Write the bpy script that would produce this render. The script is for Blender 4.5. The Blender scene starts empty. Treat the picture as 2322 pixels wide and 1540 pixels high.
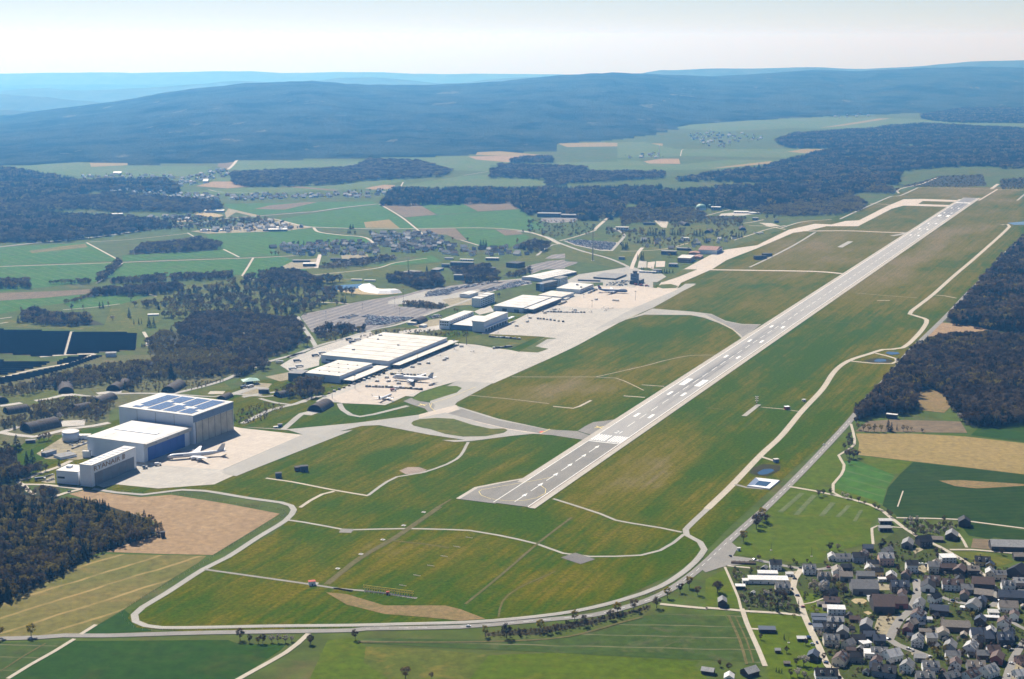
import bpy, bmesh, math, random
import numpy as np
from mathutils import Vector, Matrix

random.seed(7)
RNG = np.random.default_rng(7)
sc = bpy.context.scene
col = sc.collection

# ------------------------------------------------------------------ camera
F_PX, PITCH, CAM_H = 3500.0, 0.192070330, 522.657894
IW, IH = 2322.0, 1540.0
cam_d = bpy.data.cameras.new('camera')
cam = bpy.data.objects.new('camera', cam_d)
col.objects.link(cam)
cam.location = (0, 0, CAM_H)
cam.rotation_euler = (math.pi / 2 - PITCH, 0, 0)
cam_d.sensor_width = 36.0
cam_d.lens = F_PX / IW * 36.0
cam_d.clip_start = 1.0
cam_d.clip_end = 90000.0
sc.camera = cam

# ------------------------------------------------------------------ sky, sun, exposure
SUN_EL, SUN_AZ = math.radians(46), math.radians(-24)      # azimuth from straight ahead, minus = left
world = bpy.data.worlds.new('World')
sc.world = world
world.use_nodes = True
wn = world.node_tree
wn.nodes.clear()
sky = wn.nodes.new('ShaderNodeTexSky')
sky.sky_type = 'NISHITA'
sky.sun_disc = False
sky.sun_elevation = SUN_EL
sky.sun_rotation = SUN_AZ
sky.altitude = 1000
sky.air_density = 0.8
sky.dust_density = 0.0
sky.ozone_density = 1.5
bg = wn.nodes.new('ShaderNodeBackground')
bg.inputs['Strength'].default_value = 0.05
wo = wn.nodes.new('ShaderNodeOutputWorld')
tint = wn.nodes.new('ShaderNodeMix')                       # the air over the whole sky a touch less green
tint.data_type, tint.blend_type = 'RGBA', 'MULTIPLY'
tint.inputs[0].default_value = 1.0
tint.inputs[7].default_value = (0.90, 0.85, 0.92, 1)
wn.links.new(sky.outputs[0], tint.inputs[6])
wn.links.new(tint.outputs[2], bg.inputs[0])
wn.links.new(bg.outputs[0], wo.inputs[0])

sun_d = bpy.data.lights.new('sun', 'SUN')
sun_d.energy = 5.0
sun_d.angle = math.radians(0.53)
sun_d.color = (1.0, 0.965, 0.92)
sun = bpy.data.objects.new('sun', sun_d)
col.objects.link(sun)
SUN_DIR = Vector((math.sin(SUN_AZ) * math.cos(SUN_EL), math.cos(SUN_AZ) * math.cos(SUN_EL), math.sin(SUN_EL)))
sun.rotation_euler = SUN_DIR.to_track_quat('Z', 'Y').to_euler()
sun.location = (0, 0, 3000)

vs = sc.view_settings
vs.view_transform = 'Standard'
vs.look = 'None'
vs.exposure = 0.91
vs.gamma = 1.0
vs.use_curve_mapping = False
cy = sc.cycles
cy.use_denoising = True
cy.max_bounces = 5
cy.diffuse_bounces = 2
cy.glossy_bounces = 2
cy.transmission_bounces = 2
cy.volume_bounces = 0
cy.transparent_max_bounces = 6
cy.volume_step_rate = 1.0
cy.use_adaptive_sampling = True
cy.adaptive_threshold = 0.01
cy.caustics_reflective = False
cy.caustics_refractive = False

# ------------------------------------------------------------------ pixels of the photograph -> places on the ground
CP, SP = math.cos(PITCH), math.sin(PITCH)
VIEW = dict(O=(0, 0, 1), A=(0, 800, 2.9025), B=(550, 700, 3.87), C=(900, 550, 3.3171), D=(1200, 400, 2.9025),
            E=(0, 350, 3.3171), F=(500, 400, 2.9025), V=(1600, 1140, 3.2161), R=(1600, 800, 3.2161),
            S=(1700, 380, 3.6672), T=(950, 800, 3.3171), L=(0, 1050, 2.9025), M=(700, 1150, 2.322),
            H=(0, 100, 2.9025), I=(700, 100, 2.9025), J=(1400, 100, 2.5184), P=(0, 640, 5.5286),
            K=(1180, 580, 7.74), N=(660, 600, 5.805), Q=(1380, 440, 5.805), U=(600, 510, 5.805),
            X=(880, 520, 5.805), Y=(0, 860, 5.5), Z=(320, 430, 4.644))


def px(v, x, y):
    o = VIEW[v]
    return o[0] + x / o[2], o[1] + y / o[2]


def G(u, v, z=0.0):
    """the place at height z that lies in the direction of pixel (u, v)"""
    dx = (u - IW / 2) / F_PX
    dv = (IH / 2 - v) / F_PX
    dy, dz = CP + dv * SP, -SP + dv * CP
    t = (z - CAM_H) / dz
    return Vector((dx * t, dy * t, z))


def proj(p):
    y, z = p[1], p[2] - CAM_H
    dep = y * CP - z * SP
    return IW / 2 + F_PX * p[0] / dep, IH / 2 - F_PX * (y * SP + z * CP) / dep


def gv(v, x, y, z=0.0):
    return G(*px(v, x, y), z)


def pts(v, l, z=0.0):
    """l: pairs, or (view letter, x, y) triples that switch the view"""
    out = []
    for q in l:
        if len(q) == 3:
            v = q[0]
            q = q[1:]
        out.append(gv(v, q[0], q[1], z))
    return out


def height_of(base, vtop):
    """height of a vertical edge standing at base whose top is seen on image row vtop"""
    lo, hi = 0.0, 400.0
    for _ in range(40):
        m = (lo + hi) / 2
        if proj((base.x, base.y, base.z + m))[1] > vtop:
            lo = m
        else:
            hi = m
    return lo


# runway frame: x across (right plus), s along from the near threshold
RYAW, RCX, RCY = -0.416944904, 688.202865, -1853.08533
RC, RS = math.cos(RYAW), math.sin(RYAW)


def RW(x, s, z=0.0):
    a, b = x - RCX, s - RCY
    return Vector((a * RC - b * RS, a * RS + b * RC, z))


RW_ANG = math.atan2(*(RW(0, 1) - RW(0, 0)).xy.yx)          # world angle of the runway direction

# ------------------------------------------------------------------ materials


class NT:
    def __init__(self, mat):
        self.t = mat.node_tree
        self.n = self.t.nodes
        self.l = self.t.links

    def new(self, typ, **kw):
        nd = self.n.new(typ)
        for k, v in kw.items():
            setattr(nd, k, v)
        return nd

    def link(self, a, b):
        self.l.new(a, b)

    def math(self, op, a, b=None, clamp=False):
        nd = self.new('ShaderNodeMath', operation=op, use_clamp=clamp)
        for i, q in enumerate((a, b)):
            if q is None:
                continue
            if isinstance(q, (int, float)):
                nd.inputs[i].default_value = q
            else:
                self.link(q, nd.inputs[i])
        return nd.outputs[0]

    def mix(self, fac, a, b):
        nd = self.new('ShaderNodeMix', data_type='RGBA')
        for i, q in ((0, fac), (6, a), (7, b)):
            if isinstance(q, (int, float)):
                nd.inputs[i].default_value = q
            elif isinstance(q, (tuple, list)):
                nd.inputs[i].default_value = (*q[:3], 1)
            else:
                self.link(q, nd.inputs[i])
        return nd.outputs[2]

    def ramp(self, fac, stops):
        nd = self.new('ShaderNodeValToRGB')
        e = nd.color_ramp.elements
        while len(e) < len(stops):
            e.new(0.5)
        for k, (p, c) in enumerate(stops):
            e[k].position = p
            e[k].color = (*c, 1) if isinstance(c, (tuple, list)) else (c, c, c, 1)
        self.link(fac, nd.inputs[0])
        return nd.outputs[0]

    def pos(self, rot=0.0, scale=(1, 1, 1)):
        g = self.new('ShaderNodeNewGeometry')
        if rot == 0.0 and scale == (1, 1, 1):
            return g.outputs['Position']
        m = self.new('ShaderNodeMapping')
        m.vector_type = 'TEXTURE'                           # turn first, then stretch
        m.inputs['Rotation'].default_value = (0, 0, -rot)
        m.inputs['Scale'].default_value = tuple(1 / q for q in scale)
        self.link(g.outputs['Position'], m.inputs[0])
        return m.outputs[0]

    def noise(self, vec, scale, detail=4, rough=0.55, dist=0.0):
        nd = self.new('ShaderNodeTexNoise')
        nd.inputs['Scale'].default_value = scale
        nd.inputs['Detail'].default_value = detail
        nd.inputs['Roughness'].default_value = rough
        nd.inputs['Distortion'].default_value = dist
        self.link(vec, nd.inputs['Vector'])
        return nd.outputs[0]


MATS = {}


def newmat(name, rough=0.9, spec=0.15):
    m = bpy.data.materials.new(name)
    m.use_nodes = True
    nt = NT(m)
    nt.n.clear()
    b = nt.new('ShaderNodeBsdfPrincipled')
    b.inputs['Roughness'].default_value = rough
    b.inputs['Specular IOR Level'].default_value = spec
    o = nt.new('ShaderNodeOutputMaterial')
    nt.link(b.outputs[0], o.inputs[0])
    MATS[name] = m
    return m, nt, b


def flat(name, c, rough=0.8, spec=0.2, metal=0.0, var=0.12, scale=0.15, rnd=0.0):
    """plain material with a weathering noise in world space and, if rnd, a shade of its own per object"""
    m, nt, b = newmat(name, rough, spec)
    b.inputs['Metallic'].default_value = metal
    n = nt.noise(nt.pos(), scale, 5, 0.6)
    f = nt.ramp(n, [(0.3, 0.0), (0.7, 1.0)])
    c1 = tuple(q * (1 - var) for q in c)
    c2 = tuple(min(1, q * (1 + var)) for q in c)
    out = nt.mix(f, c1, c2)
    if rnd:
        oi = nt.new('ShaderNodeObjectInfo')
        k = nt.math('MULTIPLY_ADD', oi.outputs['Random'], 2 * rnd)
        k.node.inputs[2].default_value = 1 - rnd
        hs = nt.new('ShaderNodeHueSaturation')
        nt.link(k, hs.inputs['Value'])
        nt.link(out, hs.inputs['Color'])
        out = hs.outputs[0]
    nt.link(out, b.inputs['Base Color'])
    return m


def ground_mat(name, ca, cb, cc=None, s1=0.004, s2=0.05, rot=0.0, aniso=1.0, stripe=None, stripe_amt=0.5, rough=0.95):
    """soil or crop: big patches between ca and cb, finer speckle, optional drilling lines (dir, period, colour)"""
    m, nt, b = newmat(name, rough, 0.05)
    p = nt.pos(rot, (1, aniso, 1))
    n1 = nt.ramp(nt.noise(p, s1, 6, 0.62, 0.4), [(0.32, 0.0), (0.68, 1.0)])
    c = nt.mix(n1, ca, cb)
    n2 = nt.noise(p, s2, 5, 0.65)
    if cc is not None:
        c = nt.mix(nt.ramp(nt.noise(p, s1 * 2.7, 6, 0.7, 0.8), [(0.52, 0.0), (0.7, 1.0)]), c, cc)
    dark = nt.mix(1.0, c, c)
    mul = nt.new('ShaderNodeMix', data_type='RGBA', blend_type='MULTIPLY')
    mul.inputs[0].default_value = 0.75
    nt.link(c, mul.inputs[6])
    nt.link(nt.ramp(n2, [(0.3, 0.55), (0.75, 1.3)]), mul.inputs[7])
    c = mul.outputs[2]
    if stripe:
        ang, period, scol, width = stripe
        q = nt.pos(-ang)
        sx = nt.new('ShaderNodeSeparateXYZ')
        nt.link(q, sx.inputs[0])
        wob = nt.math('MULTIPLY', nt.noise(nt.pos(), 0.02, 2), period * 0.25)
        y = nt.math('ADD', sx.outputs[1], wob)
        fr = nt.math('FRACT', nt.math('DIVIDE', y, period))
        d = nt.math('ABSOLUTE', nt.math('SUBTRACT', fr, 0.5))
        k = nt.ramp(d, [(0.0, 1.0), (width, 0.9), (min(0.5, width * 1.8), 0.0)])
        k2 = nt.math('MULTIPLY', k, nt.ramp(nt.noise(nt.pos(), 0.03, 4), [(0.35, 0.2), (0.6, 1.0)]))
        c = nt.mix(nt.math('MULTIPLY', k2, stripe_amt), c, scol)
    nt.link(c, b.inputs['Base Color'])
    return m


# ------------------------------------------------------------------ object helpers


def tag(o, label=None, cat=None, group=None, kind=None):
    if label:
        o['label'] = label
    if cat:
        o['category'] = cat
    if group:
        o['group'] = group
    if kind:
        o['kind'] = kind
    return o


def link(name, mesh, parent=None):
    o = bpy.data.objects.new(name, mesh)
    col.objects.link(o)
    if parent is not None:
        o.parent = parent
    return o


def empty(name, loc, rz=0.0, label=None, cat=None, group=None):
    o = bpy.data.objects.new(name, None)
    o.empty_display_size = 1.0
    o.location = loc
    o.rotation_euler = (0, 0, rz)
    col.objects.link(o)
    return tag(o, label, cat, group)


class MB:
    """collects faces, builds one mesh"""

    def __init__(self):
        self.v, self.f, self.m = [], [], []

    def face(self, ps, mi=0):
        i = len(self.v)
        self.v += [tuple(p) for p in ps]
        self.f.append(tuple(range(i, i + len(ps))))
        self.m.append(mi)
        return self

    def box(self, x0, x1, y0, y1, z0, z1, mi=0, rz=0.0, ctr=(0, 0), top=None):
        i = len(self.v)
        c, s = math.cos(rz), math.sin(rz)
        for z in (z0, z1):
            for x, y in ((x0, y0), (x1, y0), (x1, y1), (x0, y1)):
                self.v.append((ctr[0] + x * c - y * s, ctr[1] + x * s + y * c, z))
        for q in ((0, 3, 2, 1), (4, 5, 6, 7), (0, 1, 5, 4), (1, 2, 6, 5), (2, 3, 7, 6), (3, 0, 4, 7)):
            self.f.append(tuple(i + k for k in q))
            self.m.append(mi)
        if top is not None:
            self.m[-5] = top
        return self

    def prism(self, poly, z0, z1, mi=0, top=None):
        i, n = len(self.v), len(poly)
        for z in (z0, z1):
            self.v += [(p[0], p[1], z) for p in poly]
        for k in range(n):
            j = (k + 1) % n
            self.f.append((i + k, i + j, i + n + j, i + n + k))
            self.m.append(mi)
        self.f.append(tuple(i + n + k for k in range(n)))
        self.m.append(mi if top is None else top)
        self.f.append(tuple(i + k for k in reversed(range(n))))
        self.m.append(mi)
        return self

    def tube(self, p, q, r0, r1=None, n=6, mi=0, cap=True):
        r1 = r0 if r1 is None else r1
        p, q = Vector(p), Vector(q)
        d = (q - p).normalized()
        a = d.orthogonal().normalized()
        b = d.cross(a)
        i = len(self.v)
        for c, r in ((p, r0), (q, r1)):
            for k in range(n):
                t = 2 * math.pi * k / n
                self.v.append(tuple(c + (a * math.cos(t) + b * math.sin(t)) * r))
        for k in range(n):
            j = (k + 1) % n
            self.f.append((i + k, i + j, i + n + j, i + n + k))
            self.m.append(mi)
        if cap:
            self.f.append(tuple(i + n + k for k in range(n)))
            self.f.append(tuple(i + k for k in reversed(range(n))))
            self.m += [mi, mi]
        return self

    def mesh(self, name, mats, smooth=False):
        me = bpy.data.meshes.new(name)
        me.from_pydata(self.v, [], self.f)
        for m in (mats if isinstance(mats, (list, tuple)) else [mats]):
            me.materials.append(MATS[m] if isinstance(m, str) else m)
        me.polygons.foreach_set('material_index', self.m)
        if smooth:
            me.polygons.foreach_set('use_smooth', [True] * len(self.f))
        me.update()
        return me

    def build(self, name, mats, parent=None, smooth=False):
        return link(name, self.mesh(name, mats, smooth), parent)


LAYER = dict(ground=0.0, forest_floor=0.08, field=0.16, airfield=0.26, patch=0.34, road=0.44, apron=0.52, taxi=0.60, island=0.70,
             runway=0.78, mark=0.88)


def sheet(name, poly, mat, layer, parent=None, structure=True, base=0.0):
    z = LAYER[layer] if isinstance(layer, str) else layer
    mb = MB()
    P = [(p[0], p[1], z) for p in poly]
    a = sum(P[i][0] * P[(i + 1) % len(P)][1] - P[(i + 1) % len(P)][0] * P[i][1] for i in range(len(P)))
    if a < 0:
        P.reverse()
    mb.face(P)
    o = mb.build(name, mat, parent)
    if structure and parent is None:
        o['kind'] = 'structure'
    return o


def smooth_line(P, step=18.0):
    P = [Vector((p[0], p[1], 0)) for p in P]
    if len(P) < 3:
        return P
    out = []
    Q = [P[0] * 2 - P[1]] + P + [P[-1] * 2 - P[-2]]
    for i in range(1, len(Q) - 2):
        a, b, c, d = Q[i - 1], Q[i], Q[i + 1], Q[i + 2]
        n = max(1, min(24, int((c - b).length / step)))
        for k in range(n):
            t = k / n
            out.append(0.5 * ((2 * b) + (c - a) * t + (2 * a - 5 * b + 4 * c - d) * t * t + (3 * b - a - 3 * c + d) * t ** 3))
    out.append(P[-1])
    return out


def ribbon(name, P, w, mat, layer, parent=None, smooth=True, structure=True, off=0.0):
    z = LAYER[layer] if isinstance(layer, str) else layer
    L = smooth_line(P) if smooth else [Vector((p[0], p[1], 0)) for p in P]
    v, f = [], []
    n = len(L)
    for i in range(n):
        d = (L[min(i + 1, n - 1)] - L[max(i - 1, 0)]).normalized()
        s = Vector((-d.y, d.x, 0))
        ww = w if isinstance(w, (int, float)) else w[0] + (w[1] - w[0]) * i / (n - 1)
        v += [tuple(L[i] + s * (off + ww / 2) + Vector((0, 0, z))), tuple(L[i] + s * (off - ww / 2) + Vector((0, 0, z)))]
        if i:
            k = 2 * i
            f.append((k - 2, k - 1, k + 1, k))
    me = bpy.data.meshes.new(name)
    me.from_pydata(v, [], f)
    me.materials.append(MATS[mat])
    o = link(name, me, parent)
    if structure and parent is None:
        o['kind'] = 'structure'
    return o


def in_poly(x, y, poly):
    """vectorised point in polygon"""
    c = np.zeros(x.shape, bool)
    n = len(poly)
    for i in range(n):
        x0, y0 = poly[i][0], poly[i][1]
        x1, y1 = poly[i - 1][0], poly[i - 1][1]
        if y0 == y1:
            continue
        k = ((y0 > y) != (y1 > y)) & (x < (x1 - x0) * (y - y0) / (y1 - y0) + x0)
        c ^= k
    return c
# ================================================================== terrain
ground_mat('meadow', (0.052, 0.082, 0.010), (0.066, 0.080, 0.014), (0.085, 0.076, 0.024), s1=0.003, s2=0.03)


def interp(u, tab):
    return np.interp(u, [t[0] for t in tab], [t[1] for t in tab])


CREST = [(-1500, 300), (-300, 275), (0, 265), (130, 247), (250, 232), (400, 206), (560, 189), (700, 184), (830, 193), (950, 193),
         (1100, 188), (1250, 173), (1380, 165), (1500, 169), (1620, 174), (1740, 167), (1860, 158), (1940, 163), (2000, 159),
         (2100, 155), (2200, 151), (2322, 154), (2800, 160), (3800, 180)]
CREST_D = [(-1500, 11800), (0, 11800), (700, 13000), (1400, 14600), (1900, 16600), (2322, 17400), (3800, 17800)]
BASE_V = [(-1500, 382), (0, 379), (490, 374), (540, 366), (700, 364), (960, 358), (1075, 352), (1240, 345), (1265, 328), (1400, 318), (1480, 306), (1560, 285), (1800, 268), (2050, 258), (2322, 258), (3800, 262)]


def fnoise(x, y, seed=0):
    r = np.random.default_rng(seed)
    s = 0
    for k in range(9):
        a, ph, f = r.uniform(0, 6.28), r.uniform(0, 6.28), (1 + k * 0.8) / 2600.0
        s = s + np.sin((x * np.cos(a) + y * np.sin(a)) * f * 6.28 + ph) / (1 + k * 0.6)
    return s / 3.0


def zrow(d, v):
    """height that shows on image row v at ground distance d straight on (near enough off axis)"""
    t = (IH / 2 - v) / F_PX
    return CAM_H + d * (-SP + t * CP) / (CP + t * SP)


def hill(x, y):
    """height of the wooded ridge beyond the plateau"""
    u = 1161 + 3566 * x / np.maximum(y, 50)
    vb, vc, dc = interp(u, BASE_V), interp(u, CREST), interp(u, CREST_D)
    t = (IH / 2 - vb) / F_PX
    db = -CAM_H * (CP + t * SP) / (-SP + t * CP)
    zc = zrow(dc, vc)
    a = np.clip((y - db) / (dc - db), 0, 1)
    up = (a * a * (3 - 2 * a)) * 0.55 + 0.45 * np.sin(a * math.pi / 2) ** 1.5
    nz = fnoise(x, y, 3) * 16 * np.sin(a * math.pi)
    z = zc * up + nz * (a > 0)
    b = np.clip((y - dc) / 3500.0, 0, 1)
    z = np.where(y > dc, zc + (-330 - zc) * (b * b * (3 - 2 * b)), z)
    return z


def grid_mesh(name, X, Y, Zm, mat):
    nr, nc = X.shape
    me = bpy.data.meshes.new(name)
    v = np.stack([X, Y, Zm], -1).reshape(-1, 3)
    idx = np.arange(nr * nc).reshape(nr, nc)
    f = np.stack([idx[:-1, :-1], idx[:-1, 1:], idx[1:, 1:], idx[1:, :-1]], -1).reshape(-1, 4)
    me.from_pydata(v.tolist(), [], f.tolist())
    for m in (mat if isinstance(mat, list) else [mat]):
        me.materials.append(MATS[m])
    me.polygons.foreach_set('use_smooth', [True] * len(me.polygons))
    me.update()
    return me


# wooded hill cover: bare beech, conifer blocks, pale clearings
m, nt, b = newmat('hill_wood', 1.0, 0.0)
p = nt.pos()
n_big = nt.ramp(nt.noise(p, 0.0018, 6, 0.65, 0.6), [(0.44, 0.0), (0.56, 1.0)])
n_mid = nt.ramp(nt.noise(nt.pos(0.3, (1, 0.7, 1)), 0.0045, 6, 0.65, 0.5), [(0.45, 0.0), (0.62, 1.0)])
c = nt.mix(n_big, (0.004, 0.011, 0.010), (0.028, 0.038, 0.030))
c = nt.mix(nt.math('MULTIPLY', n_mid, 0.7), c, (0.046, 0.052, 0.040))
clr = nt.ramp(nt.noise(nt.pos(0.25, (1, 0.4, 1)), 0.0048, 5, 0.6, 0.3), [(0.64, 0.0), (0.68, 1.0)])
c = nt.mix(nt.math('MULTIPLY', clr, 0.4), c, (0.19, 0.18, 0.11))
sp = nt.ramp(nt.noise(p, 0.06, 5, 0.75), [(0.3, 0.15), (0.72, 1.9)])
mu = nt.new('ShaderNodeMix', data_type='RGBA', blend_type='MULTIPLY')
mu.inputs[0].default_value = 0.9
nt.link(c, mu.inputs[6])
nt.link(sp, mu.inputs[7])
nt.link(mu.outputs[2], b.inputs['Base Color'])
bp = nt.new('ShaderNodeBump')
bp.inputs['Strength'].default_value = 1.0
bp.inputs['Distance'].default_value = 14.0
nt.link(nt.noise(p, 0.05, 5, 0.7), bp.inputs['Height'])
nt.link(bp.outputs[0], b.inputs['Normal'])

US = np.linspace(-1500, 3800, 210)
D0 = np.concatenate([np.geomspace(150, 6000, 26), np.linspace(6100, 19500, 150), np.linspace(19800, 33000, 34)])
Yg, Ug = np.meshgrid(D0, US, indexing='ij')
Xg = (Ug - 1161) / 3566 * Yg
Zg = hill(Xg, Yg)
uu = Ug
tb = (IH / 2 - interp(uu, BASE_V)) / F_PX
DB = -CAM_H * (CP + tb * SP) / (-SP + tb * CP)
rough = (np.random.default_rng(5).random(Zg.shape) - 0.5) * 9 * ((Yg > DB + 300) & (Yg < 20000))
me = grid_mesh('ground', Xg, Yg, Zg + rough, ['meadow', 'hill_wood'])
fc = (0.25 * (Yg[:-1, :-1] + Yg[1:, :-1] + Yg[:-1, 1:] + Yg[1:, 1:]) > DB[:-1, :-1] + 60).astype(np.int32).reshape(-1)
me.polygons.foreach_set('material_index', fc)
tag(link('ground', me), kind='structure')

# ridges farther off, each a real rise with a near and a far slope
flat('far_wood', (0.05, 0.055, 0.04), 1.0, 0.0, var=0.5, scale=0.004)


def ridge(tab, d, depth, drop=-330, seed=0):
    us = np.linspace(-1500, 3800, 160)
    k = np.linspace(-1, 1, 15)
    Kg, Uq = np.meshgrid(k, us, indexing='ij')
    Yq = d + Kg * depth + fnoise(Uq * 9, Kg * 0, seed) * depth * 0.25
    Xq = (Uq - 1161) / 3566 * Yq
    zc = zrow(d, interp(Uq, tab)) + fnoise(Uq * 14, Kg * 600, seed + 1) * 9
    Zq = drop + (zc - drop) * (np.cos(Kg * math.pi) * 0.5 + 0.5)
    o = link('hills', grid_mesh('hills', Xq, Yq, Zq, 'far_wood'))
    tag(o, kind='structure')


ridge([(-1500, 220), (0, 214), (70, 217), (160, 226), (330, 246), (420, 262), (900, 290), (3800, 300)], 18500, 1500, seed=11)
ridge([(-1500, 245), (0, 250), (110, 254), (200, 275), (600, 310), (3800, 320)], 14600, 900, drop=-300, seed=12)
ridge([(-1500, 200), (0, 205), (90, 199), (180, 206), (330, 199), (430, 192), (530, 183), (620, 187), (700, 186), (770, 175), (860, 175),
       (990, 189), (1040, 192), (1090, 182), (1180, 176), (1300, 176), (1500, 180), (3800, 200)], 23500, 1700, seed=13)
ridge([(-1500, 215), (1380, 200), (1440, 170), (1490, 159), (1600, 156), (1760, 155), (1860, 153), (1960, 158), (2060, 151), (2150, 144), (2230, 138),
       (2322, 137), (2600, 134), (3200, 150), (3800, 170)], 22500, 1700, seed=14)
ridge([(-1500, 170), (0, 167), (150, 164), (300, 165), (450, 163), (560, 161), (640, 166), (760, 163), (860, 164), (1000, 168), (1150, 167), (1300, 170),
       (1500, 166), (3800, 172)], 31000, 1400, drop=-440, seed=15)
# ================================================================== surfaces


def pave(name, c, c2, joint=None, s=0.02, rough=0.85, stain=0.35):
    m, nt, b = newmat(name, rough, 0.2)
    p = nt.pos(-RW_ANG)
    n = nt.ramp(nt.noise(p, s, 6, 0.65, 0.6), [(0.3, 0.0), (0.7, 1.0)])
    cc = nt.mix(n, c, c2)
    st = nt.ramp(nt.noise(nt.pos(-RW_ANG, (0.12, 1, 1)), 0.06, 5, 0.7), [(0.45, 0.0), (0.72, 1.0)])
    cc = nt.mix(nt.math('MULTIPLY', st, stain), cc, tuple(q * 0.62 for q in c))
    fine = nt.ramp(nt.noise(p, 0.5, 3, 0.7), [(0.25, 0.86), (0.75, 1.1)])
    mu = nt.new('ShaderNodeMix', data_type='RGBA', blend_type='MULTIPLY')
    mu.inputs[0].default_value = 1.0
    nt.link(cc, mu.inputs[6])
    nt.link(fine, mu.inputs[7])
    cc = mu.outputs[2]
    if joint:
        br = nt.new('ShaderNodeTexBrick')
        br.offset = 0.0
        br.inputs['Scale'].default_value = 1.0
        br.inputs['Brick Width'].default_value = joint
        br.inputs['Row Height'].default_value = joint
        br.inputs['Mortar Size'].default_value = 0.16
        br.inputs['Color1'].default_value = (0.93, 0.93, 0.93, 1)
        br.inputs['Color2'].default_value = (1.05, 1.04, 1.03, 1)
        br.inputs['Mortar'].default_value = (0.72, 0.71, 0.70, 1)
        nt.link(p, br.inputs['Vector'])
        m2 = nt.new('ShaderNodeMix', data_type='RGBA', blend_type='MULTIPLY')
        m2.inputs[0].default_value = 1.0
        nt.link(cc, m2.inputs[6])
        nt.link(br.outputs[0], m2.inputs[7])
        cc = m2.outputs[2]
    nt.link(cc, b.inputs['Base Color'])
    return m


pave('concrete', (0.370, 0.322, 0.270), (0.410, 0.358, 0.302), 7.5, stain=0.12)
pave('concrete_grey', (0.310, 0.288, 0.252), (0.356, 0.333, 0.294), 7.5, stain=0.25)
pave('taxi_grey', (0.238, 0.227, 0.201), (0.284, 0.269, 0.237), None, stain=0.3)
pave('asphalt', (0.147, 0.138, 0.121), (0.188, 0.177, 0.154), None, stain=0.4)
pave('asphalt_dark', (0.099, 0.090, 0.085), (0.134, 0.126, 0.113), None, stain=0.4)
pave('shoulder', (0.304, 0.275, 0.231), (0.356, 0.326, 0.276), None, s=0.05, stain=0.3)
pave('road', (0.165, 0.157, 0.141), (0.205, 0.192, 0.171), None, s=0.05, stain=0.25)
pave('track', (0.310, 0.275, 0.213), (0.363, 0.323, 0.258), None, s=0.08, stain=0.3)
flat('paint_white', (0.62, 0.62, 0.60), 0.7, var=0.28, scale=0.25)
flat('paint_yellow', (0.62, 0.50, 0.16), 0.7, var=0.15, scale=0.3)
flat('paint_red', (0.5, 0.07, 0.05), 0.7, var=0.1)
flat('joint_brown', (0.22, 0.17, 0.13), 0.9, var=0.25, scale=0.05)

# runway: grey concrete with dark rubber lanes in the touchdown zones
m, nt, b = newmat('runway_surface', 0.8, 0.2)
p = nt.pos(-RW_ANG)
o_ = RW(0, 0)
sep = nt.new('ShaderNodeSeparateXYZ')
nt.link(p, sep.inputs[0])
ca, sa = math.cos(RW_ANG), math.sin(RW_ANG)
s_ = nt.math('SUBTRACT', sep.outputs[0], o_.x * ca + o_.y * sa)
x_ = nt.math('SUBTRACT', sep.outputs[1], -o_.x * sa + o_.y * ca)
base = nt.mix(nt.ramp(nt.noise(nt.pos(-RW_ANG, (0.15, 1, 1)), 0.06, 6, 0.6), [(0.3, 0.0), (0.7, 1.0)]), (0.225, 0.215, 0.20), (0.27, 0.26, 0.24))
far = nt.ramp(nt.math('DIVIDE', s_, 4000.0), [(0.69, 0.0), (0.74, 1.0)])
base = nt.mix(far, base, (0.17, 0.165, 0.16))
lat = nt.ramp(nt.math('DIVIDE', nt.math('ABSOLUTE', x_), 22.0), [(0.0, 0.9), (0.35, 0.8), (0.62, 0.0)])
z1 = nt.ramp(nt.math('DIVIDE', s_, 4000.0), [(0.03, 0.0), (0.09, 1.0), (0.20, 0.75), (0.30, 0.0), (0.70, 0.0), (0.76, 0.9), (0.84, 1.0), (0.86, 0.3)])
stk = nt.ramp(nt.noise(nt.pos(-RW_ANG, (0.012, 1.4, 1)), 0.5, 4, 0.7), [(0.40, 0.0), (0.60, 1.0)])
rub = nt.math('MULTIPLY', nt.math('MULTIPLY', lat, z1), stk)
base = nt.mix(nt.math('MULTIPLY', rub, 0.95), base, (0.07, 0.07, 0.072))
fine = nt.ramp(nt.noise(p, 0.6, 3, 0.7), [(0.25, 0.9), (0.75, 1.08)])
mu = nt.new('ShaderNodeMix', data_type='RGBA', blend_type='MULTIPLY')
mu.inputs[0].default_value = 1.0
nt.link(base, mu.inputs[6])
nt.link(fine, mu.inputs[7])
nt.link(mu.outputs[2], b.inputs['Base Color'])

# ------------------------------------------------------------------ airfield grass, with its dry and lush patches
m, nt, b = newmat('airfield_grass', 1.0, 0.0)
at = nt.new('ShaderNodeAttribute', attribute_name='dry')
p = nt.pos(-RW_ANG, (0.45, 1, 1))
n1 = nt.noise(p, 0.006, 6, 0.65, 0.8)
n2 = nt.noise(nt.pos(-RW_ANG, (0.3, 1, 1)), 0.05, 6, 0.72, 0.5)
n3 = nt.noise(nt.pos(), 0.25, 4, 0.7)
d = nt.math('ADD', at.outputs['Fac'], nt.math('MULTIPLY', nt.math('SUBTRACT', n1, 0.5), 1.5))
d = nt.math('ADD', d, nt.math('MULTIPLY', nt.math('SUBTRACT', n2, 0.5), 1.1))
n4 = nt.noise(nt.pos(-RW_ANG, (0.012, 1, 1)), 0.16, 3, 0.6, 0.0)
d = nt.math('ADD', d, nt.math('MULTIPLY', nt.math('SUBTRACT', n4, 0.5), 0.85))
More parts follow.
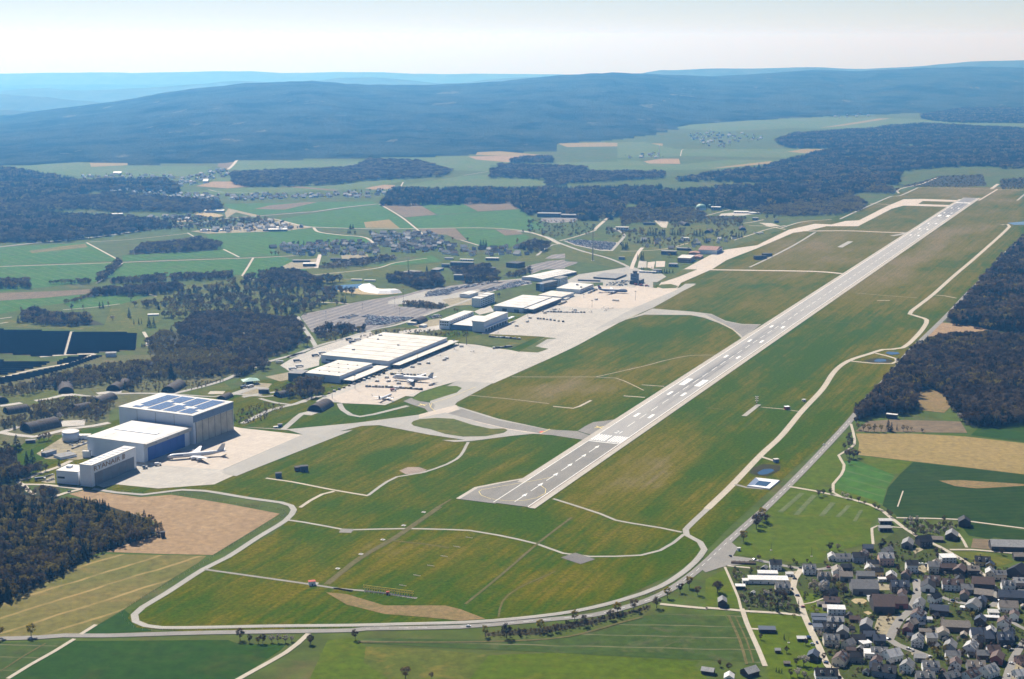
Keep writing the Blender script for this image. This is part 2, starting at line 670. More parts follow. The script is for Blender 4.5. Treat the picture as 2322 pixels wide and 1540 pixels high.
c = nt.ramp(d, [(0.12, (0.036, 0.064, 0.001)), (0.36, (0.066, 0.073, 0.001)), (0.58, (0.098, 0.084, 0.004)), (0.82, (0.118, 0.098, 0.026)), (1.0, (0.140, 0.110, 0.044))])
fine = nt.ramp(n3, [(0.25, 0.5), (0.75, 1.45)])
mu = nt.new('ShaderNodeMix', data_type='RGBA', blend_type='MULTIPLY')
mu.inputs[0].default_value = 1.0
nt.link(c, mu.inputs[6])
nt.link(fine, mu.inputs[7])
nt.link(mu.outputs[2], b.inputs['Base Color'])

AIRFIELD = [(120, 1100), (200, 1112), (320, 1122), (440, 1112), (640, 1142), (676, 1160), (620, 1210), (300, 1382), (290, 1402), (310, 1424), (420, 1432), (760, 1428),
            (1070, 1414), (1250, 1392), (1400, 1360), (1530, 1300), (1600, 1250), (1660, 1190), (1760, 1100), (1950, 930), (2100, 770), (2200, 655), (2322, 545),
            (2322, 425), (2230, 424), (2080, 422), (2030, 440), (1960, 470), (1880, 497), (1820, 500), (1790, 515), (1700, 545), (1640, 570), (1500, 640), (1440, 680),
            (1300, 700), (1000, 745), (900, 800), (700, 830), (540, 880), (430, 900), (240, 960), (0, 1010), (0, 1100)]
# (u, v, half width, half height, tilt deg, amount): plus = dry brown, minus = lush green
PATCH = [(860, 1245, 130, 30, -10, .35), (1380, 1215, 130, 35, -5, .45), (1400, 1100, 150, 45, -30, .45), (1500, 1070, 90, 25, -35, .35), (1600, 1180, 80, 30, -20, .25), (930, 1050, 120, 25, -25, .3),
         (1150, 1060, 60, 14, -30, .5), (1000, 1230, 60, 10, -20, .2), (700, 1210, 70, 25, 10, -.4), (760, 1270, 90, 22, 0, -.35), (600, 1390, 180, 18, 5, -.25),
         (430, 1380, 90, 25, 0, .05), (1000, 1330, 150, 40, 0, -.15), (1180, 1180, 130, 28, 5, -.45), (900, 1160, 120, 20, 10, -.35), (1330, 1330, 120, 30, -10, .3), (1230, 1330, 100, 25, -30, .1), (1480, 1270, 90, 25, -20, -.1),
         (1640, 1050, 90, 30, -40, -.3), (1770, 940, 60, 30, -40, -.3), (1560, 960, 120, 30, -35, .25), (1700, 880, 50, 18, -40, .2), (1640, 860, 60, 14, -35, .15), (1850, 800, 90, 40, -40, -.25),
         (1760, 780, 110, 35, -35, -.3), (1990, 720, 70, 30, -35, -.15), (1930, 650, 110, 30, -38, .35), (2040, 600, 90, 30, -38, .55), (2120, 560, 90, 18, -38, .45), (2200, 520, 90, 14, -10, .3), (2180, 480, 110, 14, -5, .1), (2120, 500, 60, 8, -35, .3),
         (2180, 435, 120, 10, 0, .5), (2270, 455, 60, 8, 0, .5), (1850, 560, 120, 25, -5, .55), (1760, 570, 80, 20, -20, .2), (1960, 540, 60, 12, -20, -.1), (1650, 600, 70, 14, -30, -.1),
         (1900, 590, 50, 10, 0, .45), (1700, 640, 150, 20, -10, .2), (1620, 680, 120, 26, -25, -.35), (1580, 660, 100, 10, -5, .25), (1710, 650, 60, 7, -3, -.5), (1780, 670, 50, 30, -35, .25), (1640, 710, 90, 15, -20, .1),
         (1440, 790, 110, 40, -30, -.4), (1560, 770, 90, 30, -30, -.1), (1330, 830, 130, 25, -30, .3), (1290, 870, 140, 26, -20, .45), (1250, 905, 130, 22, -10, .3), (1370, 880, 60, 25, -30, .35), (1440, 850, 60, 18, -30, .35), (1130, 910, 80, 12, 8, -.1), (1300, 950, 130, 18, 5, .1), (1600, 800, 60, 25, -35, .25), (1530, 830, 60, 14, -30, .3),
         (1190, 880, 60, 12, 0, .25), (1470, 730, 90, 14, 0, .35), (1020, 965, 60, 12, 5, .25), (1060, 970, 40, 8, 5, .5), (640, 1060, 120, 20, -10, .1), (800, 1000, 120, 18, -10, .2), (720, 1080, 70, 25, -20, -.3), (870, 1040, 100, 25, -20, -.25), (760, 1150, 60, 14, 10, -.3), (560, 1120, 60, 14, 0, -.1), (980, 1020, 60, 10, -20, .3),
         (850, 940, 70, 12, 0, -.35), (820, 925, 60, 8, 0, -.35), (760, 940, 60, 20, 0, -.15), (960, 885, 40, 10, -20, -.2), (700, 965, 40, 8, 0, -.3), (1200, 1120, 60, 16, -20, -.1), (1250, 1040, 50, 20, -30, -.2), (1800, 1060, 60, 30, -45, -.2), (1660, 1150, 60, 40, -40, -.25),
         (1880, 900, 60, 40, -45, -.15), (2060, 690, 40, 30, -45, -.1), (1950, 770, 60, 25, -38, .1)]


def dry_at(x, y):
    z = np.zeros_like(x)
    dep = y * CP + CAM_H * SP
    u = IW / 2 + F_PX * x / dep
    v = IH / 2 - F_PX * (y * SP - CAM_H * CP) / dep
    d = 0.29 + 0.20 * np.clip((y - 2300) / 1400, 0, 1)
    for (cu, cv, a, b_, t, k) in PATCH:
        t = math.radians(t)
        du, dv = u - cu, v - cv
        p_, q_ = du * math.cos(t) + dv * math.sin(t), -du * math.sin(t) + dv * math.cos(t)
        d = d + 0.68 * k * np.exp(-((p_ / a) ** 2 + (q_ / b_) ** 2))
    return d


AF = [G(u, v) for u, v in AIRFIELD]
xs = np.arange(min(p.x for p in AF), max(p.x for p in AF), 14.0)
ys = np.arange(min(p.y for p in AF), max(p.y for p in AF), 18.0)
XX, YY = np.meshgrid(xs, ys)
inside = in_poly(XX, YY, AF)
bm = bmesh.new()
lay = bm.verts.layers.float.new('dry')
cells = inside[:-1, :-1] & inside[1:, :-1] & inside[:-1, 1:] & inside[1:, 1:]
DR = dry_at(XX, YY)
vid = {}


def vget(i, j):
    k = (i, j)
    if k not in vid:
        w = bm.verts.new((XX[i, j], YY[i, j], LAYER['airfield']))
        w[lay] = float(DR[i, j])
        vid[k] = w
    return vid[k]


for i, j in zip(*np.nonzero(cells)):
    bm.faces.new((vget(i, j), vget(i, j + 1), vget(i + 1, j + 1), vget(i + 1, j)))
me = bpy.data.meshes.new('airfield_grass')
bm.to_mesh(me)
bm.free()
me.materials.append(MATS['airfield_grass'])
tag(link('airfield_grass', me), kind='structure')
# plain rim below, so that the meadow edge is not a staircase
rim = sheet('airfield_rim', AF, 'airfield_grass', 0.2)
rim.data.attributes.new('dry', 'FLOAT', 'POINT').data.foreach_set('value', [0.33] * len(AF))

# ------------------------------------------------------------------ fields
gm = ground_mat
gm('crop_green', (0.014, 0.046, 0.001), (0.022, 0.054, 0.002), (0.034, 0.054, 0.004), 0.006, 0.08)
gm('crop_dark', (0.012, 0.034, 0.002), (0.018, 0.040, 0.003), (0.026, 0.046, 0.005), 0.006, 0.08, stripe=(0.12, 12, (0.033, 0.052, 0.007), 0.1), stripe_amt=0.4)
gm('crop_mid', (0.036, 0.100, 0.012), (0.050, 0.110, 0.014), (0.058, 0.092, 0.020), 0.005, 0.05, stripe=(-0.9, 26, (0.085, 0.115, 0.045), 0.06), stripe_amt=0.6)
gm('crop_pale', (0.070, 0.112, 0.024), (0.092, 0.116, 0.036), (0.110, 0.112, 0.050), 0.004, 0.05)
gm('lawn', (0.055, 0.087, 0.001), (0.068, 0.094, 0.002), (0.084, 0.092, 0.005), 0.012, 0.1)
gm('soil', (0.262, 0.180, 0.100), (0.232, 0.158, 0.088), (0.290, 0.205, 0.118), 0.006, 0.12, stripe=(0.5, 7, (0.20, 0.14, 0.08), 0.12), stripe_amt=0.25)
gm('soil_tan', (0.230, 0.171, 0.067), (0.197, 0.147, 0.057), (0.193, 0.151, 0.049), 0.006, 0.12, stripe=(-0.12, 9, (0.267, 0.197, 0.079), 0.1), stripe_amt=0.3)
gm('soil_grey', (0.152, 0.115, 0.070), (0.129, 0.098, 0.060), None, 0.006, 0.08, stripe=(-0.1, 8, (0.198, 0.154, 0.094), 0.1), stripe_amt=0.3)
gm('stubble', (0.137, 0.113, 0.032), (0.096, 0.100, 0.023), (0.182, 0.132, 0.047), 0.006, 0.1, stripe=(0.86, 33, (0.274, 0.197, 0.078), 0.045), stripe_amt=0.8)
gm('young_crop', (0.034, 0.062, 0.008), (0.046, 0.070, 0.012), (0.070, 0.076, 0.028), 0.012, 0.09, stripe=(-0.06, 27, (0.13, 0.12, 0.065), 0.03), stripe_amt=0.8)
gm('rough_grass', (0.086, 0.092, 0.011), (0.061, 0.080, 0.008), (0.131, 0.107, 0.019), 0.01, 0.1)
gm('car_park', (0.150, 0.138, 0.132), (0.185, 0.170, 0.160), None, 0.01, 0.2, stripe=(RW_ANG, 17, (0.27, 0.25, 0.23), 0.12), stripe_amt=0.8)
gm('mown', (0.105, 0.125, 0.050), (0.080, 0.105, 0.030), (0.14, 0.15, 0.08), 0.05, 0.3)
gm('worn', (0.115, 0.095, 0.040), (0.085, 0.082, 0.024), None, 0.02, 0.2)
gm('heath', (0.098, 0.090, 0.034), (0.080, 0.088, 0.024), (0.13, 0.105, 0.05), 0.012, 0.1)
gm('reed', (0.198, 0.136, 0.065), (0.152, 0.115, 0.044), (0.122, 0.105, 0.031), 0.03, 0.2)
gm('wood_floor', (0.042, 0.035, 0.015), (0.030, 0.032, 0.010), (0.057, 0.043, 0.019), 0.01, 0.1)
gm('garden', (0.040, 0.056, 0.010), (0.048, 0.062, 0.010), (0.072, 0.056, 0.030), 0.05, 0.2)
gm('yard', (0.228, 0.196, 0.130), (0.274, 0.238, 0.156), (0.182, 0.158, 0.104), 0.03, 0.15)
gm('sand', (0.350, 0.280, 0.161), (0.304, 0.245, 0.140), None, 0.03, 0.2)

FIELDS = [
    # near left
    ('soil', 'L', [(455, 205), (560, 178), (760, 205), (925, 226), (1130, 210), (1500, 270), (1842, 335), (1640, 460), (1400, 606), (1100, 600), (700, 586), (880, 520), (1030, 480), (1010, 380), (860, 330), (700, 280)]),
    ('stubble', 'L', [(600, 620), (700, 600), (1360, 612), (1300, 660), (1120, 770), (820, 960), (640, 1066), (540, 1130), (250, 1140), (0, 1148), (0, 930), (200, 830), (380, 740)]),
    ('crop_green', 'L', [(820, 968), (860, 1000), (880, 1060), (1000, 1105), (700, 1125), (550, 1128), (640, 1070)]),
    ('crop_green', 'L', [(475, 1172), (900, 1170), (1500, 1165), (1580, 1195), (1880, 1195), (1850, 1230), (1700, 1330), (1560, 1422), (1500, 1470), (0, 1470), (60, 1422), (300, 1285)]),
    ('young_crop', 'L', [(-80, 1185), (430, 1172), (340, 1235), (50, 1410), (-40, 1480), (-80, 1480)]),
    # bottom middle and right
    ('lawn', 'M', [(-20, 960), (100, 700), (250, 690), (300, 735), (290, 820), (420, 905), (480, 960)]),
    ('rough_grass', 'M', [(300, 735), (600, 745), (960, 780), (850, 905), (830, 1000), (480, 960), (420, 905), (290, 820)]),
    ('young_crop', 'M', [(250, 715), (300, 690), (1000, 700), (1350, 684), (1560, 645), (1760, 575), (1900, 560), (2190, 572), (2270, 690), (2325, 815), (1700, 790), (1200, 762), (700, 740)]),
    ('lawn', 'M', [(950, 780), (1300, 768), (1700, 792), (2060, 812), (2030, 840), (2100, 905), (2000, 1000), (850, 1000), (850, 900)]),
    ('young_crop', 'V', [(150, 820), (262, 800), (440, 1195), (300, 1180), (230, 1000)]),
    # right
    ('soil_tan', 'R', [(1095, 590), (1500, 590), (1900, 612), (2330, 662), (2330, 888), (1900, 836), (1510, 792), (1110, 745), (1120, 660)]),
    ('soil_grey', 'R', [(1180, 500), (1350, 488), (1860, 502), (1908, 585), (1500, 580), (1090, 575)]),
    ('lawn', 'R', [(1120, 752), (1505, 796), (1420, 880), (1370, 890), (1180, 815)]),
    ('crop_mid', 'R', [(1000, 790), (1110, 790), (1380, 895), (1320, 990), (1290, 1110), (1000, 1030), (940, 990), (960, 930), (1020, 860)]),
    ('crop_dark', 'R', [(1515, 798), (1900, 840), (2330, 892), (2330, 1236), (1950, 1190), (1400, 1190), (1290, 1115), (1330, 985), (1420, 885)]),
    ('crop_green', 'R', [(1935, 600), (2000, 540), (2330, 505), (2330, 655)]),
    ('lawn', 'R', [(1060, 560), (1030, 600), (1000, 700), (965, 740), (1015, 830), (920, 960), (640, 972), (860, 740)]),
    ('lawn', 'V', [(480, -40), (640, -150), (960, -100), (1250, -10), (1290, 60), (1200, 165), (820, 140), (450, 100)]),
    ('lawn', 'V', [(450, 106), (800, 140), (1200, 165), (1215, 300), (1050, 330), (880, 360), (860, 440), (700, 450), (560, 420), (230, 380), (300, 230)]),
    ('crop_dark', 'V', [(1400, 118), (1850, 122), (2330, 195), (2330, 40), (1360, 20)]),
    ('crop_dark', 'V', [(1830, 130), (2330, 205), (2330, 300), (2100, 250), (2080, 265), (1920, 240)]),
    ('rough_grass', 'V', [(1790, 350), (2100, 370), (2250, 430), (2110, 475), (1990, 480), (1820, 380)]),
    ('soil_grey', 'V', [(1935, 330), (1950, 262), (2090, 270), (2085, 345)]),
    ('garden', 'V', [(150, 480), (700, 440), (860, 445), (1000, 440), (1250, 300), (1420, 190), (1700, 330), (2330, 560), (2330, 1400), (1200, 1400), (700, 1400), (460, 1200), (300, 830), (260, 770)]),
    ('lawn', 'V', [(300, 805), (690, 828), (850, 1100), (880, 1190), (700, 1290), (470, 1290), (400, 1060), (330, 920)]),
    ('lawn', 'V', [(0, 560), (150, 480), (255, 770), (0, 760)]),
    ('lawn', 'V', [(690, 640), (870, 690), (1000, 760), (860, 810), (715, 790)]),
    # middle left plain
    ('soil_grey', 'E', [(-60, 1045), (400, 1030), (760, 1010), (640, 1052), (300, 1082), (-60, 1105)]),
    ('crop_mid', 'E', [(-60, 1106), (300, 1083), (630, 1056), (480, 1118), (200, 1160), (-60, 1215)]),
    ('crop_mid', 'E', [(-60, 850), (870, 815), (800, 890), (720, 960), (-60, 1040)]),
    ('crop_mid', 'E', [(930, 820), (1880, 785), (1820, 905), (800, 930), (860, 860)]),
    ('crop_mid', 'E', [(0, 700), (650, 665), (890, 800), (0, 840)]),
    ('crop_mid', 'E', [(920, 760), (1680, 720), (1790, 772), (925, 805)]),
    ('crop_mid', 'E', [(1540, 605), (2330, 570), (2400, 690), (2040, 690), (2100, 765), (1800, 775), (1680, 715)]),
    ('stubble', 'E', [(220, 725), (640, 672), (660, 700), (240, 745)]),
    # field blocks beyond the airport village
    ('crop_mid', 'F', [(-20, 372), (600, 345), (660, 370), (950, 405), (990, 440), (300, 450), (350, 520), (-20, 535)]),
    ('crop_mid', 'F', [(380, 282), (820, 212), (1040, 185), (1180, 270), (1285, 345), (660, 338), (520, 320)]),
    ('soil_tan', 'F', [(945, 302), (1110, 284), (1180, 342), (955, 338)]),
    ('soil_grey', 'F', [(1052, 183), (1290, 175), (1420, 252), (1215, 270)]),
    ('crop_mid', 'F', [(1295, 175), (1570, 170), (1690, 231), (1425, 251)]),
    ('soil_grey', 'F', [(1575, 170), (1890, 163), (1972, 215), (1695, 231)]),
    ('crop_mid', 'F', [(1220, 271), (1972, 217), (2140, 340), (2000, 360), (1800, 345), (1305, 345)]),
    ('soil_grey', 'F', [(1310, 348), (1545, 342), (1622, 420), (1560, 420), (1490, 385), (1340, 380)]),
    ('crop_mid', 'F', [(1555, 345), (1800, 350), (1880, 392), (2000, 385), (2040, 400), (1900, 470), (1700, 455), (1625, 420)]),
    ('soil_grey', 'F', [(1812, 350), (1965, 356), (1990, 380), (1872, 390)]),
    ('crop_mid', 'F', [(20, 182), (600, 170), (1000, 165), (1040, 182), (820, 208), (260, 255), (60, 215)]),
    ('soil_grey', 'F', [(330, 190), (560, 170), (640, 170), (420, 220), (220, 215)]),
    ('crop_mid', 'F', [(550, 635), (1150, 570), (1390, 520), (1460, 560), (1280, 575), (1000, 650), (640, 650)]),
    ('rough_grass', 'F', [(960, 655), (1280, 585), (1460, 565), (1400, 620), (1100, 670)]),
    ('crop_mid', 'F', [(130, 650), (230, 540), (420, 530), (640, 620), (560, 640), (300, 690)]),
    # airport land side
    ('rough_grass', 'D', [(200, 455), (600, 545), (700, 520), (780, 560), (900, 500), (1250, 440), (1500, 380), (1740, 350), (1500, 300), (900, 330), (640, 400), (420, 440)]),
    ('rough_grass', 'D', [(60, 390), (180, 440), (380, 500), (640, 590), (560, 600), (250, 550), (80, 560), (-100, 560), (0, 450)]),
    ('rough_grass', 'Q', [(-250, 700), (250, 480), (900, 330), (1700, 330), (2100, 500), (2200, 560), (1500, 700), (1150, 800), (900, 760), (600, 780), (420, 880), (200, 760)]),
    ('heath', 'A', [(-20, 120), (600, 20), (1650, 0), (1700, 90), (1150, 270), (1000, 280), (720, 380), (720, 480), (400, 540), (240, 640), (-20, 700)]),
    ('rough_grass', 'A', [(-20, 260), (140, 280), (260, 230), (500, 260), (560, 300), (100, 360), (-20, 330)]),
    ('heath', 'A', [(1540, 380), (1700, 300), (2100, 320), (1960, 350), (1700, 480), (1540, 470)]),
    ('rough_grass', 'A', [(1150, 265), (1480, 200), (1540, 250), (1480, 290), (1320, 290)]),
    ('rough_grass', 'N', [(200, 60), (1600, 0), (1400, 60), (700, 240), (1200, 420), (740, 510), (420, 600), (260, 520)]),
    ('rough_grass', 'N', [(330, 980), (700, 900), (1000, 880), (1100, 900), (560, 1060), (330, 1090)]),
    ('heath', 'N', [(860, 960), (1150, 850), (1450, 830), (1980, 870), (2400, 880), (2400, 1040), (2100, 980), (1450, 910), (1160, 990)]),
    ('heath', 'C', [(430, 700), (650, 690), (1000, 735), (860, 800), (520, 765), (420, 740)]),
    ('rough_grass', 'P', [(1480, 100), (2400, 80), (2400, 300), (1860, 560), (1730, 640), (0, 560), (0, 470), (240, 490), (800, 540), (1300, 560)]),
    ('crop_mid', 'P', [(800, 265), (1100, 190), (1700, 140), (1900, 170), (1500, 280), (920, 345)]),
    # far plain
    ('crop_pale', 'H', [(40, 812), (300, 790), (520, 778), (590, 780), (850, 805), (1400, 805), (1330, 870), (1000, 870), (520, 870), (300, 850)]),
    ('soil_tan', 'H', [(590, 782), (840, 784), (840, 798), (600, 808)]),
    ('crop_pale', 'H', [(1560, 772), (1800, 768), (2320, 772), (2600, 770), (2500, 815), (1600, 832), (1500, 825)]),
    ('soil_grey', 'H', [(1440, 778), (1560, 766), (1500, 822), (1430, 806)]),
    ('soil', 'H', [(1290, 935), (1400, 905), (1520, 905), (1650, 938), (1500, 950)]),
    ('crop_pale', 'H', [(1200, 975), (1500, 952), (1900, 940), (2330, 900), (2500, 905), (2500, 950), (1900, 975), (1500, 990)]),
    ('soil_grey', 'H', [(1850, 938), (2150, 938), (2260, 955), (2200, 968), (2000, 950)]),
    ('crop_pale', 'H', [(1400, 880), (1520, 880), (1520, 902), (1400, 904)]),
    ('crop_pale', 'I', [(0, 770), (420, 780), (430, 808), (200, 820), (-60, 825)]),
    ('crop_pale', 'I', [(640, 755), (1050, 735), (1330, 740), (1330, 780), (1640, 780), (2330, 770), (2330, 840), (1900, 850), (1820, 820), (1190, 795), (1200, 840), (950, 830), (870, 800)]),
    ('soil', 'I', [(1050, 740), (1330, 735), (1590, 742), (1310, 778), (1100, 760)]),
    ('soil_tan', 'I', [(1260, 706), (1600, 735), (1330, 738), (1100, 730), (1110, 712)]),
    ('crop_pale', 'I', [(620, 930), (1000, 870), (1200, 860), (1300, 880), (1480, 880), (1560, 905), (1560, 930), (1200, 950), (700, 945), (580, 960)]),
    ('soil', 'I', [(370, 950), (480, 925), (570, 930), (560, 955), (420, 958)]),
    ('crop_pale', 'I', [(-40, 900), (300, 915), (620, 885), (640, 905), (380, 945), (200, 960), (-40, 940)]),
    ('soil_tan', 'I', [(1640, 655), (1900, 648), (2330, 655), (2330, 670), (1700, 678)]),
    ('crop_pale', 'I', [(1380, 632), (1560, 612), (1540, 640)]),
    ('crop_pale', 'J', [(0, 660), (150, 670), (340, 690), (640, 660), (960, 665), (860, 680), (600, 715), (330, 720), (0, 735)]),
    ('soil', 'J', [(150, 670), (250, 655), (350, 655), (360, 685), (180, 682)]),
    ('soil_tan', 'J', [(520, 712), (690, 690), (880, 668), (880, 682), (700, 700)]),
    ('crop_pale', 'J', [(300, 450), (420, 430), (640, 440), (800, 435), (1180, 420), (1500, 420), (1900, 440), (2322, 455), (2322, 470), (1800, 460), (1400, 490), (1000, 480), (600, 500), (330, 480)]),
    ('soil_tan', 'J', [(1150, 480), (1500, 425), (1560, 425), (1300, 465)]),
    ('crop_pale', 'J', [(0, 560), (160, 560), (330, 600), (760, 600), (1180, 600), (960, 650), (400, 640), (0, 650)]),
    ('soil_tan', 'J', [(970, 615), (1060, 600), (1200, 600), (1080, 625)]),
    ('crop_pale', 'J', [(1400, 588), (1640, 575), (1900, 545), (2190, 530), (2195, 545), (1800, 560), (1620, 585)]),
    ('crop_pale', 'I', [(-20, 665), (260, 652), (410, 640), (415, 656), (100, 672), (0, 682)]),
    ('crop_pale', 'H', [(1310, 708), (1440, 698), (1560, 697), (1480, 706)]),
]
for k, (mt, v, l) in enumerate(FIELDS):
    sheet('field', pts(v, l), mt, LAYER['field'] + 0.0016 * k)
# ================================================================== airport paving
HA = LAYER['apron']
# hangar apron (pale upper slab, greyer lower slab)
sheet('apron', pts('A', [(680, 890), (760, 868), (1040, 896), (1410, 869), (1535, 812), (1470, 770), (1990, 542), (1590, 498), (1530, 490), (1200, 600), (880, 700), (590, 860)]), 'concrete_grey', HA)
sheet('apron', pts('A', [(1040, 742), (1460, 772), (1990, 542), (1590, 500), (1500, 480), (1180, 600), (900, 720), (990, 752)]), 'concrete', HA + 0.03)
sheet('taxiway', pts('A', [(1470, 772), (1462, 790), (1480, 802), (1555, 815), (1640, 780), (2322, 512), ('B', 850, 1080), (1050, 1032), (1200, 1026), (1380, 1060), (1640, 1110), (1950, 1155), ('T', 170, 660), (270, 674), (400, 666), (700, 628), (860, 612), (1000, 622), (1220, 655), (1290, 662), (1330, 640), (1190, 600), (960, 577), (600, 500), (300, 408), (270, 392), (290, 372), (380, 325), (545, 236), ('B', 2200, 655), (1880, 640), (1790, 690), (1660, 760), ('B', 1640, 840), (1680, 900), (1640, 922), (1000, 1005), (390, 1062), (0, 1040), ('A', 1650, 495), (1900, 512), (1992, 541)]), 'taxi_grey', 'taxi')
sheet('taxiway_shoulder', pts('T', [(0, 495), (200, 452), (440, 525), (660, 578), (860, 610), (960, 600), (600, 515), (300, 425), (280, 395), (110, 438), (0, 468)]), 'concrete', LAYER['taxi'] + 0.03)
sheet('taxiway', pts('T', [(215, 458), (320, 424), (600, 512), (960, 580), (1190, 592), (1332, 640), (1290, 664), (1220, 652), (930, 612), (660, 572), (440, 520)]), 'asphalt', LAYER['taxi'] + 0.06)
sheet('grass_island', pts('T', [(0, 560), (0, 505), (130, 493), (260, 500), (400, 545), (540, 575), (640, 573), (668, 585), (640, 605), (500, 632), (330, 634), (200, 615), (90, 580)]), 'rough_grass', 'island')
sheet('grass_island', pts('B', [(1480, 1010), (1500, 990), (1560, 972), (1640, 968), (1720, 990), ('T', 0, 560), ('B', 1720, 1060), (1600, 1055), (1500, 1030)]), 'rough_grass', LAYER['island'] + 0.02)
# stub by the threshold and the closed one by the cargo apron
sheet('taxiway', pts('T', [(1195, 590), (1250, 555), (1310, 525), (1400, 515), (1520, 497), (1440, 560), (1330, 632)]), 'asphalt', LAYER['taxi'] + 0.03)
sheet('taxiway', pts('B', [(1410, 815), (1480, 785), (1560, 815), (1660, 830), (1690, 850), (1670, 900), (1640, 925), (1600, 880), (1500, 850)]), 'asphalt', LAYER['taxi'] + 0.02)
sheet('taxiway', pts('B', [(1720, 720), (1870, 640), (2060, 650), (2010, 690), (1930, 700), (1850, 682)]), 'asphalt', LAYER['apron'] + 0.05)
sheet('grass_island', pts('B', [(1490, 795), (1560, 745), (1690, 700), (1720, 685), (1880, 682), (1925, 700), (1880, 740), (1780, 770), (1640, 815), (1560, 818)]), 'lawn', 'island')
# cargo and passenger aprons
APRON = pts('B', [(640, 818), (720, 770), (880, 700), (960, 660), (1240, 540), (1830, 345), (1870, 303), (2060, 320), (2190, 345), ('C', 860, 812), (920, 825), (1120, 712), (920, 700), (640, 690), (640, 668), (880, 590), (1000, 530), (1210, 430), (1330, 395), (1390, 350), (1520, 325), (1640, 325), (1900, 342), (2090, 350), (2250, 310), (2110, 390), (1930, 490), (1680, 600), (1350, 780), (1160, 870), (720, 1065), ('B', 2200, 655), (1880, 640), (1720, 685), (1560, 735), (1500, 775), (1430, 770), (1340, 812), (1250, 850), (1190, 846), (870, 832), (840, 826)])
sheet('apron', APRON, 'concrete_grey', LAYER['apron'] + 0.01)
sheet('apron', pts('C', [(1230, 460), (1400, 400), (1540, 335), (1900, 345), (2090, 352), (1760, 495), (1480, 500), (1250, 480)]), 'concrete', LAYER['apron'] + 0.04)
sheet('apron', pts('B', [(740, 800), (990, 700), (1300, 580), (1640, 620), (1680, 690), (1430, 770), (1190, 844), (870, 830)]), 'concrete', LAYER['apron'] + 0.04)
sheet('grass_island', pts('C', [(920, 822), (1120, 715), (1200, 722), (1070, 790), (1140, 802), (1060, 830)]), 'rough_grass', 'island')
sheet('taxiway', pts('C', [(1040, 785), (1130, 730), (1195, 725), (1075, 788)]), 'taxi_grey', LAYER['island'] + 0.02)
sheet('grass_strip', pts('C', [(600, 700), (690, 712), (900, 735), (1000, 740), (860, 800), (700, 775), (520, 765), (420, 740)]), 'rough_grass', 'island')
sheet('grass_island', pts('C', [(1960, 300), (2160, 203), (2260, 204), (2120, 260), (2000, 300)]), 'rough_grass', 'island')
sheet('grass_island', pts('C', [(1950, 335), (1990, 318), (2060, 314), (2115, 330), (2100, 345), (2000, 348)]), 'rough_grass', 'island')
sheet('taxiway', pts('C', [(1680, 602), (1930, 488), (2250, 311), (2170, 312), (2100, 360), (1780, 495), (1480, 660)]), 'taxi_grey', LAYER['taxi'] - 0.02)
sheet('taxiway', pts('D', [(700, 720), (840, 738), (870, 697), (1000, 622), (1100, 568), (1190, 520), (1290, 484), (1500, 455), (1620, 395), (1710, 352), (1880, 313), (1990, 318), (2080, 295), (2150, 292), ('S', 910, 440), (1150, 318), (1280, 265), (1450, 262), (1780, 275), (1765, 288), (1440, 280), (1400, 305), (1680, 314), (1660, 328), (1280, 318), (1180, 345), (900, 490), (640, 490), (490, 525), (400, 540), ('D', 1740, 372), (1500, 475), (1300, 552), (1205, 612), (1000, 702), (970, 742), (1100, 712), (920, 800), (800, 872), (700, 880)]), 'concrete', LAYER['taxi'] - 0.027)
sheet('taxiway', pts('D', [(640, 945), (740, 905), (810, 872), (1080, 893), (1200, 908), (1290, 952), (1400, 974), (1525, 976), (1400, 1070), (1340, 1012), (1250, 968), (1150, 932), (1060, 915), (760, 912)]), 'taxi_grey', LAYER['taxi'] + 0.02)
sheet('taxiway', pts('D', [(1150, 905), (1210, 915), (1290, 957), (1400, 977), (1520, 979), (1405, 1060), (1345, 1005), (1250, 960)]), 'asphalt', LAYER['taxi'] + 0.05)

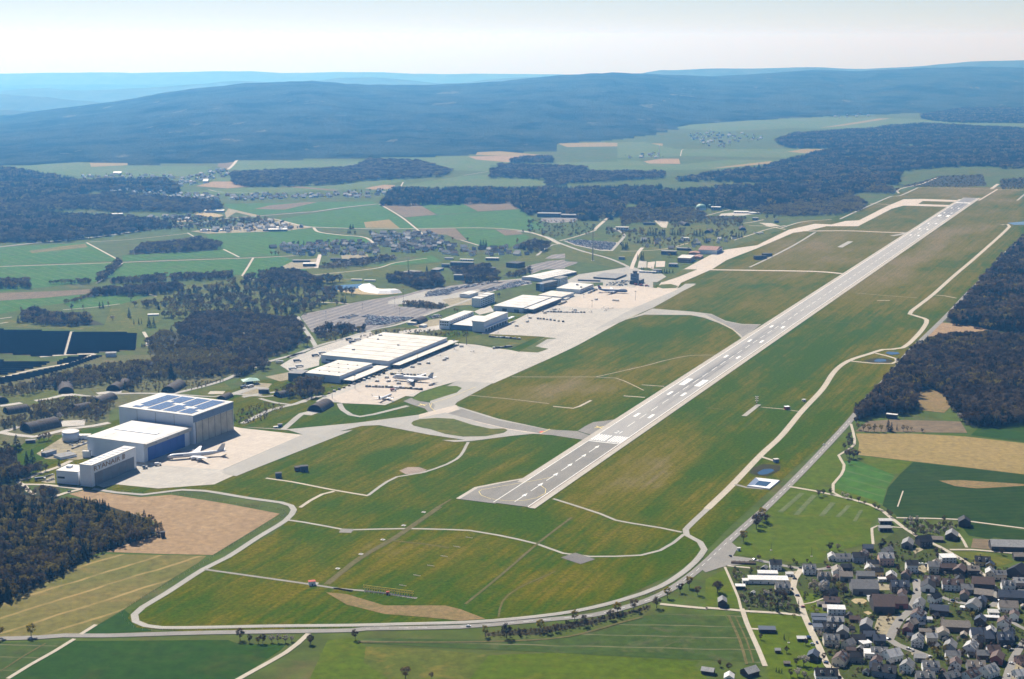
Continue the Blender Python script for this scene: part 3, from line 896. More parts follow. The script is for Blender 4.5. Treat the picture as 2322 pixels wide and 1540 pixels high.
ROADS = [
    ('concrete', 14, 'D', [(1190, 616), (1600, 622), (1900, 628), (2060, 642)]),
    ('concrete', 13, 'S', [(380, 530), (820, 528), (1060, 537), (1300, 545)]),
    ('taxi_grey', 13, 'S', [(1180, 570), (1240, 560), (1330, 540)]),
    ('taxi_grey', 7, 'L', [(610, 172), (760, 195), (940, 210), (1060, 195), (1200, 178), (1350, 185), (1650, 235), (1850, 262), (1915, 282), (1935, 310), (1880, 380), (1700, 490), (1500, 620), (1340, 700), (1100, 855), (940, 950), (885, 1000), (893, 1045), (960, 1073), (1060, 1086), (1400, 1083), (1800, 1075), (2322, 1070), ('M', 500, 617), (830, 608), (1100, 588), (1400, 550), (1650, 490), (1850, 420), (1990, 330), (2060, 260), (2083, 225), (2060, 185), (1990, 148), (1985, 120), (2110, 0)]),
    ('track', 8.5, 'R', [(10, 1142), (190, 970), (400, 750), (550, 610), (700, 430), (850, 270), (930, 150), (1000, 85), (1080, 45), (1200, 8), ('S', 1110, 1515), (1270, 1500), (1400, 1390), (1470, 1290), (1450, 1255), (1330, 1220), (1345, 1195), (1520, 1060), (1700, 900), (1900, 730), (2160, 490), (2090, 478)]),
    ('track', 6, 'R', [(1060, 62), (1220, 78), (1360, 80), (1390, 45), (1240, 5)]),
    ('track', 5, 'R', [(405, 760), (500, 790)]),
    ('road', 5, 'R', [(215, 962), (300, 985), (420, 995)]),
    ('track', 4, 'S', [(1520, 1060), (1620, 1068), (1720, 1088)]),
    ('road', 9, 'L', [(-60, 1160), (250, 1150), (420, 1137), (700, 1138), (1300, 1120), (1900, 1110), (2322, 1103), ('M', 300, 642), (800, 632), (1100, 608), (1300, 590), (1500, 570), (1700, 520), (1860, 460), (2000, 370), (2100, 285), (2200, 190), (2322, 80), ('R', 430, 1140), (600, 975), (800, 770), (1050, 500), (1180, 340), (1400, 100), (1480, 0), ('S', 1600, 1270), (1800, 1060), (2000, 860), (2100, 740), (2150, 690), (2320, 560)]),
    ('track', 5, 'L', [(2030, 1125), (1960, 1190), (1880, 1250), (1560, 1430)]),
    ('track', 4, 'L', [(632, 1066), (530, 1130)]), ('track', 4, 'L', [(490, 1160), (360, 1240), (200, 1330), (50, 1422)]),
    ('road', 4, 'L', [(1345, 702), (1600, 738), (2050, 802), (2322, 845), ('M', 130, 430), (290, 442), (400, 455), (570, 482)]),
    ('taxi_grey', 4, 'L', [(1880, 375), (2000, 392), (2322, 452), ('M', 170, 124), (350, 118), (520, 115), (850, 125), (1000, 150), (1200, 195), (1340, 245), (1480, 262), (1750, 255), (1850, 230), (1920, 190), (1975, 145)]),
    ('taxi_grey', 4, 'T', [(1010, 1100), (1200, 1160), (1360, 1212), (1480, 1262), (1820, 1320), ('M', 1965, 134)]),
    ('track', 4, 'O', [(603, 1085), (660, 1093), (757, 1112), (835, 1125)]), ('track', 4.5, 'L', [(1975, 295), (2040, 250), (2120, 208), (2200, 188)]),
    ('taxi_grey', 4, 'O', [(835, 1124), (860, 1105), (900, 1082), (960, 1072), (1035, 1042), (1062, 1003)]),
    ('asphalt', 14, 'M', [(165, 126), (230, 128)]), ('asphalt_dark', 22, 'M', [(1365, 255), (1470, 290)]),
    ('worn', 3, 'M', [(825, 512), (1000, 370), (1210, 190), (1385, 55)]), ('worn', 7, 'M', [(95, 408), (270, 270), (450, 165), (690, 0)]), ('worn', 2.5, 'M', [(440, 178), (600, 195), (740, 215)]), ('worn', 2, 'M', [(1000, 580), (1020, 500), (1100, 430), (1300, 340)]),
    ('track', 1.8, 'T', [(700, 183), (1000, 184), (1330, 184), (1480, 192), (1600, 240), (1690, 285)]), ('track', 1.8, 'T', [(1330, 184), (1700, 100), (1850, 60), (2050, 22), (2250, 20)]), ('track', 1.8, 'T', [(385, 322), (700, 352), (980, 385)]), ('track', 4, 'T', [(1010, 405), (1160, 420), (1295, 360)]), ('track', 3, 'T', [(1675, 243), (1845, 255)]), ('track', 4, 'T', [(1540, 326), (1700, 338)]),
    ('worn', 3, 'T', [(0, 1270), (100, 1190), (240, 1105)]), ('worn', 2.5, 'R', [(0, 402), (130, 415)]), ('track', 2.5, 'R', [(400, 398), (560, 412), (695, 432)]), ('track', 2, 'S', [(880, 1045), (1150, 1068), (1390, 1085)]), ('track', 5, 'S', [(1060, 1107), (1165, 1107)]), ('worn', 2, 'S', [(540, 1275), (900, 1300)]), ('worn', 3, 'D', [(1280, 670), (1330, 630)]),
    ('mown', 6, 'R', [(545, 1165), (620, 1100), (705, 1025)]), ('mown', 6, 'R', [(662, 1185), (720, 1120), (795, 1040)]), ('mown', 6, 'R', [(845, 1195), (880, 1150), (930, 1095)]), ('mown', 5, 'R', [(960, 1200), (1000, 1165), (1045, 1115)]), ('mown', 4, 'R', [(1085, 1232), (1110, 1190), (1135, 1150)]),
    ('worn', 2.6, 'V', [(170, 830), (250, 1010), (300, 1180)]), ('worn', 1.6, 'V', [(215, 830), (300, 1010), (350, 1170)]), ('track', 1.5, 'R', [(1400, 1125), (1440, 1010)]), ('worn', 3, 'M', [(260, 712), (800, 712), (1250, 697), (1450, 665), (1640, 610), (1760, 580)]), ('worn', 2, 'L', [(0, 1375), (160, 1270), (300, 1190)]),
    # village lanes
    ('road', 6.5, 'V', [(170, 395), (250, 405), (400, 425), (560, 460), (690, 482), (820, 490), (930, 475), (1060, 465)]),
    ('track', 6, 'V', [(700, 482), (650, 560), (638, 620), (680, 700), (706, 780), (722, 830), (780, 960), (830, 1060), (890, 1190), (940, 1240), (990, 1300)]),
    ('track', 5, 'V', [(730, 828), (560, 808), (290, 793), (180, 782), (0, 768), ('M', 2100, 536), (1980, 525), (1850, 512)]),
    ('track', 4.5, 'V', [(265, 775), (300, 880), (330, 950), (380, 1060), (435, 1195)]), ('track', 3.5, 'V', [(330, 922), (390, 925)]),
    ('track', 2.5, 'V', [(262, 790), (240, 700), (180, 560), (140, 470)]),
    ('track', 5, 'R', [(610, 978), (800, 1010), (980, 1050), (1200, 1110), (1300, 1160), ('V', 1290, 60), (1400, 150), (1540, 245), (1700, 320), (1840, 400), (1980, 490), (2040, 540)]),
    ('track', 3.5, 'R', [(1060, 520), (1080, 600), (1085, 670), (1020, 720), (970, 750), (1010, 820), (990, 890), (930, 960), (930, 1020), (985, 1050)]),
    ('track', 4, 'V', [(1390, 112), (1600, 116), (1850, 125), (1940, 140), (2340, 192)]), ('track', 4.5, 'V', [(1780, 345), (1950, 345), (2100, 358), (2340, 378)]),
    ('track', 3, 'V', [(1222, 305), (1215, 240), (1212, 190), (1250, 172), (1430, 184)]), ('track', 3, 'V', [(1840, 225), (1880, 280), (1905, 330)]),
    ('road', 8, 'V', [(1535, 560), (1545, 640), (1535, 700), (1480, 800), (1420, 850), (1370, 930), (1340, 1000), (1400, 1040), (1480, 1070), (1640, 1130)]),
    ('road', 6, 'V', [(1620, 670), (1720, 690), (1800, 720), (1900, 740)]), ('road', 6, 'V', [(2040, 540), (2120, 640), (2130, 720), (2080, 760)]),
    ('road', 7, 'V', [(2340, 1000), (2290, 1060), (2240, 1150), (2190, 1300)]), ('road', 5, 'V', [(2230, 870), (2280, 900), (2340, 930)]),
    ('track', 2, 'V', [(700, 745), (780, 730), (860, 700)]), ('track', 3.5, 'V', [(160, 462), (330, 478)]),
    # airport land side
    ('taxi_grey', 9, 'A', [(1140, 272), (1450, 190), (1700, 80), (2000, 0), ('B', 400, 432), (660, 330), (900, 262), (1130, 188), (1280, 160), (1430, 120), (1740, 10), ('C', 480, 455), (620, 400), (760, 352), (1000, 290)]),
    ('taxi_grey', 8, 'B', [(480, 70), (530, 160), (600, 260), (640, 330)]), ('track', 5, 'B', [(10, 210), (50, 340), (90, 470), (115, 520)]),
    ('taxi_grey', 9, 'D', [(-80, 362), (0, 370), (130, 405), (200, 440), (340, 490), (520, 540), (640, 590), (660, 615)]), ('taxi_grey', 7, 'D', [(50, 522), (110, 475), (160, 450), (210, 445)]),
    ('track', 10, 'D', [(430, 352), (470, 315), (520, 275), (600, 235)]), ('taxi_grey', 8, 'D', [(560, 342), (620, 380), (615, 410), (540, 492)]),
    ('concrete', 9, 'D', [(672, 610), (690, 560), (720, 500), (745, 470)]), ('track', 6, 'D', [(200, 425), (300, 400), (380, 375), (440, 355)]),
    ('track', 5, 'D', [(600, 495), (760, 490), (900, 478), (1050, 440)]), ('track', 5, 'Q', [(1280, 290), (1500, 230), (1680, 190)]),
    ('track', 5, 'Q', [(1650, 610), (1900, 530), (2080, 470), (2330, 415)]), ('track', 6, 'Q', [(1750, 390), (1900, 370), (2040, 340)]), ('track', 7, 'Q', [(1850, 420), (2080, 425), (2330, 470)]),
    ('track', 6, 'D', [(1660, 340), (1800, 300), (1990, 285)]), ('taxi_grey', 7, 'S', [(750, 430), (900, 360), (1060, 290), (1180, 240), (1250, 235), (1400, 168)]),
    ('track', 7, 'S', [(1240, 215), (1230, 190), (1300, 165), (1420, 140), (1560, 85)]), ('track', 5, 'S', [(1400, 168), (1700, 172), (2000, 182), (2290, 190)]), ('track', 12, 'S', [(2010, 178), (2065, 138)]),
    ('concrete', 6, 'S', [(1905, 275), (2060, 182)]), ('track', 6, 'S', [(1000, 300), (1180, 312)]), ('taxi_grey', 7, 'S', [(2225, 275), (2300, 210)]),
    ('taxi_grey', 6, 'S', [(0, 830), (200, 735), (380, 640), (545, 540)]), ('taxi_grey', 14, 'S', [(750, 665), (840, 615)]),
    # shelter loops at the left edge
    ('concrete_grey', 12, 'A', [(0, 352), (60, 345), (140, 332)]), ('concrete_grey', 11, 'A', [(230, 318), (320, 305), (400, 285), (480, 272)]), ('concrete_grey', 14, 'A', [(400, 282), (490, 280)]),
    ('concrete_grey', 11, 'A', [(720, 462), (600, 485), (460, 500), (380, 520), (220, 555), (80, 540), (0, 525)]), ('concrete_grey', 10, 'A', [(0, 528), (60, 510), (150, 480)]), ('concrete_grey', 34, 'A', [(400, 470), (560, 462)]),
    ('concrete_grey', 16, 'A', [(640, 272), (720, 262), (800, 258)]), ('taxi_grey', 8, 'A', [(480, 275), (620, 290), (760, 272), (900, 268), (1140, 272)]), ('concrete_grey', 14, 'A', [(1070, 268), (1160, 270)]),
    ('track', 7, 'A', [(120, 846), (180, 830), (260, 795), (380, 755), (470, 712)]), ('track', 6, 'A', [(115, 850), (165, 880), (185, 910), (225, 935)]), ('track', 6, 'A', [(150, 868), (300, 870), (420, 885), (545, 900)]), ('track', 6, 'A', [(540, 898), (430, 925), (340, 955)]),
    ('taxi_grey', 9, 'B', [(0, 1010), (250, 890), (460, 840), (620, 780), (720, 765)]), ('taxi_grey', 8, 'B', [(0, 780), (150, 750), (290, 735)]), ('taxi_grey', 7, 'B', [(150, 790), (300, 830), (430, 845), (560, 815)]), ('taxi_grey', 9, 'B', [(360, 1060), (430, 1000), (520, 925), (600, 905)]),
    ('taxi_grey', 8, 'B', [(850, 835), (880, 890), (950, 935), (1030, 950), (1150, 930), (1450, 855)]), ('concrete_grey', 16, 'B', [(560, 935), (640, 905)]),
    ('track', 20, 'A', [(1375, 265), (1475, 265)]), ('taxi_grey', 16, 'A', [(1540, 275), (1680, 230), (1740, 240)]), ('taxi_grey', 6, 'A', [(1150, 275), (1400, 290), (1560, 275), (1740, 290), (1800, 285)]),
    # far roads and lanes
    ('road', 13, 'E', [(-60, 705), (0, 698), (300, 665), (700, 625), (1100, 570), (1450, 525), (1650, 490), (1950, 465), (2322, 435), ('F', 600, 236), (820, 205), (1030, 183)]),
    ('track', 5, 'E', [(650, 665), (780, 735), (900, 800)]), ('track', 6, 'E', [(-20, 846), (480, 830), (900, 815), (1300, 800), (1900, 780), (2220, 764)]), ('track', 5, 'E', [(1680, 715), (1800, 775)]),
    ('track', 5, 'E', [(1905, 780), (1870, 840), (1825, 910)]), ('track', 5, 'E', [(1815, 910), (1905, 945)]), ('track', 4, 'E', [(660, 662), (1000, 640), (1420, 595)]), ('track', 4, 'E', [(1410, 592), (1480, 632)]), ('track', 5, 'E', [(920, 820), (800, 920), (725, 972)]),
    ('track', 6, 'F', [(1045, 183), (1120, 225), (1200, 275), (1300, 355), (1420, 455)]), ('track', 8, 'F', [(300, 275), (380, 287), (520, 322), (620, 335), (960, 345), (1300, 345), (1720, 340), (1980, 358), (2120, 395), (2225, 445)]),
    ('track', 8, 'F', [(612, 338), (650, 368), (800, 388), (950, 403), (1030, 460)]), ('track', 5, 'F', [(560, 655), (1000, 610), (1150, 570), (1360, 540)]), ('concrete', 9, 'F', [(630, 605), (655, 515)]), ('track', 6, 'F', [(1580, 420), (1700, 455)]),
    ('track', 12, 'H', [(1500, 826), (1530, 800), (1565, 758)]), ('track', 5, 'I', [(585, 975), (622, 910)]), ('track', 4, 'I', [(1020, 865), (1180, 840)]), ('track', 4, 'H', [(1370, 958), (1470, 975), (1780, 978)]), ('track', 4, 'J', [(360, 640), (370, 605), (400, 600)]),
    ('track', 4, 'P', [(790, 350), (1200, 315), (1500, 275)]), ('track', 5, 'P', [(0, 460), (150, 440)]), ('track', 5, 'P', [(0, 520), (100, 505)]), ('track', 4, 'P', [(1860, 150), (1960, 180)]), ('track', 6, 'P', [(1800, 625), (1850, 720), (1840, 800)]),
    ('track', 6, 'N', [(330, 500), (600, 505), (760, 520)]),
]
for k, (mt, w, v, l) in enumerate(ROADS):
    ribbon('road' if mt != 'track' else 'track', pts(v, l), w, mt, LAYER['road'] + 0.0006 * k if w < 12 else LAYER['taxi'] - 0.05 + 0.0005 * k)

# yards, car parks, hard standings: (material, view, outline)
YARDS = [
    ('car_park', 'N', [(125, 690), (170, 650), (420, 600), (750, 520), (1000, 470), (1480, 400), (1750, 330), (2330, 250), (2330, 470), (1780, 470), (1480, 470), (1400, 550), (1960, 590), (1640, 700), (1300, 800), (960, 870), (270, 890), (200, 790)]),
    ('taxi_grey', 'X', [(0, 950), (500, 810), (1200, 700), (1760, 650), (1900, 720), (1280, 830), (1000, 950), (700, 987), (0, 987)]),
    ('car_park', 'X', [(640, 790), (1180, 705), (1780, 660), (1900, 705), (1280, 820), (1180, 790), (880, 840), (800, 870), (470, 895), (520, 830)]),
    ('car_park', 'K', [(100, 200), (400, 130), (640, 95), (1010, 110), (980, 140), (680, 240), (480, 240), (160, 270)]),
    ('car_park', 'X', [(1850, 480), (2100, 420), (2330, 400), (2330, 520), (2050, 525), (1890, 590), (1800, 500)]),
    ('car_park', 'X', [(2060, 390), (2150, 340), (2330, 320), (2330, 385)]),
    ('taxi_grey', 'D', [(225, 425), (330, 418), (585, 435), (540, 492), (470, 490), (300, 455)]),
    ('car_park', 'D', [(80, 275), (330, 270), (300, 300), (150, 308), (80, 295)]),
    ('taxi_grey', 'K', [(820, 430), (1020, 330), (1500, 260), (1950, 190), (2100, 240), (2330, 320), (2330, 560), (1450, 540), (1450, 470), (1020, 480), (860, 520)]),
    ('concrete_grey', 'Q', [(400, 880), (500, 885), (500, 970), (380, 975)]), ('concrete', 'Q', [(515, 900), (615, 890), (590, 990), (510, 970)]), ('concrete', 'Q', [(625, 885), (745, 885), (740, 960), (620, 965)]),
    ('taxi_grey', 'Q', [(400, 1060), (700, 1050), (760, 1090), (640, 1161), (400, 1161)]), ('track', 'Q', [(600, 350), (790, 365), (760, 450), (700, 440), (640, 390)]),
    ('concrete_grey', 'Q', [(1480, 260), (1780, 235), (2000, 250), (1780, 285), (1450, 290)]), ('track', 'Q', [(1980, 380), (2150, 385), (2260, 420), (2100, 430)]),
    ('yard', 'A', [(240, 665), (440, 540), (600, 560), (600, 690), (520, 705), (300, 700)]), ('yard', 'A', [(270, 850), (360, 800), (365, 860), (300, 858)]),
    ('taxi_grey', 'B', [(560, 445), (900, 290), (1100, 265), (1180, 300), (700, 400), (660, 480), (580, 490)]), ('concrete_grey', 'B', [(330, 500), (420, 445), (640, 350), (900, 268), (1120, 200), (1210, 262), (1400, 228), (900, 340), (672, 420), (672, 500), (560, 530), (420, 560), (380, 530)]), ('yard', 'B', [(200, 600), (420, 555), (420, 620), (330, 640)]), ('yard', 'B', [(0, 690), (120, 650), (260, 660), (160, 770), (0, 775)]),
    ('yard', 'C', [(80, 610), (330, 570), (340, 640), (180, 645)]), ('yard', 'C', [(340, 430), (570, 400), (620, 420), (560, 470), (400, 480)]), ('concrete_grey', 'C', [(0, 670), (340, 620), (340, 655), (30, 690)]), ('concrete_grey', 'C', [(580, 520), (700, 470), (730, 520), (620, 545)]),
    ('yard', 'U', [(240, 545), (350, 490), (700, 440), (740, 400), (700, 570), (420, 585), (260, 580)]), ('yard', 'U', [(1000, 395), (1360, 390), (1370, 440), (1020, 450)]), ('sand', 'Z', [(540, 250), (680, 235), (870, 270), (820, 290), (640, 290)]),
    ('sand', 'Z', [(330, 325), (540, 320), (550, 338), (350, 345)]), ('yard', 'Z', [(520, 440), (900, 400), (1300, 320), (1450, 330), (1800, 400), (1500, 440), (700, 465)]), ('yard', 'Z', [(880, 250), (920, 200), (1280, 280), (1200, 290), (1000, 240), (900, 300)]),
    ('yard', 'V', [(1260, 830), (1480, 810), (1420, 900), (1380, 990), (1320, 1010), (1230, 915)]), ('yard', 'V', [(1250, 590), (1340, 600), (1345, 640), (1250, 640)]), ('yard', 'V', [(1545, 470), (1620, 440), (1640, 500), (1560, 520)]), ('yard', 'V', [(2090, 660), (2150, 640), (2150, 780), (2100, 760)]), ('yard', 'V', [(1240, 900), (1340, 920), (1330, 960), (1240, 950)]), ('yard', 'V', [(2230, 1180), (2340, 1170), (2340, 1290), (2200, 1290)]),
    ('yard', 'V', [(600, 500), (680, 500), (640, 640), (600, 640)]), ('sand', 'V', [(1060, 715), (1090, 700), (1150, 702), (1180, 720), (1150, 738), (1090, 738)]), ('sand', 'V', [(1150, 800), (1185, 792), (1215, 808), (1185, 822)]), ('yard', 'V', [(880, 1190), (960, 1180), (990, 1290), (900, 1290)]), ('yard', 'V', [(1500, 340), (1560, 330), (1590, 345), (1530, 375)]), ('yard', 'V', [(1500, 1080), (1640, 1130), (1660, 1180), (1500, 1110)]),
    ('road', 'M', [(2070, 330), (2110, 250), (2200, 165), (2260, 215), (2230, 265), (2320, 275), (2322, 300), (2200, 310), (2090, 345)]), ('taxi_grey', 'R', [(262, 462), (370, 378), (405, 380), (300, 464)]),
    ('taxi_grey', 'M', [(20, 395), (55, 400), (40, 415), (0, 412)]), ('joint_brown', 'O', [(905, 1068), (925, 1060), (950, 1060), (968, 1066), (955, 1075), (920, 1076)]),
    ('reed', 'M', [(90, 450), (200, 460), (400, 520), (720, 520), (800, 540), (930, 590), (800, 600), (600, 580), (400, 565), (200, 515)]), ('reed', 'R', [(1700, 935), (1850, 930), (2330, 960), (2330, 972), (1980, 992), (1820, 975)]), ('reed', 'R', [(1540, 280), (1640, 270), (1740, 300), (1800, 380), (1740, 440), (1560, 420)]),
    ('soil', 'S', [(1600, 1290), (1800, 1310), (1990, 1350), (1900, 1370), (1700, 1370), (1540, 1400), (1480, 1410)]),
]
for k, (mt, v, l) in enumerate(YARDS):
    nm = {'car_park': 'car_park', 'reed': 'reed_bed', 'soil': 'field'}.get(mt, 'yard')
    sheet(nm, pts(v, l), mt, LAYER['patch'] + 0.0012 * k)

# ------------------------------------------------------------------ runway


def rrect(x0, x1, s0, s1, z):
    return [RW(x0, s0, z), RW(x1, s0, z), RW(x1, s1, z), RW(x0, s1, z)]


S_END = 3500.0
ZR, ZM = LAYER['runway'], LAYER['mark']
runway = sheet('runway', rrect(-22.5, 22.5, -1, S_END, 0), 'runway_surface', ZR)
sheet('runway_overrun', rrect(-22.5, 22.5, -304, -1, 0), 'asphalt', ZR, runway)
sheet('runway_shoulder', rrect(-30.5, -22.5, -215, S_END - 60, 0), 'shoulder', ZR, runway)
sheet('runway_shoulder', rrect(24.2, 31.5, -306, S_END + 10, 0), 'shoulder', ZR, runway)
sheet('runway_joint', rrect(22.5, 24.2, -306, S_END, 0), 'joint_brown', ZR, runway)
sheet('turn_pad', pts('T', [(575, 1139), (292, 1103), (432, 1020), (810, 957), (845, 950)]), 'asphalt', ZR - 0.02, runway)
ribbon('turn_pad_edge', pts('T', [(292, 1103), (432, 1018), (600, 985), (800, 950), (860, 915)]), 5, 'shoulder', ZR + 0.03, runway, smooth=False)
ribbon('turn_line', pts('T', [(1005, 940), (820, 975), (640, 1005), (470, 1035), (450, 1050), (470, 1078), (540, 1104), (650, 1118), (790, 1116), (890, 1095), (950, 1062), (955, 1030), (920, 1006)]), 0.55, 'paint_yellow', ZM, runway)


def mark_mesh(name, w, l, mat='paint_white'):
    mb = MB()
    mb.face([(-w / 2, 0, 0), (w / 2, 0, 0), (w / 2, l, 0), (-w / 2, l, 0)])
    return mb.mesh(name, mat)


def mark(name, me, x, s, z=ZM):
    o = link(name, me, runway)
    o.location = RW(x, s, z)
    o.rotation_euler = (0, 0, RW_ANG - math.pi / 2)
    return o


me = mark_mesh('threshold_stripe', 2.0, 32)
for i in range(6):
    for sgn in (-1, 1):
        mark('threshold_stripe', me, sgn * (2.9 + 3.35 * i), 6)
mark('threshold_bar', mark_mesh('threshold_bar', 44, 2.0), 0, -1)
me = mark_mesh('centreline_stripe', 0.9, 30)
s = 92
while s < S_END - 120:
    mark('centreline_stripe', me, 0, s)
    s += 50
me = mark_mesh('touchdown_mark', 4.4, 23)
for s in (150, 300, 600, 750, 900):
    for x in (-10.6, 10.6):
        mark('touchdown_mark', me, x, s)
        mark('touchdown_mark', me, x, S_END - 190 - s - 23)
me = mark_mesh('aiming_mark', 9.0, 48)
for s in (372, S_END - 190 - 420):
    for x in (-12.3, 12.3):
        mark('aiming_mark', me, x, s)
me = mark_mesh('threshold_stripe_far', 2.0, 30)
for i in range(6):
    for sgn in (-1, 1):
        mark('threshold_stripe', me, sgn * (2.9 + 3.35 * i), S_END - 190)
for x in (-21.6, 21.6):
    sheet('side_line', rrect(x - 0.5, x + 0.5, -303, S_END - 4, 0), 'paint_white', ZM, runway)
mb = MB()
mb.face([(-0.5, 0, 0), (0.5, 0, 0), (0.5, 26, 0), (-0.5, 26, 0)])
mb.face([(-2.6, 26, 0), (2.6, 26, 0), (0, 38, 0)])
me = mb.mesh('arrow', 'paint_white')
for i in range(6):
    mark('arrow', me, 0, -292 + 47.5 * i)


def text_mesh(name, body, size, mat, extrude=0.0):
    cu = bpy.data.curves.new(name, 'FONT')
    cu.body = body
    cu.size = size
    cu.align_x = 'CENTER'
    cu.extrude = extrude
    cu.resolution_u = 3
    tmp = bpy.data.objects.new(name, cu)
    col.objects.link(tmp)
    dg = bpy.context.evaluated_depsgraph_get()
    me = bpy.data.meshes.new_from_object(tmp.evaluated_get(dg))
    col.objects.unlink(tmp)
    bpy.data.objects.remove(tmp)
    me.materials.clear()
    me.materials.append(MATS[mat])
    return me


num = text_mesh('runway_number', '21', 13, 'paint_white')
for v_ in num.vertices:
    v_.co.y *= 1.45
    v_.co.x *= 0.85
mark('runway_number', num, 0, 52)
# closed-stub crosses and the taxiway hold line
for v, x, y, a, mt in (('T', 1355, 560, 0.5, 'paint_yellow'), ('B', 1580, 843, 0.6, 'paint_yellow')):
    mb = MB()
    for t in (a, a + math.pi / 2):
        mb.box(-7.5, 7.5, -0.9, 0.9, 0, 0.02, rz=t)
    o = mb.build('closed_cross', mt, runway)
    o.location = gv(v, x, y, ZM)
ribbon('hold_line', pts('T', [(912, 612), (985, 578)]), 1.2, 'paint_yellow', ZM, runway, smooth=False)
sheet('hold_sign', pts('T', [(900, 605), (915, 595), (940, 592), (925, 604)]), 'paint_red', ZM, runway)
# yellow taxi lines
for v, l in (('B', [(2050, 690), (1800, 790), (1660, 835), (1650, 870), (1690, 910)]), ('T', [(80, 385), (85, 410), (110, 435)]), ('D', [(640, 945), (760, 908), (1080, 912), (1250, 960), (1395, 1050)])):
    ribbon('taxi_line', pts(v, l), 0.6, 'paint_yellow', ZM, runway)
# centre dashes of the public road
RD = smooth_line(pts('M', [(300, 642), (800, 632), (1100, 608), (1300, 590), (1500, 570), (1700, 520), (1860, 460), (2000, 370), (2100, 285), (2200, 190), (2322, 80), ('R', 430, 1140), (600, 975), (800, 770), (1050, 500)]), 4.0)
mb = MB()
acc, on = 0.0, True
for a, b_ in zip(RD, RD[1:]):
    d = (b_ - a)
    acc += d.length
    if acc > 8:
        acc, on = 0.0, not on
    if on and d.length > 0.01:
        n_ = Vector((-d.y, d.x, 0)).normalized() * 0.2
        z = Vector((0, 0, LAYER['road'] + 0.14))
        mb.face([a - n_ + z, b_ - n_ + z, b_ + n_ + z, a + n_ + z])
tag(mb.build('road_marking', 'paint_white'), kind='structure')
# ================================================================== trees
def leafmat(name, stops, transl=0.25, fine=0.35):
    m = bpy.data.materials.new(name)
    m.use_nodes = True
    nt = NT(m)
    nt.n.clear()
    oi = nt.new('ShaderNodeObjectInfo')
    at = nt.new('ShaderNodeAttribute', attribute_name='shade')
    n = nt.math('ADD', oi.outputs['Random'], nt.math('MULTIPLY', nt.math('SUBTRACT', at.outputs['Fac'], 0.5), fine), True)
    c = nt.ramp(n, stops)
    d = nt.new('ShaderNodeBsdfDiffuse')
    t = nt.new('ShaderNodeBsdfTranslucent')
    mx = nt.new('ShaderNodeMixShader')
    mx.inputs[0].default_value = transl
    nt.link(c, d.inputs[0])
    nt.link(c, t.inputs[0])
    nt.link(d.outputs[0], mx.inputs[1])
    nt.link(t.outputs[0], mx.inputs[2])
    o = nt.new('ShaderNodeOutputMaterial')
    nt.link(mx.outputs[0], o.inputs[0])
    MATS[name] = m


leafmat('twigs', [(0.0, (0.030, 0.021, 0.016)), (0.5, (0.076, 0.054, 0.035)), (1.0, (0.175, 0.128, 0.070))], 0.3, 0.7)
leafmat('buds', [(0.0, (0.100, 0.076, 0.018)), (0.5, (0.200, 0.152, 0.032)), (1.0, (0.235, 0.196, 0.036))], 0.5, 0.7)
leafmat('young_leaf', [(0.0, (0.21, 0.15, 0.018)), (0.5, (0.26, 0.20, 0.014)), (1.0, (0.23, 0.22, 0.016))], 0.5)
leafmat('needles', [(0.0, (0.005, 0.009, 0.004)), (0.5, (0.009, 0.014, 0.005)), (1.0, (0.018, 0.022, 0.007))], 0.15)
leafmat('blossom', [(0.0, (0.28, 0.24, 0.20)), (0.5, (0.40, 0.37, 0.33)), (1.0, (0.34, 0.29, 0.23))], 0.45)
leafmat('green_leaf', [(0.0, (0.030, 0.050, 0.010)), (0.5, (0.048, 0.066, 0.012)), (1.0, (0.070, 0.080, 0.016))], 0.4)
flat('bark', (0.050, 0.040, 0.032), 1.0, 0.0, var=0.3, scale=1.0)
LEAF = dict(r='twigs', b='buds', y='young_leaf', c='needles', w='blossom', g='green_leaf')


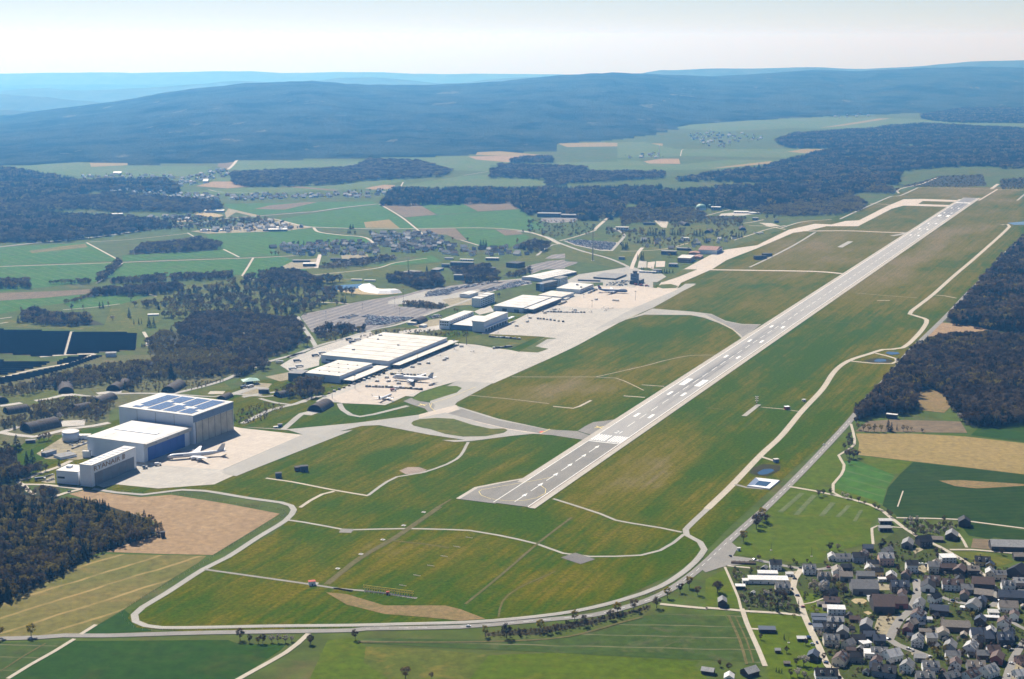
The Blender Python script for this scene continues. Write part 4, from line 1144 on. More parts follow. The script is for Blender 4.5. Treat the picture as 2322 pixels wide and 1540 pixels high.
def crown_faces(kind, seed, H=12.0):
    """small faces through the crown's volume; returns (verts, faces, shade per vertex)"""
    r = random.Random(seed)
    v, f, sh = [], [], []

    def quad(c, n, w, l, shd):
        a = n.orthogonal().normalized()
        a.rotate(Matrix.Rotation(r.uniform(0, 6.3), 3, n))
        b_ = n.cross(a)
        i = len(v)
        for p in (c - a * w - b_ * l, c + a * w - b_ * l * 0.8, c + a * w * 0.7 + b_ * l, c - a * w * 0.8 + b_ * l * 0.9):
            v.append(tuple(p))
            sh.append(shd)
        f.append((i, i + 1, i + 2, i + 3))

    def rv():
        while True:
            q = Vector((r.uniform(-1, 1), r.uniform(-1, 1), r.uniform(-1, 1)))
            if 0.05 < q.length < 1:
                return q
    if kind == 'c':
        for k in range(300):
            t = r.random() ** 0.75
            z = H * (0.06 + 0.94 * t)
            rad = (1 - t) ** 0.85 * H * 0.21 * r.uniform(0.55, 1.12) + 0.15
            an = r.uniform(0, 6.283)
            an = round(an / 0.7) * 0.7 + r.uniform(-0.22, 0.22) + t * 9
            c = Vector((math.cos(an) * rad, math.sin(an) * rad, z - rad * 0.25))
            n = Vector((math.cos(an) * 0.5, math.sin(an) * 0.5, 1 + r.uniform(-0.5, 0.5))).normalized()
            quad(c, n, 0.34 * (1.3 - t), 0.62 * (1.3 - t), r.random())
        return v, f, sh
    nc = 16
    cl = []
    for k in range(nc):
        q = rv()
        q = q.normalized() * (q.length ** 0.5)
        p = Vector((q.x * H * 0.30, q.y * H * 0.30, H * 0.63 + q.z * H * 0.33))
        if q.z < -0.3:
            p.x *= 0.7
            p.y *= 0.7
        cl.append((p, r.uniform(0.9, 1.75), r.random()))
    per = {'r': 26, 'b': 22, 'y': 24, 'w': 26, 'g': 24}[kind]
    for p, rad, sd in cl:
        for k in range(per):
            q = rv()
            c = p + q * rad
            if kind == 'r':
                n = (q + rv() * 0.9).normalized()
                quad(c, n, 0.17, r.uniform(0.5, 1.0), sd * 0.6 + 0.4 * r.random())
            elif kind == 'b':
                n = (q + Vector((0, 0, 0.4)) + rv() * 0.7).normalized()
                quad(c, n, 0.24, r.uniform(0.32, 0.6), sd * 0.6 + 0.4 * r.random())
            else:
                n = (q + Vector((0, 0, 0.5)) + rv() * 0.6).normalized()
                quad(c, n, 0.33, r.uniform(0.35, 0.6), sd * 0.6 + 0.4 * r.random())
    return v, f, sh


def trunk_mb(kind, seed, H=12.0):
    r = random.Random(seed + 99)
    mb = MB()
    if kind == 'c':
        mb.tube((0, 0, -0.3), (0, 0, H * 0.85), 0.24, 0.05, 5)
        return mb
    mb.tube((0, 0, -0.3), (0.1, 0, H * 0.34), 0.30, 0.22, 6)
    for k in range(7):
        a = k * 0.9 + r.uniform(-0.3, 0.3)
        t = r.uniform(0.26, 0.34)
        e = Vector((math.cos(a) * H * 0.2, math.sin(a) * H * 0.2, H * r.uniform(0.6, 0.85)))
        mb.tube((0.1 * t, 0, H * t), e, 0.13, 0.04, 4, cap=False)
        e2 = e + Vector((math.cos(a + 0.7) * H * 0.1, math.sin(a + 0.7) * H * 0.1, H * 0.08))
        mb.tube(e * 0.75 + Vector((0, 0, H * t * 0.25)), e2, 0.06, 0.03, 3, cap=False)
    return mb


def crown_mesh(kind, seed):
    v, f, sh = crown_faces(kind, seed)
    me = bpy.data.meshes.new('crown')
    me.from_pydata(v, [], f)
    me.materials.append(MATS[LEAF[kind]])
    a = me.attributes.new('shade', 'FLOAT', 'POINT')
    a.data.foreach_set('value', sh)
    me.update()
    return me


CROWN, TRUNK, PROTO = {}, {}, []
protos = bpy.data.collections.new('wood_pieces')
for ki, kind in enumerate('rbcwyg'):
    for s_ in range(3):
        cm = crown_mesh(kind, 100 * ki + s_)
        CROWN[kind, s_] = cm
        TRUNK[kind, s_] = trunk_mb(kind, 100 * ki + s_).mesh('trunk', 'bark')
        # one mesh of both for the woods
        v, f, sh = crown_faces(kind, 100 * ki + s_ + 50)
        tm = trunk_mb(kind, 100 * ki + s_ + 50)
        n0 = len(v)
        me = bpy.data.meshes.new('wood_tree')
        me.from_pydata(v + tm.v, [], f + [tuple(i + n0 for i in q) for q in tm.f])
        me.materials.append(MATS[LEAF[kind]])
        me.materials.append(MATS['bark'])
        me.polygons.foreach_set('material_index', [0] * len(f) + [1] * len(tm.f))
        at = me.attributes.new('shade', 'FLOAT', 'POINT')
        at.data.foreach_set('value', sh + [0.5] * len(tm.v))
        o = bpy.data.objects.new('%c_wood_%d' % ('abcdef'[ki], s_), me)
        protos.objects.link(o)
        PROTO.append(kind)
PIDX = {k: [i for i, q in enumerate(PROTO) if q == k] for k in 'rbcwyg'}

# node group: one tree per point
ng = bpy.data.node_groups.new('wood', 'GeometryNodeTree')
ng.interface.new_socket('Geometry', in_out='INPUT', socket_type='NodeSocketGeometry')
ng.interface.new_socket('Geometry', in_out='OUTPUT', socket_type='NodeSocketGeometry')
gi, go = ng.nodes.new('NodeGroupInput'), ng.nodes.new('NodeGroupOutput')
ci = ng.nodes.new('GeometryNodeCollectionInfo')
ci.inputs['Collection'].default_value = protos
ci.inputs['Separate Children'].default_value = True
ci.inputs['Reset Children'].default_value = True
iop = ng.nodes.new('GeometryNodeInstanceOnPoints')
iop.inputs['Pick Instance'].default_value = True


def nattr(name, typ):
    nd = ng.nodes.new('GeometryNodeInputNamedAttribute')
    nd.data_type = typ
    nd.inputs['Name'].default_value = name
    return nd.outputs['Attribute']


ng.links.new(gi.outputs[0], iop.inputs['Points'])
ng.links.new(ci.outputs[0], iop.inputs['Instance'])
ng.links.new(nattr('pick', 'INT'), iop.inputs['Instance Index'])
rot = ng.nodes.new('FunctionNodeEulerToRotation')
ng.links.new(nattr('turn', 'FLOAT_VECTOR'), rot.inputs[0])
ng.links.new(rot.outputs[0], iop.inputs['Rotation'])
ng.links.new(nattr('size', 'FLOAT_VECTOR'), iop.inputs['Scale'])
ng.links.new(iop.outputs[0], go.inputs[0])

NTREES = 0


def px_arr(x, y, z):
    dep = y * CP - (z - CAM_H) * SP
    return IW / 2 + F_PX * x / dep, IH / 2 - F_PX * (y * SP + (z - CAM_H) * CP) / dep


def forest(label, v, l, mix, h=(14, 20), dens=1.0, belt=False, name='woodland', floor='wood_floor', seed=None):
    """a wood that covers the traced outline: both foot and most of each tree lie inside it"""
    global NTREES
    r = np.random.default_rng(NTREES + 11)
    P = []
    vv = v
    for q in l:
        if len(q) == 3:
            vv = q[0]
            q = q[1:]
        P.append(px(vv, q[0], q[1]))
    Gp = [G(*q) for q in P]
    x0, x1 = min(p.x for p in Gp), max(p.x for p in Gp)
    y0, y1 = min(p.y for p in Gp), max(p.y for p in Gp)
    d = (y0 + y1) / 2
    sp = float(np.clip(d / 330.0, 6.5, 21.0)) / math.sqrt(dens)
    xs = np.arange(x0, x1 + sp, sp)
    ys = np.arange(y0, y1 + sp, sp)
    X, Y = np.meshgrid(xs, ys)
    X = X.ravel() + r.uniform(-0.45, 0.45, X.size) * sp
    Y = Y.ravel() + r.uniform(-0.45, 0.45, Y.size) * sp
    hh = h[0] + (h[1] - h[0]) * np.clip(r.normal(0.5, 0.38, X.size), -0.5, 1.4)
    if belt or d > 4300:
        u, w = px_arr(X, Y, hh * 0.45)
        k = in_poly(u, w, P)
    else:
        jx = fnoise(X * 22, Y * 22, 41) * 7 + r.normal(0, 3, X.size)
        u, w = px_arr(X + jx, Y + jx, 0 * hh)
        u2, w2 = px_arr(X + jx, Y + jx, hh * 0.8)
        k = in_poly(u, w, P) & in_poly(u2, w2, P)
    if not belt and len(X) > 400:                            # glades and frayed borders
        k &= fnoise(X * 14, Y * 14, 31) + r.normal(0, 0.25, X.size) < 0.62
    X, Y, hh = X[k], Y[k], hh[k]
    n = len(X)
    if n == 0:
        print('no trees', label)
        return
    kinds = list(mix)
    wts = np.array([mix[q] for q in kinds], float)
    # kinds come in stands, not salt and pepper
    fld = fnoise(X * 9, Y * 9, 21) * 0.9 + r.normal(0, 0.45, n)
    rank = np.argsort(np.argsort(fld)) / max(1, n - 1)
    edges = np.cumsum(wts / wts.sum())
    ki = np.minimum(np.searchsorted(edges, rank), len(kinds) - 1)
    pick = np.array([PIDX[kinds[a]][int(b_)] for a, b_ in zip(ki, r.integers(0, 3, n))], np.int32)
    wide = max(1.0, sp * math.sqrt(dens) / 7.0) ** 0.8
    sz = np.stack([hh / 12 * wide * r.uniform(0.85, 1.2, n), hh / 12 * wide * r.uniform(0.85, 1.2, n), hh / 12 * r.uniform(0.9, 1.1, n)], -1)
    me = bpy.data.meshes.new(name)
    me.from_pydata(np.stack([X, Y, np.zeros(n)], -1).tolist(), [], [])
    me.attributes.new('pick', 'INT', 'POINT').data.foreach_set('value', pick)
    me.attributes.new('turn', 'FLOAT_VECTOR', 'POINT').data.foreach_set('vector', np.stack([0 * X, 0 * X, r.uniform(0, 6.28, n)], -1).ravel())
    me.attributes.new('size', 'FLOAT_VECTOR', 'POINT').data.foreach_set('vector', sz.ravel())
    o = link(name, me)
    md = o.modifiers.new('wood', 'NODES')
    md.node_group = ng
    tag(o, label, 'wood', kind='stuff')
    NTREES += n
    if floor:
        ok = [q for q in Gp]
        sheet('forest_floor', ok if belt else [Vector((p.x, p.y, 0)) for p in ok], floor, LAYER['forest_floor'] + 0.0009 * (NTREES % 60))


DK = dict(c=0.65, r=0.28, b=0.07)
BR = dict(r=0.75, b=0.2, c=0.05)
OL = dict(b=0.55, r=0.35, c=0.1)
FORESTS = [
    ('dense spruce and budding wood beside the brown ploughed field', 'L', [(-60, 170), (60, 165), (230, 250), (480, 232), (650, 235), (820, 318), (960, 332), (1028, 430), (1018, 495), (740, 568), (620, 602), (460, 705), (200, 838), (0, 938), (-60, 950)], dict(c=0.40, b=0.42, r=0.18), (10, 16), 1.2),
    ('leafless grove behind the hangar access track', 'Y', [(-40, 800), (150, 880), (280, 1050), (560, 1040), (620, 1100), (320, 1240), (200, 1290), (-40, 1330)], BR, (10, 15), 1.2),
    ('leafless copse in the fork of the pale track', 'Y', [(-40, 1330), (200, 1300), (330, 1420), (420, 1450), (640, 1480), (960, 1480), (500, 1580), (-40, 1600)], dict(r=0.6, b=0.4), (5, 9), 0.9),
    ('small leafless thicket inside the track triangle', 'Y', [(420, 1350), (560, 1320), (740, 1360), (760, 1430), (690, 1490), (500, 1490), (430, 1420)], BR, (7, 10), 1.4),
    ('dark mixed forest along the public road', 'S', [(2330, 530), (2245, 600), (2110, 720), (1900, 960), (1750, 1110), (1625, 1280), (1750, 1310), (1990, 1350), (2330, 1385)], dict(c=0.42, r=0.48, b=0.1), (17, 22), 1.25),
    ('bare brown forest behind the clearing and the tan field', 'S', [(1380, 1470), (1480, 1420), (1600, 1380), (1720, 1375), (2000, 1360), (2330, 1392), (2330, 1570), ('R', 2340, 505), (2080, 545), (1900, 525), (1870, 470), (1800, 420), (1740, 300), (1640, 262), (1540, 280), (1530, 430), (1440, 450), (1300, 445), (1100, 490), (1068, 470), (1080, 430), (1200, 300), (1330, 150)], dict(r=0.68, c=0.17, b=0.15), (15, 20), 1.25),
    ('tall leafless beech wood left of the empty car park', 'B', [(-20, 30), (130, 30), (300, 60), (480, 80), (540, 170), (520, 250), (480, 330), (370, 390), (330, 350), (200, 420), (190, 560), (130, 520), (90, 420), (50, 300), (30, 200), (-20, 140)], dict(r=0.75, b=0.25), (12, 16), 0.9),
    ('bare wood left of the pale forest ride', 'B', [(-60, 170), (0, 200), (60, 350), (105, 480), (60, 570), (-60, 610)], dict(r=0.6, b=0.4), (13, 17), 1.2),
    ('loose mixed wood of tall bare trees and dark spruces on the meadow', 'O', [(250, 694), (386, 670), (422, 648), (509, 636), (582, 614), (645, 604), (700, 615), (720, 645), (775, 652), (768, 676), (725, 704), (670, 718), (600, 716), (530, 722), (470, 716), (420, 726), (380, 722), (370, 705)], dict(r=0.62, c=0.24, b=0.14), (10, 15), 0.36, False, 'woodland', 'rough_grass'),
    ('bare purple-grey wood left of the pale ride', 'O', [(405, 735), (440, 708), (480, 702), (540, 706), (548, 740), (558, 782), (480, 782), (420, 775)], dict(r=0.95, c=0.05), (11, 15), 1.15),
    ('olive budding wood edge beside the solar field', 'O', [(330, 770), (370, 745), (420, 762), (480, 770), (558, 772), (572, 838), (480, 854), (400, 850), (350, 830)], dict(b=0.75, r=0.2, c=0.05), (6, 11), 1.05),
    ('bare wood right of the pale ride', 'O', [(552, 735), (570, 718), (600, 712), (670, 716), (668, 740), (690, 775), (650, 800), (600, 815), (582, 790)], dict(r=0.75, b=0.25), (10, 14), 1.0),
    ('olive scrub wood below the solar field', 'A', [(200, 175), (450, 110), (700, 60), (1100, 30), (1600, 0), (1660, 80), (1450, 160), (1250, 175), (920, 185), (900, 265), (700, 205), (500, 235), (260, 245)], OL, (8, 13), 1.1),
    ('bushy copse between meadow and solar field', 'P', [(250, 420), (330, 330), (420, 300), (700, 375), (1120, 375), (1160, 470), (1320, 535), (900, 550), (500, 535), (260, 500)], dict(r=0.5, b=0.3, c=0.2), (11, 15), 1.1),
    ('young olive thicket among the aircraft shelters', 'A', [(150, 350), (320, 300), (560, 275), (720, 295), (722, 380), (640, 470), (500, 432), (360, 445), (200, 445), (180, 385)], dict(b=0.6, r=0.4), (6, 10), 1.0),
    ('budding scrub beside the long arched shelter', 'A', [(-20, 415), (160, 400), (290, 440), (150, 500), (-20, 505)], dict(b=0.6, r=0.3, c=0.1), (6, 9), 1.0),
    ('budding scrub behind the left shelters', 'A', [(-20, 215), (200, 180), (330, 240), (180, 290), (-20, 290)], dict(b=0.7, r=0.3), (7, 10), 1.0),
    ('low heath bushes below the airport access road', 'A', [(930, 185), (1500, 172), (1650, 132), (1300, 245), (1180, 235), (1080, 265), (930, 265)], dict(b=0.5, r=0.5), (2.5, 5), 0.9),
    ('low bushes behind the biggest hangar', 'A', [(1540, 380), (1720, 315), (1900, 350), (1700, 470), (1540, 472)], dict(b=0.5, r=0.5), (2.5, 5), 0.9),
    ('tall bare trees beside the smaller cargo hall', 'B', [(290, 740), (330, 690), (440, 640), (520, 590), (600, 570), (690, 590), (705, 700), (700, 770), (580, 805), (440, 795)], dict(r=0.55, b=0.45), (8, 17), 0.75),
    ('bare thicket below the empty car park', 'N', [(310, 830), (520, 770), (960, 800), (1010, 870), (700, 950), (600, 1010), (420, 1010), (330, 910)], BR, (6, 11), 1.0),
    ('brown bushes behind the big cargo hall', 'N', [(860, 960), (1150, 850), (1450, 840), (1950, 865), (2330, 880), (2330, 960), (2050, 960), (1450, 910), (1160, 988)], dict(b=0.5, r=0.5), (3, 6), 1.0),
    ('clipped grey hedge block inside the car park', 'N', [(1470, 475), (1700, 470), (1980, 510), (2080, 560), (1980, 598), (1470, 560)], BR, (6, 8), 1.6),
    ('blossoming hedge strip below the airport village', 'U', [(700, 545), (1000, 470), (1700, 395), (1750, 440), (1300, 525), (800, 578)], dict(r=0.6, w=0.15, b=0.25), (7, 10), 1.3, True),
    ('tall bare poplars by the pond', 'U', [(-20, 570), (480, 580), (650, 670), (1050, 670), (1150, 720), (880, 780), (700, 810), (300, 810), (-20, 800)], dict(r=0.85, b=0.15), (15, 19), 0.8),
    ('bare trees around the dark office block', 'X', [(0, 600), (140, 560), (700, 560), (725, 760), (400, 795), (200, 720), (0, 700)], dict(r=0.9, b=0.1), (13, 17), 1.0),
    ('bare trees among the barracks blocks', 'X', [(780, 500), (1300, 440), (1420, 540), (1450, 705), (1000, 725), (900, 600)], dict(r=0.85, b=0.15), (12, 16), 0.8),
    ('olive hedge behind the white hall', 'X', [(1500, 610), (1880, 490), (1900, 560), (1650, 630)], OL, (7, 10), 1.0, True),
    ('bare trees by the roundabout road', 'F', [(1930, 455), (2080, 405), (2170, 435), (2150, 505), (2020, 505)], dict(r=0.6, c=0.25, b=0.15), (10, 14), 0.8),
    ('field hedge of bare trees along the lower meadow', 'E', [(-20, 945), (220, 935), (232, 1005), (-20, 1012)], BR, (10, 14), 1.1, True),
    ('thin field hedge along the green meadow', 'E', [(360, 962), (680, 938), (682, 965), (370, 976)], BR, (8, 11), 1.1, True),
    ('long field hedge behind the pond trees', 'E', [(820, 945), (1250, 900), (1250, 948), (830, 972)], BR, (10, 14), 1.1, True),
    ('field hedge of bare trees below the crossroads', 'E', [(1280, 905), (1750, 888), (1740, 922), (1290, 948)], BR, (10, 14), 1.1, True),
    ('hedge along the slanting field lane', 'E', [(730, 905), (890, 790), (930, 812), (800, 935), (730, 965)], BR, (10, 13), 1.1, True),
    ('tree belt above the grey field', 'E', [(690, 1015), (1350, 970), (1390, 1012), (1200, 1042), (720, 1064)], dict(r=0.8, c=0.2), (11, 15), 1.1, True),
    ('bushy belt between two meadows', 'E', [(480, 1106), (700, 1048), (722, 1062), (490, 1122)], dict(b=0.5, r=0.5), (7, 10), 1.1, True),
    ('island wood in the middle of the green fields', 'E', [(1060, 665), (1300, 640), (1500, 615), (1640, 655), (1685, 712), (1350, 745), (1100, 748), (950, 762)], dict(r=0.7, b=0.2, c=0.1), (10, 15), 1.0),
    ('big bluish forest below the motorway', 'E', [(-30, 430), (350, 440), (900, 468), (1200, 500), (1320, 525), (1050, 560), (600, 622), (300, 652), (-30, 660)], dict(r=0.55, b=0.05, c=0.4), (15, 20), 1.0),
    ('dark conifer forest left of the far village', 'E', [(-30, 100), (100, 108), (330, 145), (560, 185), (620, 195), (980, 185), (1250, 185), (1350, 235), (1352, 285), (980, 265), (700, 262), (560, 312), (300, 345), (-30, 380)], dict(c=0.6, r=0.3, b=0.1), (15, 20), 1.0),
    ('bare woodland around the quarry sheds', 'E', [(-30, 385), (270, 330), (560, 318), (900, 288), (1260, 325), (1640, 355), (1685, 400), (1500, 432), (1000, 412), (960, 442), (700, 402), (300, 415), (-30, 440)], dict(r=0.75, b=0.15, c=0.1), (13, 18), 0.9),
    ('far oblong wood beyond the village lane', 'H', [(1520, 850), (1640, 838), (2000, 825), (2330, 818), (2340, 900), (2200, 912), (1640, 940), (1530, 905)], dict(r=0.8, c=0.1, b=0.1), (14, 18), 1.0),
    ('far bare wood among the green fields', 'I', [(-20, 835), (300, 808), (400, 758), (720, 768), (940, 828), (880, 862), (500, 882), (-20, 908)], dict(r=0.85, c=0.05, b=0.1), (14, 18), 1.0),
    ('far wood with a dark spruce corner', 'I', [(1195, 870), (1200, 825), (1270, 792), (1810, 805), (1850, 838), (2340, 838), (2340, 872), (1720, 908), (1560, 938), (1570, 882)], dict(r=0.75, c=0.2, b=0.05), (13, 18), 1.0),
    ('small far copse beside the brown field', 'I', [(1330, 755), (1400, 742), (1600, 738), (1612, 782), (1330, 784)], dict(r=0.6, c=0.4), (12, 16), 1.2, True),
    ('long dark forest band behind the checked fields', 'I', [(460, 1052), (560, 950), (860, 952), (1100, 945), (1500, 948), (2340, 935), ('D', 640, 110), (2330, 0), (2200, 90), (2110, 110), (1960, 155), (1380, 205), (1200, 195), (1060, 190), (760, 200), (640, 150), (620, 222), (560, 262), (340, 292), (300, 252), (50, 232), ('I', 1445, 1112), (1330, 1035), (900, 1042)], dict(r=0.3, c=0.64, b=0.06), (15, 20), 1.0),
    ('upper forest beyond the far meadow strip', 'J', [(900, 548), (1000, 508), (1480, 478), (1560, 463), (1760, 452), (2340, 482), (2340, 532), (2190, 537), (1900, 547), (1640, 572), (1400, 588), (1230, 597), (960, 584)], DK, (14, 18), 1.0),
    ('great dark forest beyond the runway end', 'J', [(520, 732), (700, 715), (880, 688), (1080, 632), (1220, 598), (1440, 588), (1640, 588), (1760, 565), (2200, 545), (2340, 545), (2340, 700), (2190, 702), (2140, 690), (1950, 692), (1750, 702), (1620, 722), (1600, 795), (1500, 805), (1350, 805), (1270, 805), (960, 790), (560, 775), (330, 775)], dict(c=0.64, r=0.3, b=0.06), (15, 20), 1.0),
    ('distant forest corner under the right hill', 'J', [(1730, 402), (2000, 360), (2340, 328), (2340, 452), (1900, 442), (1740, 426)], DK, (14, 18), 1.0),
    ('low plantation beside the far taxiway', 'S', [(0, 290), (250, 300), (600, 270), (880, 238), (985, 290), (930, 350), (700, 385), (360, 405), (0, 365)], dict(b=0.75, r=0.25), (9, 13), 1.2),
    ('olive plantation beyond the taxiway bend', 'S', [(560, 210), (700, 195), (860, 118), (1080, 128), (1235, 185), (1200, 210), (870, 195), (850, 245), (560, 260)], dict(b=0.6, r=0.4), (9, 13), 1.2),
    ('young plantation beyond the runway end', 'S', [(1240, 160), (1420, 118), (1580, 68), (1940, 58), (1972, 150), (1700, 166), (1420, 162)], dict(b=0.4, r=0.3, g=0.3), (3, 5), 1.2),
    ('bush plantation right of the runway end', 'S', [(2080, 95), (2330, 85), (2330, 182), (2090, 182)], dict(b=0.4, r=0.3, g=0.3), (4, 7), 1.2),
    ('olive woodland behind the round green tanks', 'Q', [(150, 230), (400, 150), (900, 165), (1150, 190), (1300, 250), (1300, 292), (800, 362), (600, 350), (300, 382), (170, 430)], OL, (8, 12), 0.9),
    ('budding scrub between the overgrown shelters', 'Q', [(800, 372), (1000, 300), (1280, 290), (1760, 300), (1780, 400), (1450, 445), (1420, 400), (1100, 380), (840, 445)], OL, (6, 10), 0.7),
    ('scattered trees and bushes on the airport land side', 'Q', [(-60, 480), (300, 430), (1000, 440), (1700, 450), (1900, 520), (1500, 640), (900, 700), (500, 700), (250, 620), (-60, 560)], dict(b=0.4, r=0.4, c=0.2), (4, 9), 0.3, False, 'woodland', None),
    ('loose trees around the roundabout', 'D', [(-40, 285), (330, 285), (440, 330), (400, 375), (200, 405), (0, 360)], dict(b=0.4, r=0.4, c=0.2), (4, 9), 0.35, False, 'woodland', None),
    ('loose trees by the motorway yards', 'Z', [(0, 330), (500, 270), (900, 300), (1300, 290), (1500, 340), (700, 400), (200, 420), (0, 440)], dict(b=0.3, r=0.6, c=0.1), (6, 11), 0.6, False, 'woodland', None),
    ('bare trees around the land side sheds', 'Q', [(-20, 420), (170, 470), (450, 460), (500, 520), (250, 520), (120, 500), (-20, 480)], OL, (7, 11), 0.8),
    ('reddish bushes along the public road verge', 'M', [(930, 662), (1190, 640), (1480, 590), (1700, 548), (1800, 515), (1800, 532), (1500, 618), (1210, 672), (930, 680)], dict(r=0.8, b=0.2), (2.5, 4.5), 2.6, True, 'verge_scrub', 'wood_floor'),
    ('garden hedge trees behind the white long building', 'V', [(250, 690), (560, 640), (640, 680), (660, 770), (520, 790), (360, 740), (240, 720)], dict(r=0.85, w=0.15), (4, 6.5), 1.0, True, 'garden_scrub', None),
    ('blossoming orchard by the black barn', 'V', [(1430, 140), (1480, 100), (1560, 120), (1680, 150), (1830, 140), (1840, 190), (1720, 230), (1560, 240), (1470, 190)], dict(r=0.6, w=0.4), (5, 7.5), 0.8, True, 'orchard', None),
]
for a in FORESTS:
    forest(*a)

# ------------------------------------------------------------------ trees one can pick out
WORD = dict(r='leafless brown', b='budding olive', y='bright yellow-green', c='dark conifer', w='white blossoming', g='leafy green')
tcount = 0


def tree(p, kind, h, label, group, slim=1.0):
    global tcount
    tcount += 1
    s_ = tcount % 3
    o = empty('conifer_tree' if kind == 'c' else 'tree', p, random.uniform(0, 6.28), label, 'tree', group)
    k = h / 12.0
    k *= 1.25
    o.scale = (k * slim * random.uniform(0.95, 1.2), k * slim * random.uniform(0.95, 1.2), k)
    link('trunk', TRUNK[kind, s_], o)
    link('crown', CROWN[kind, s_], o)
    return o


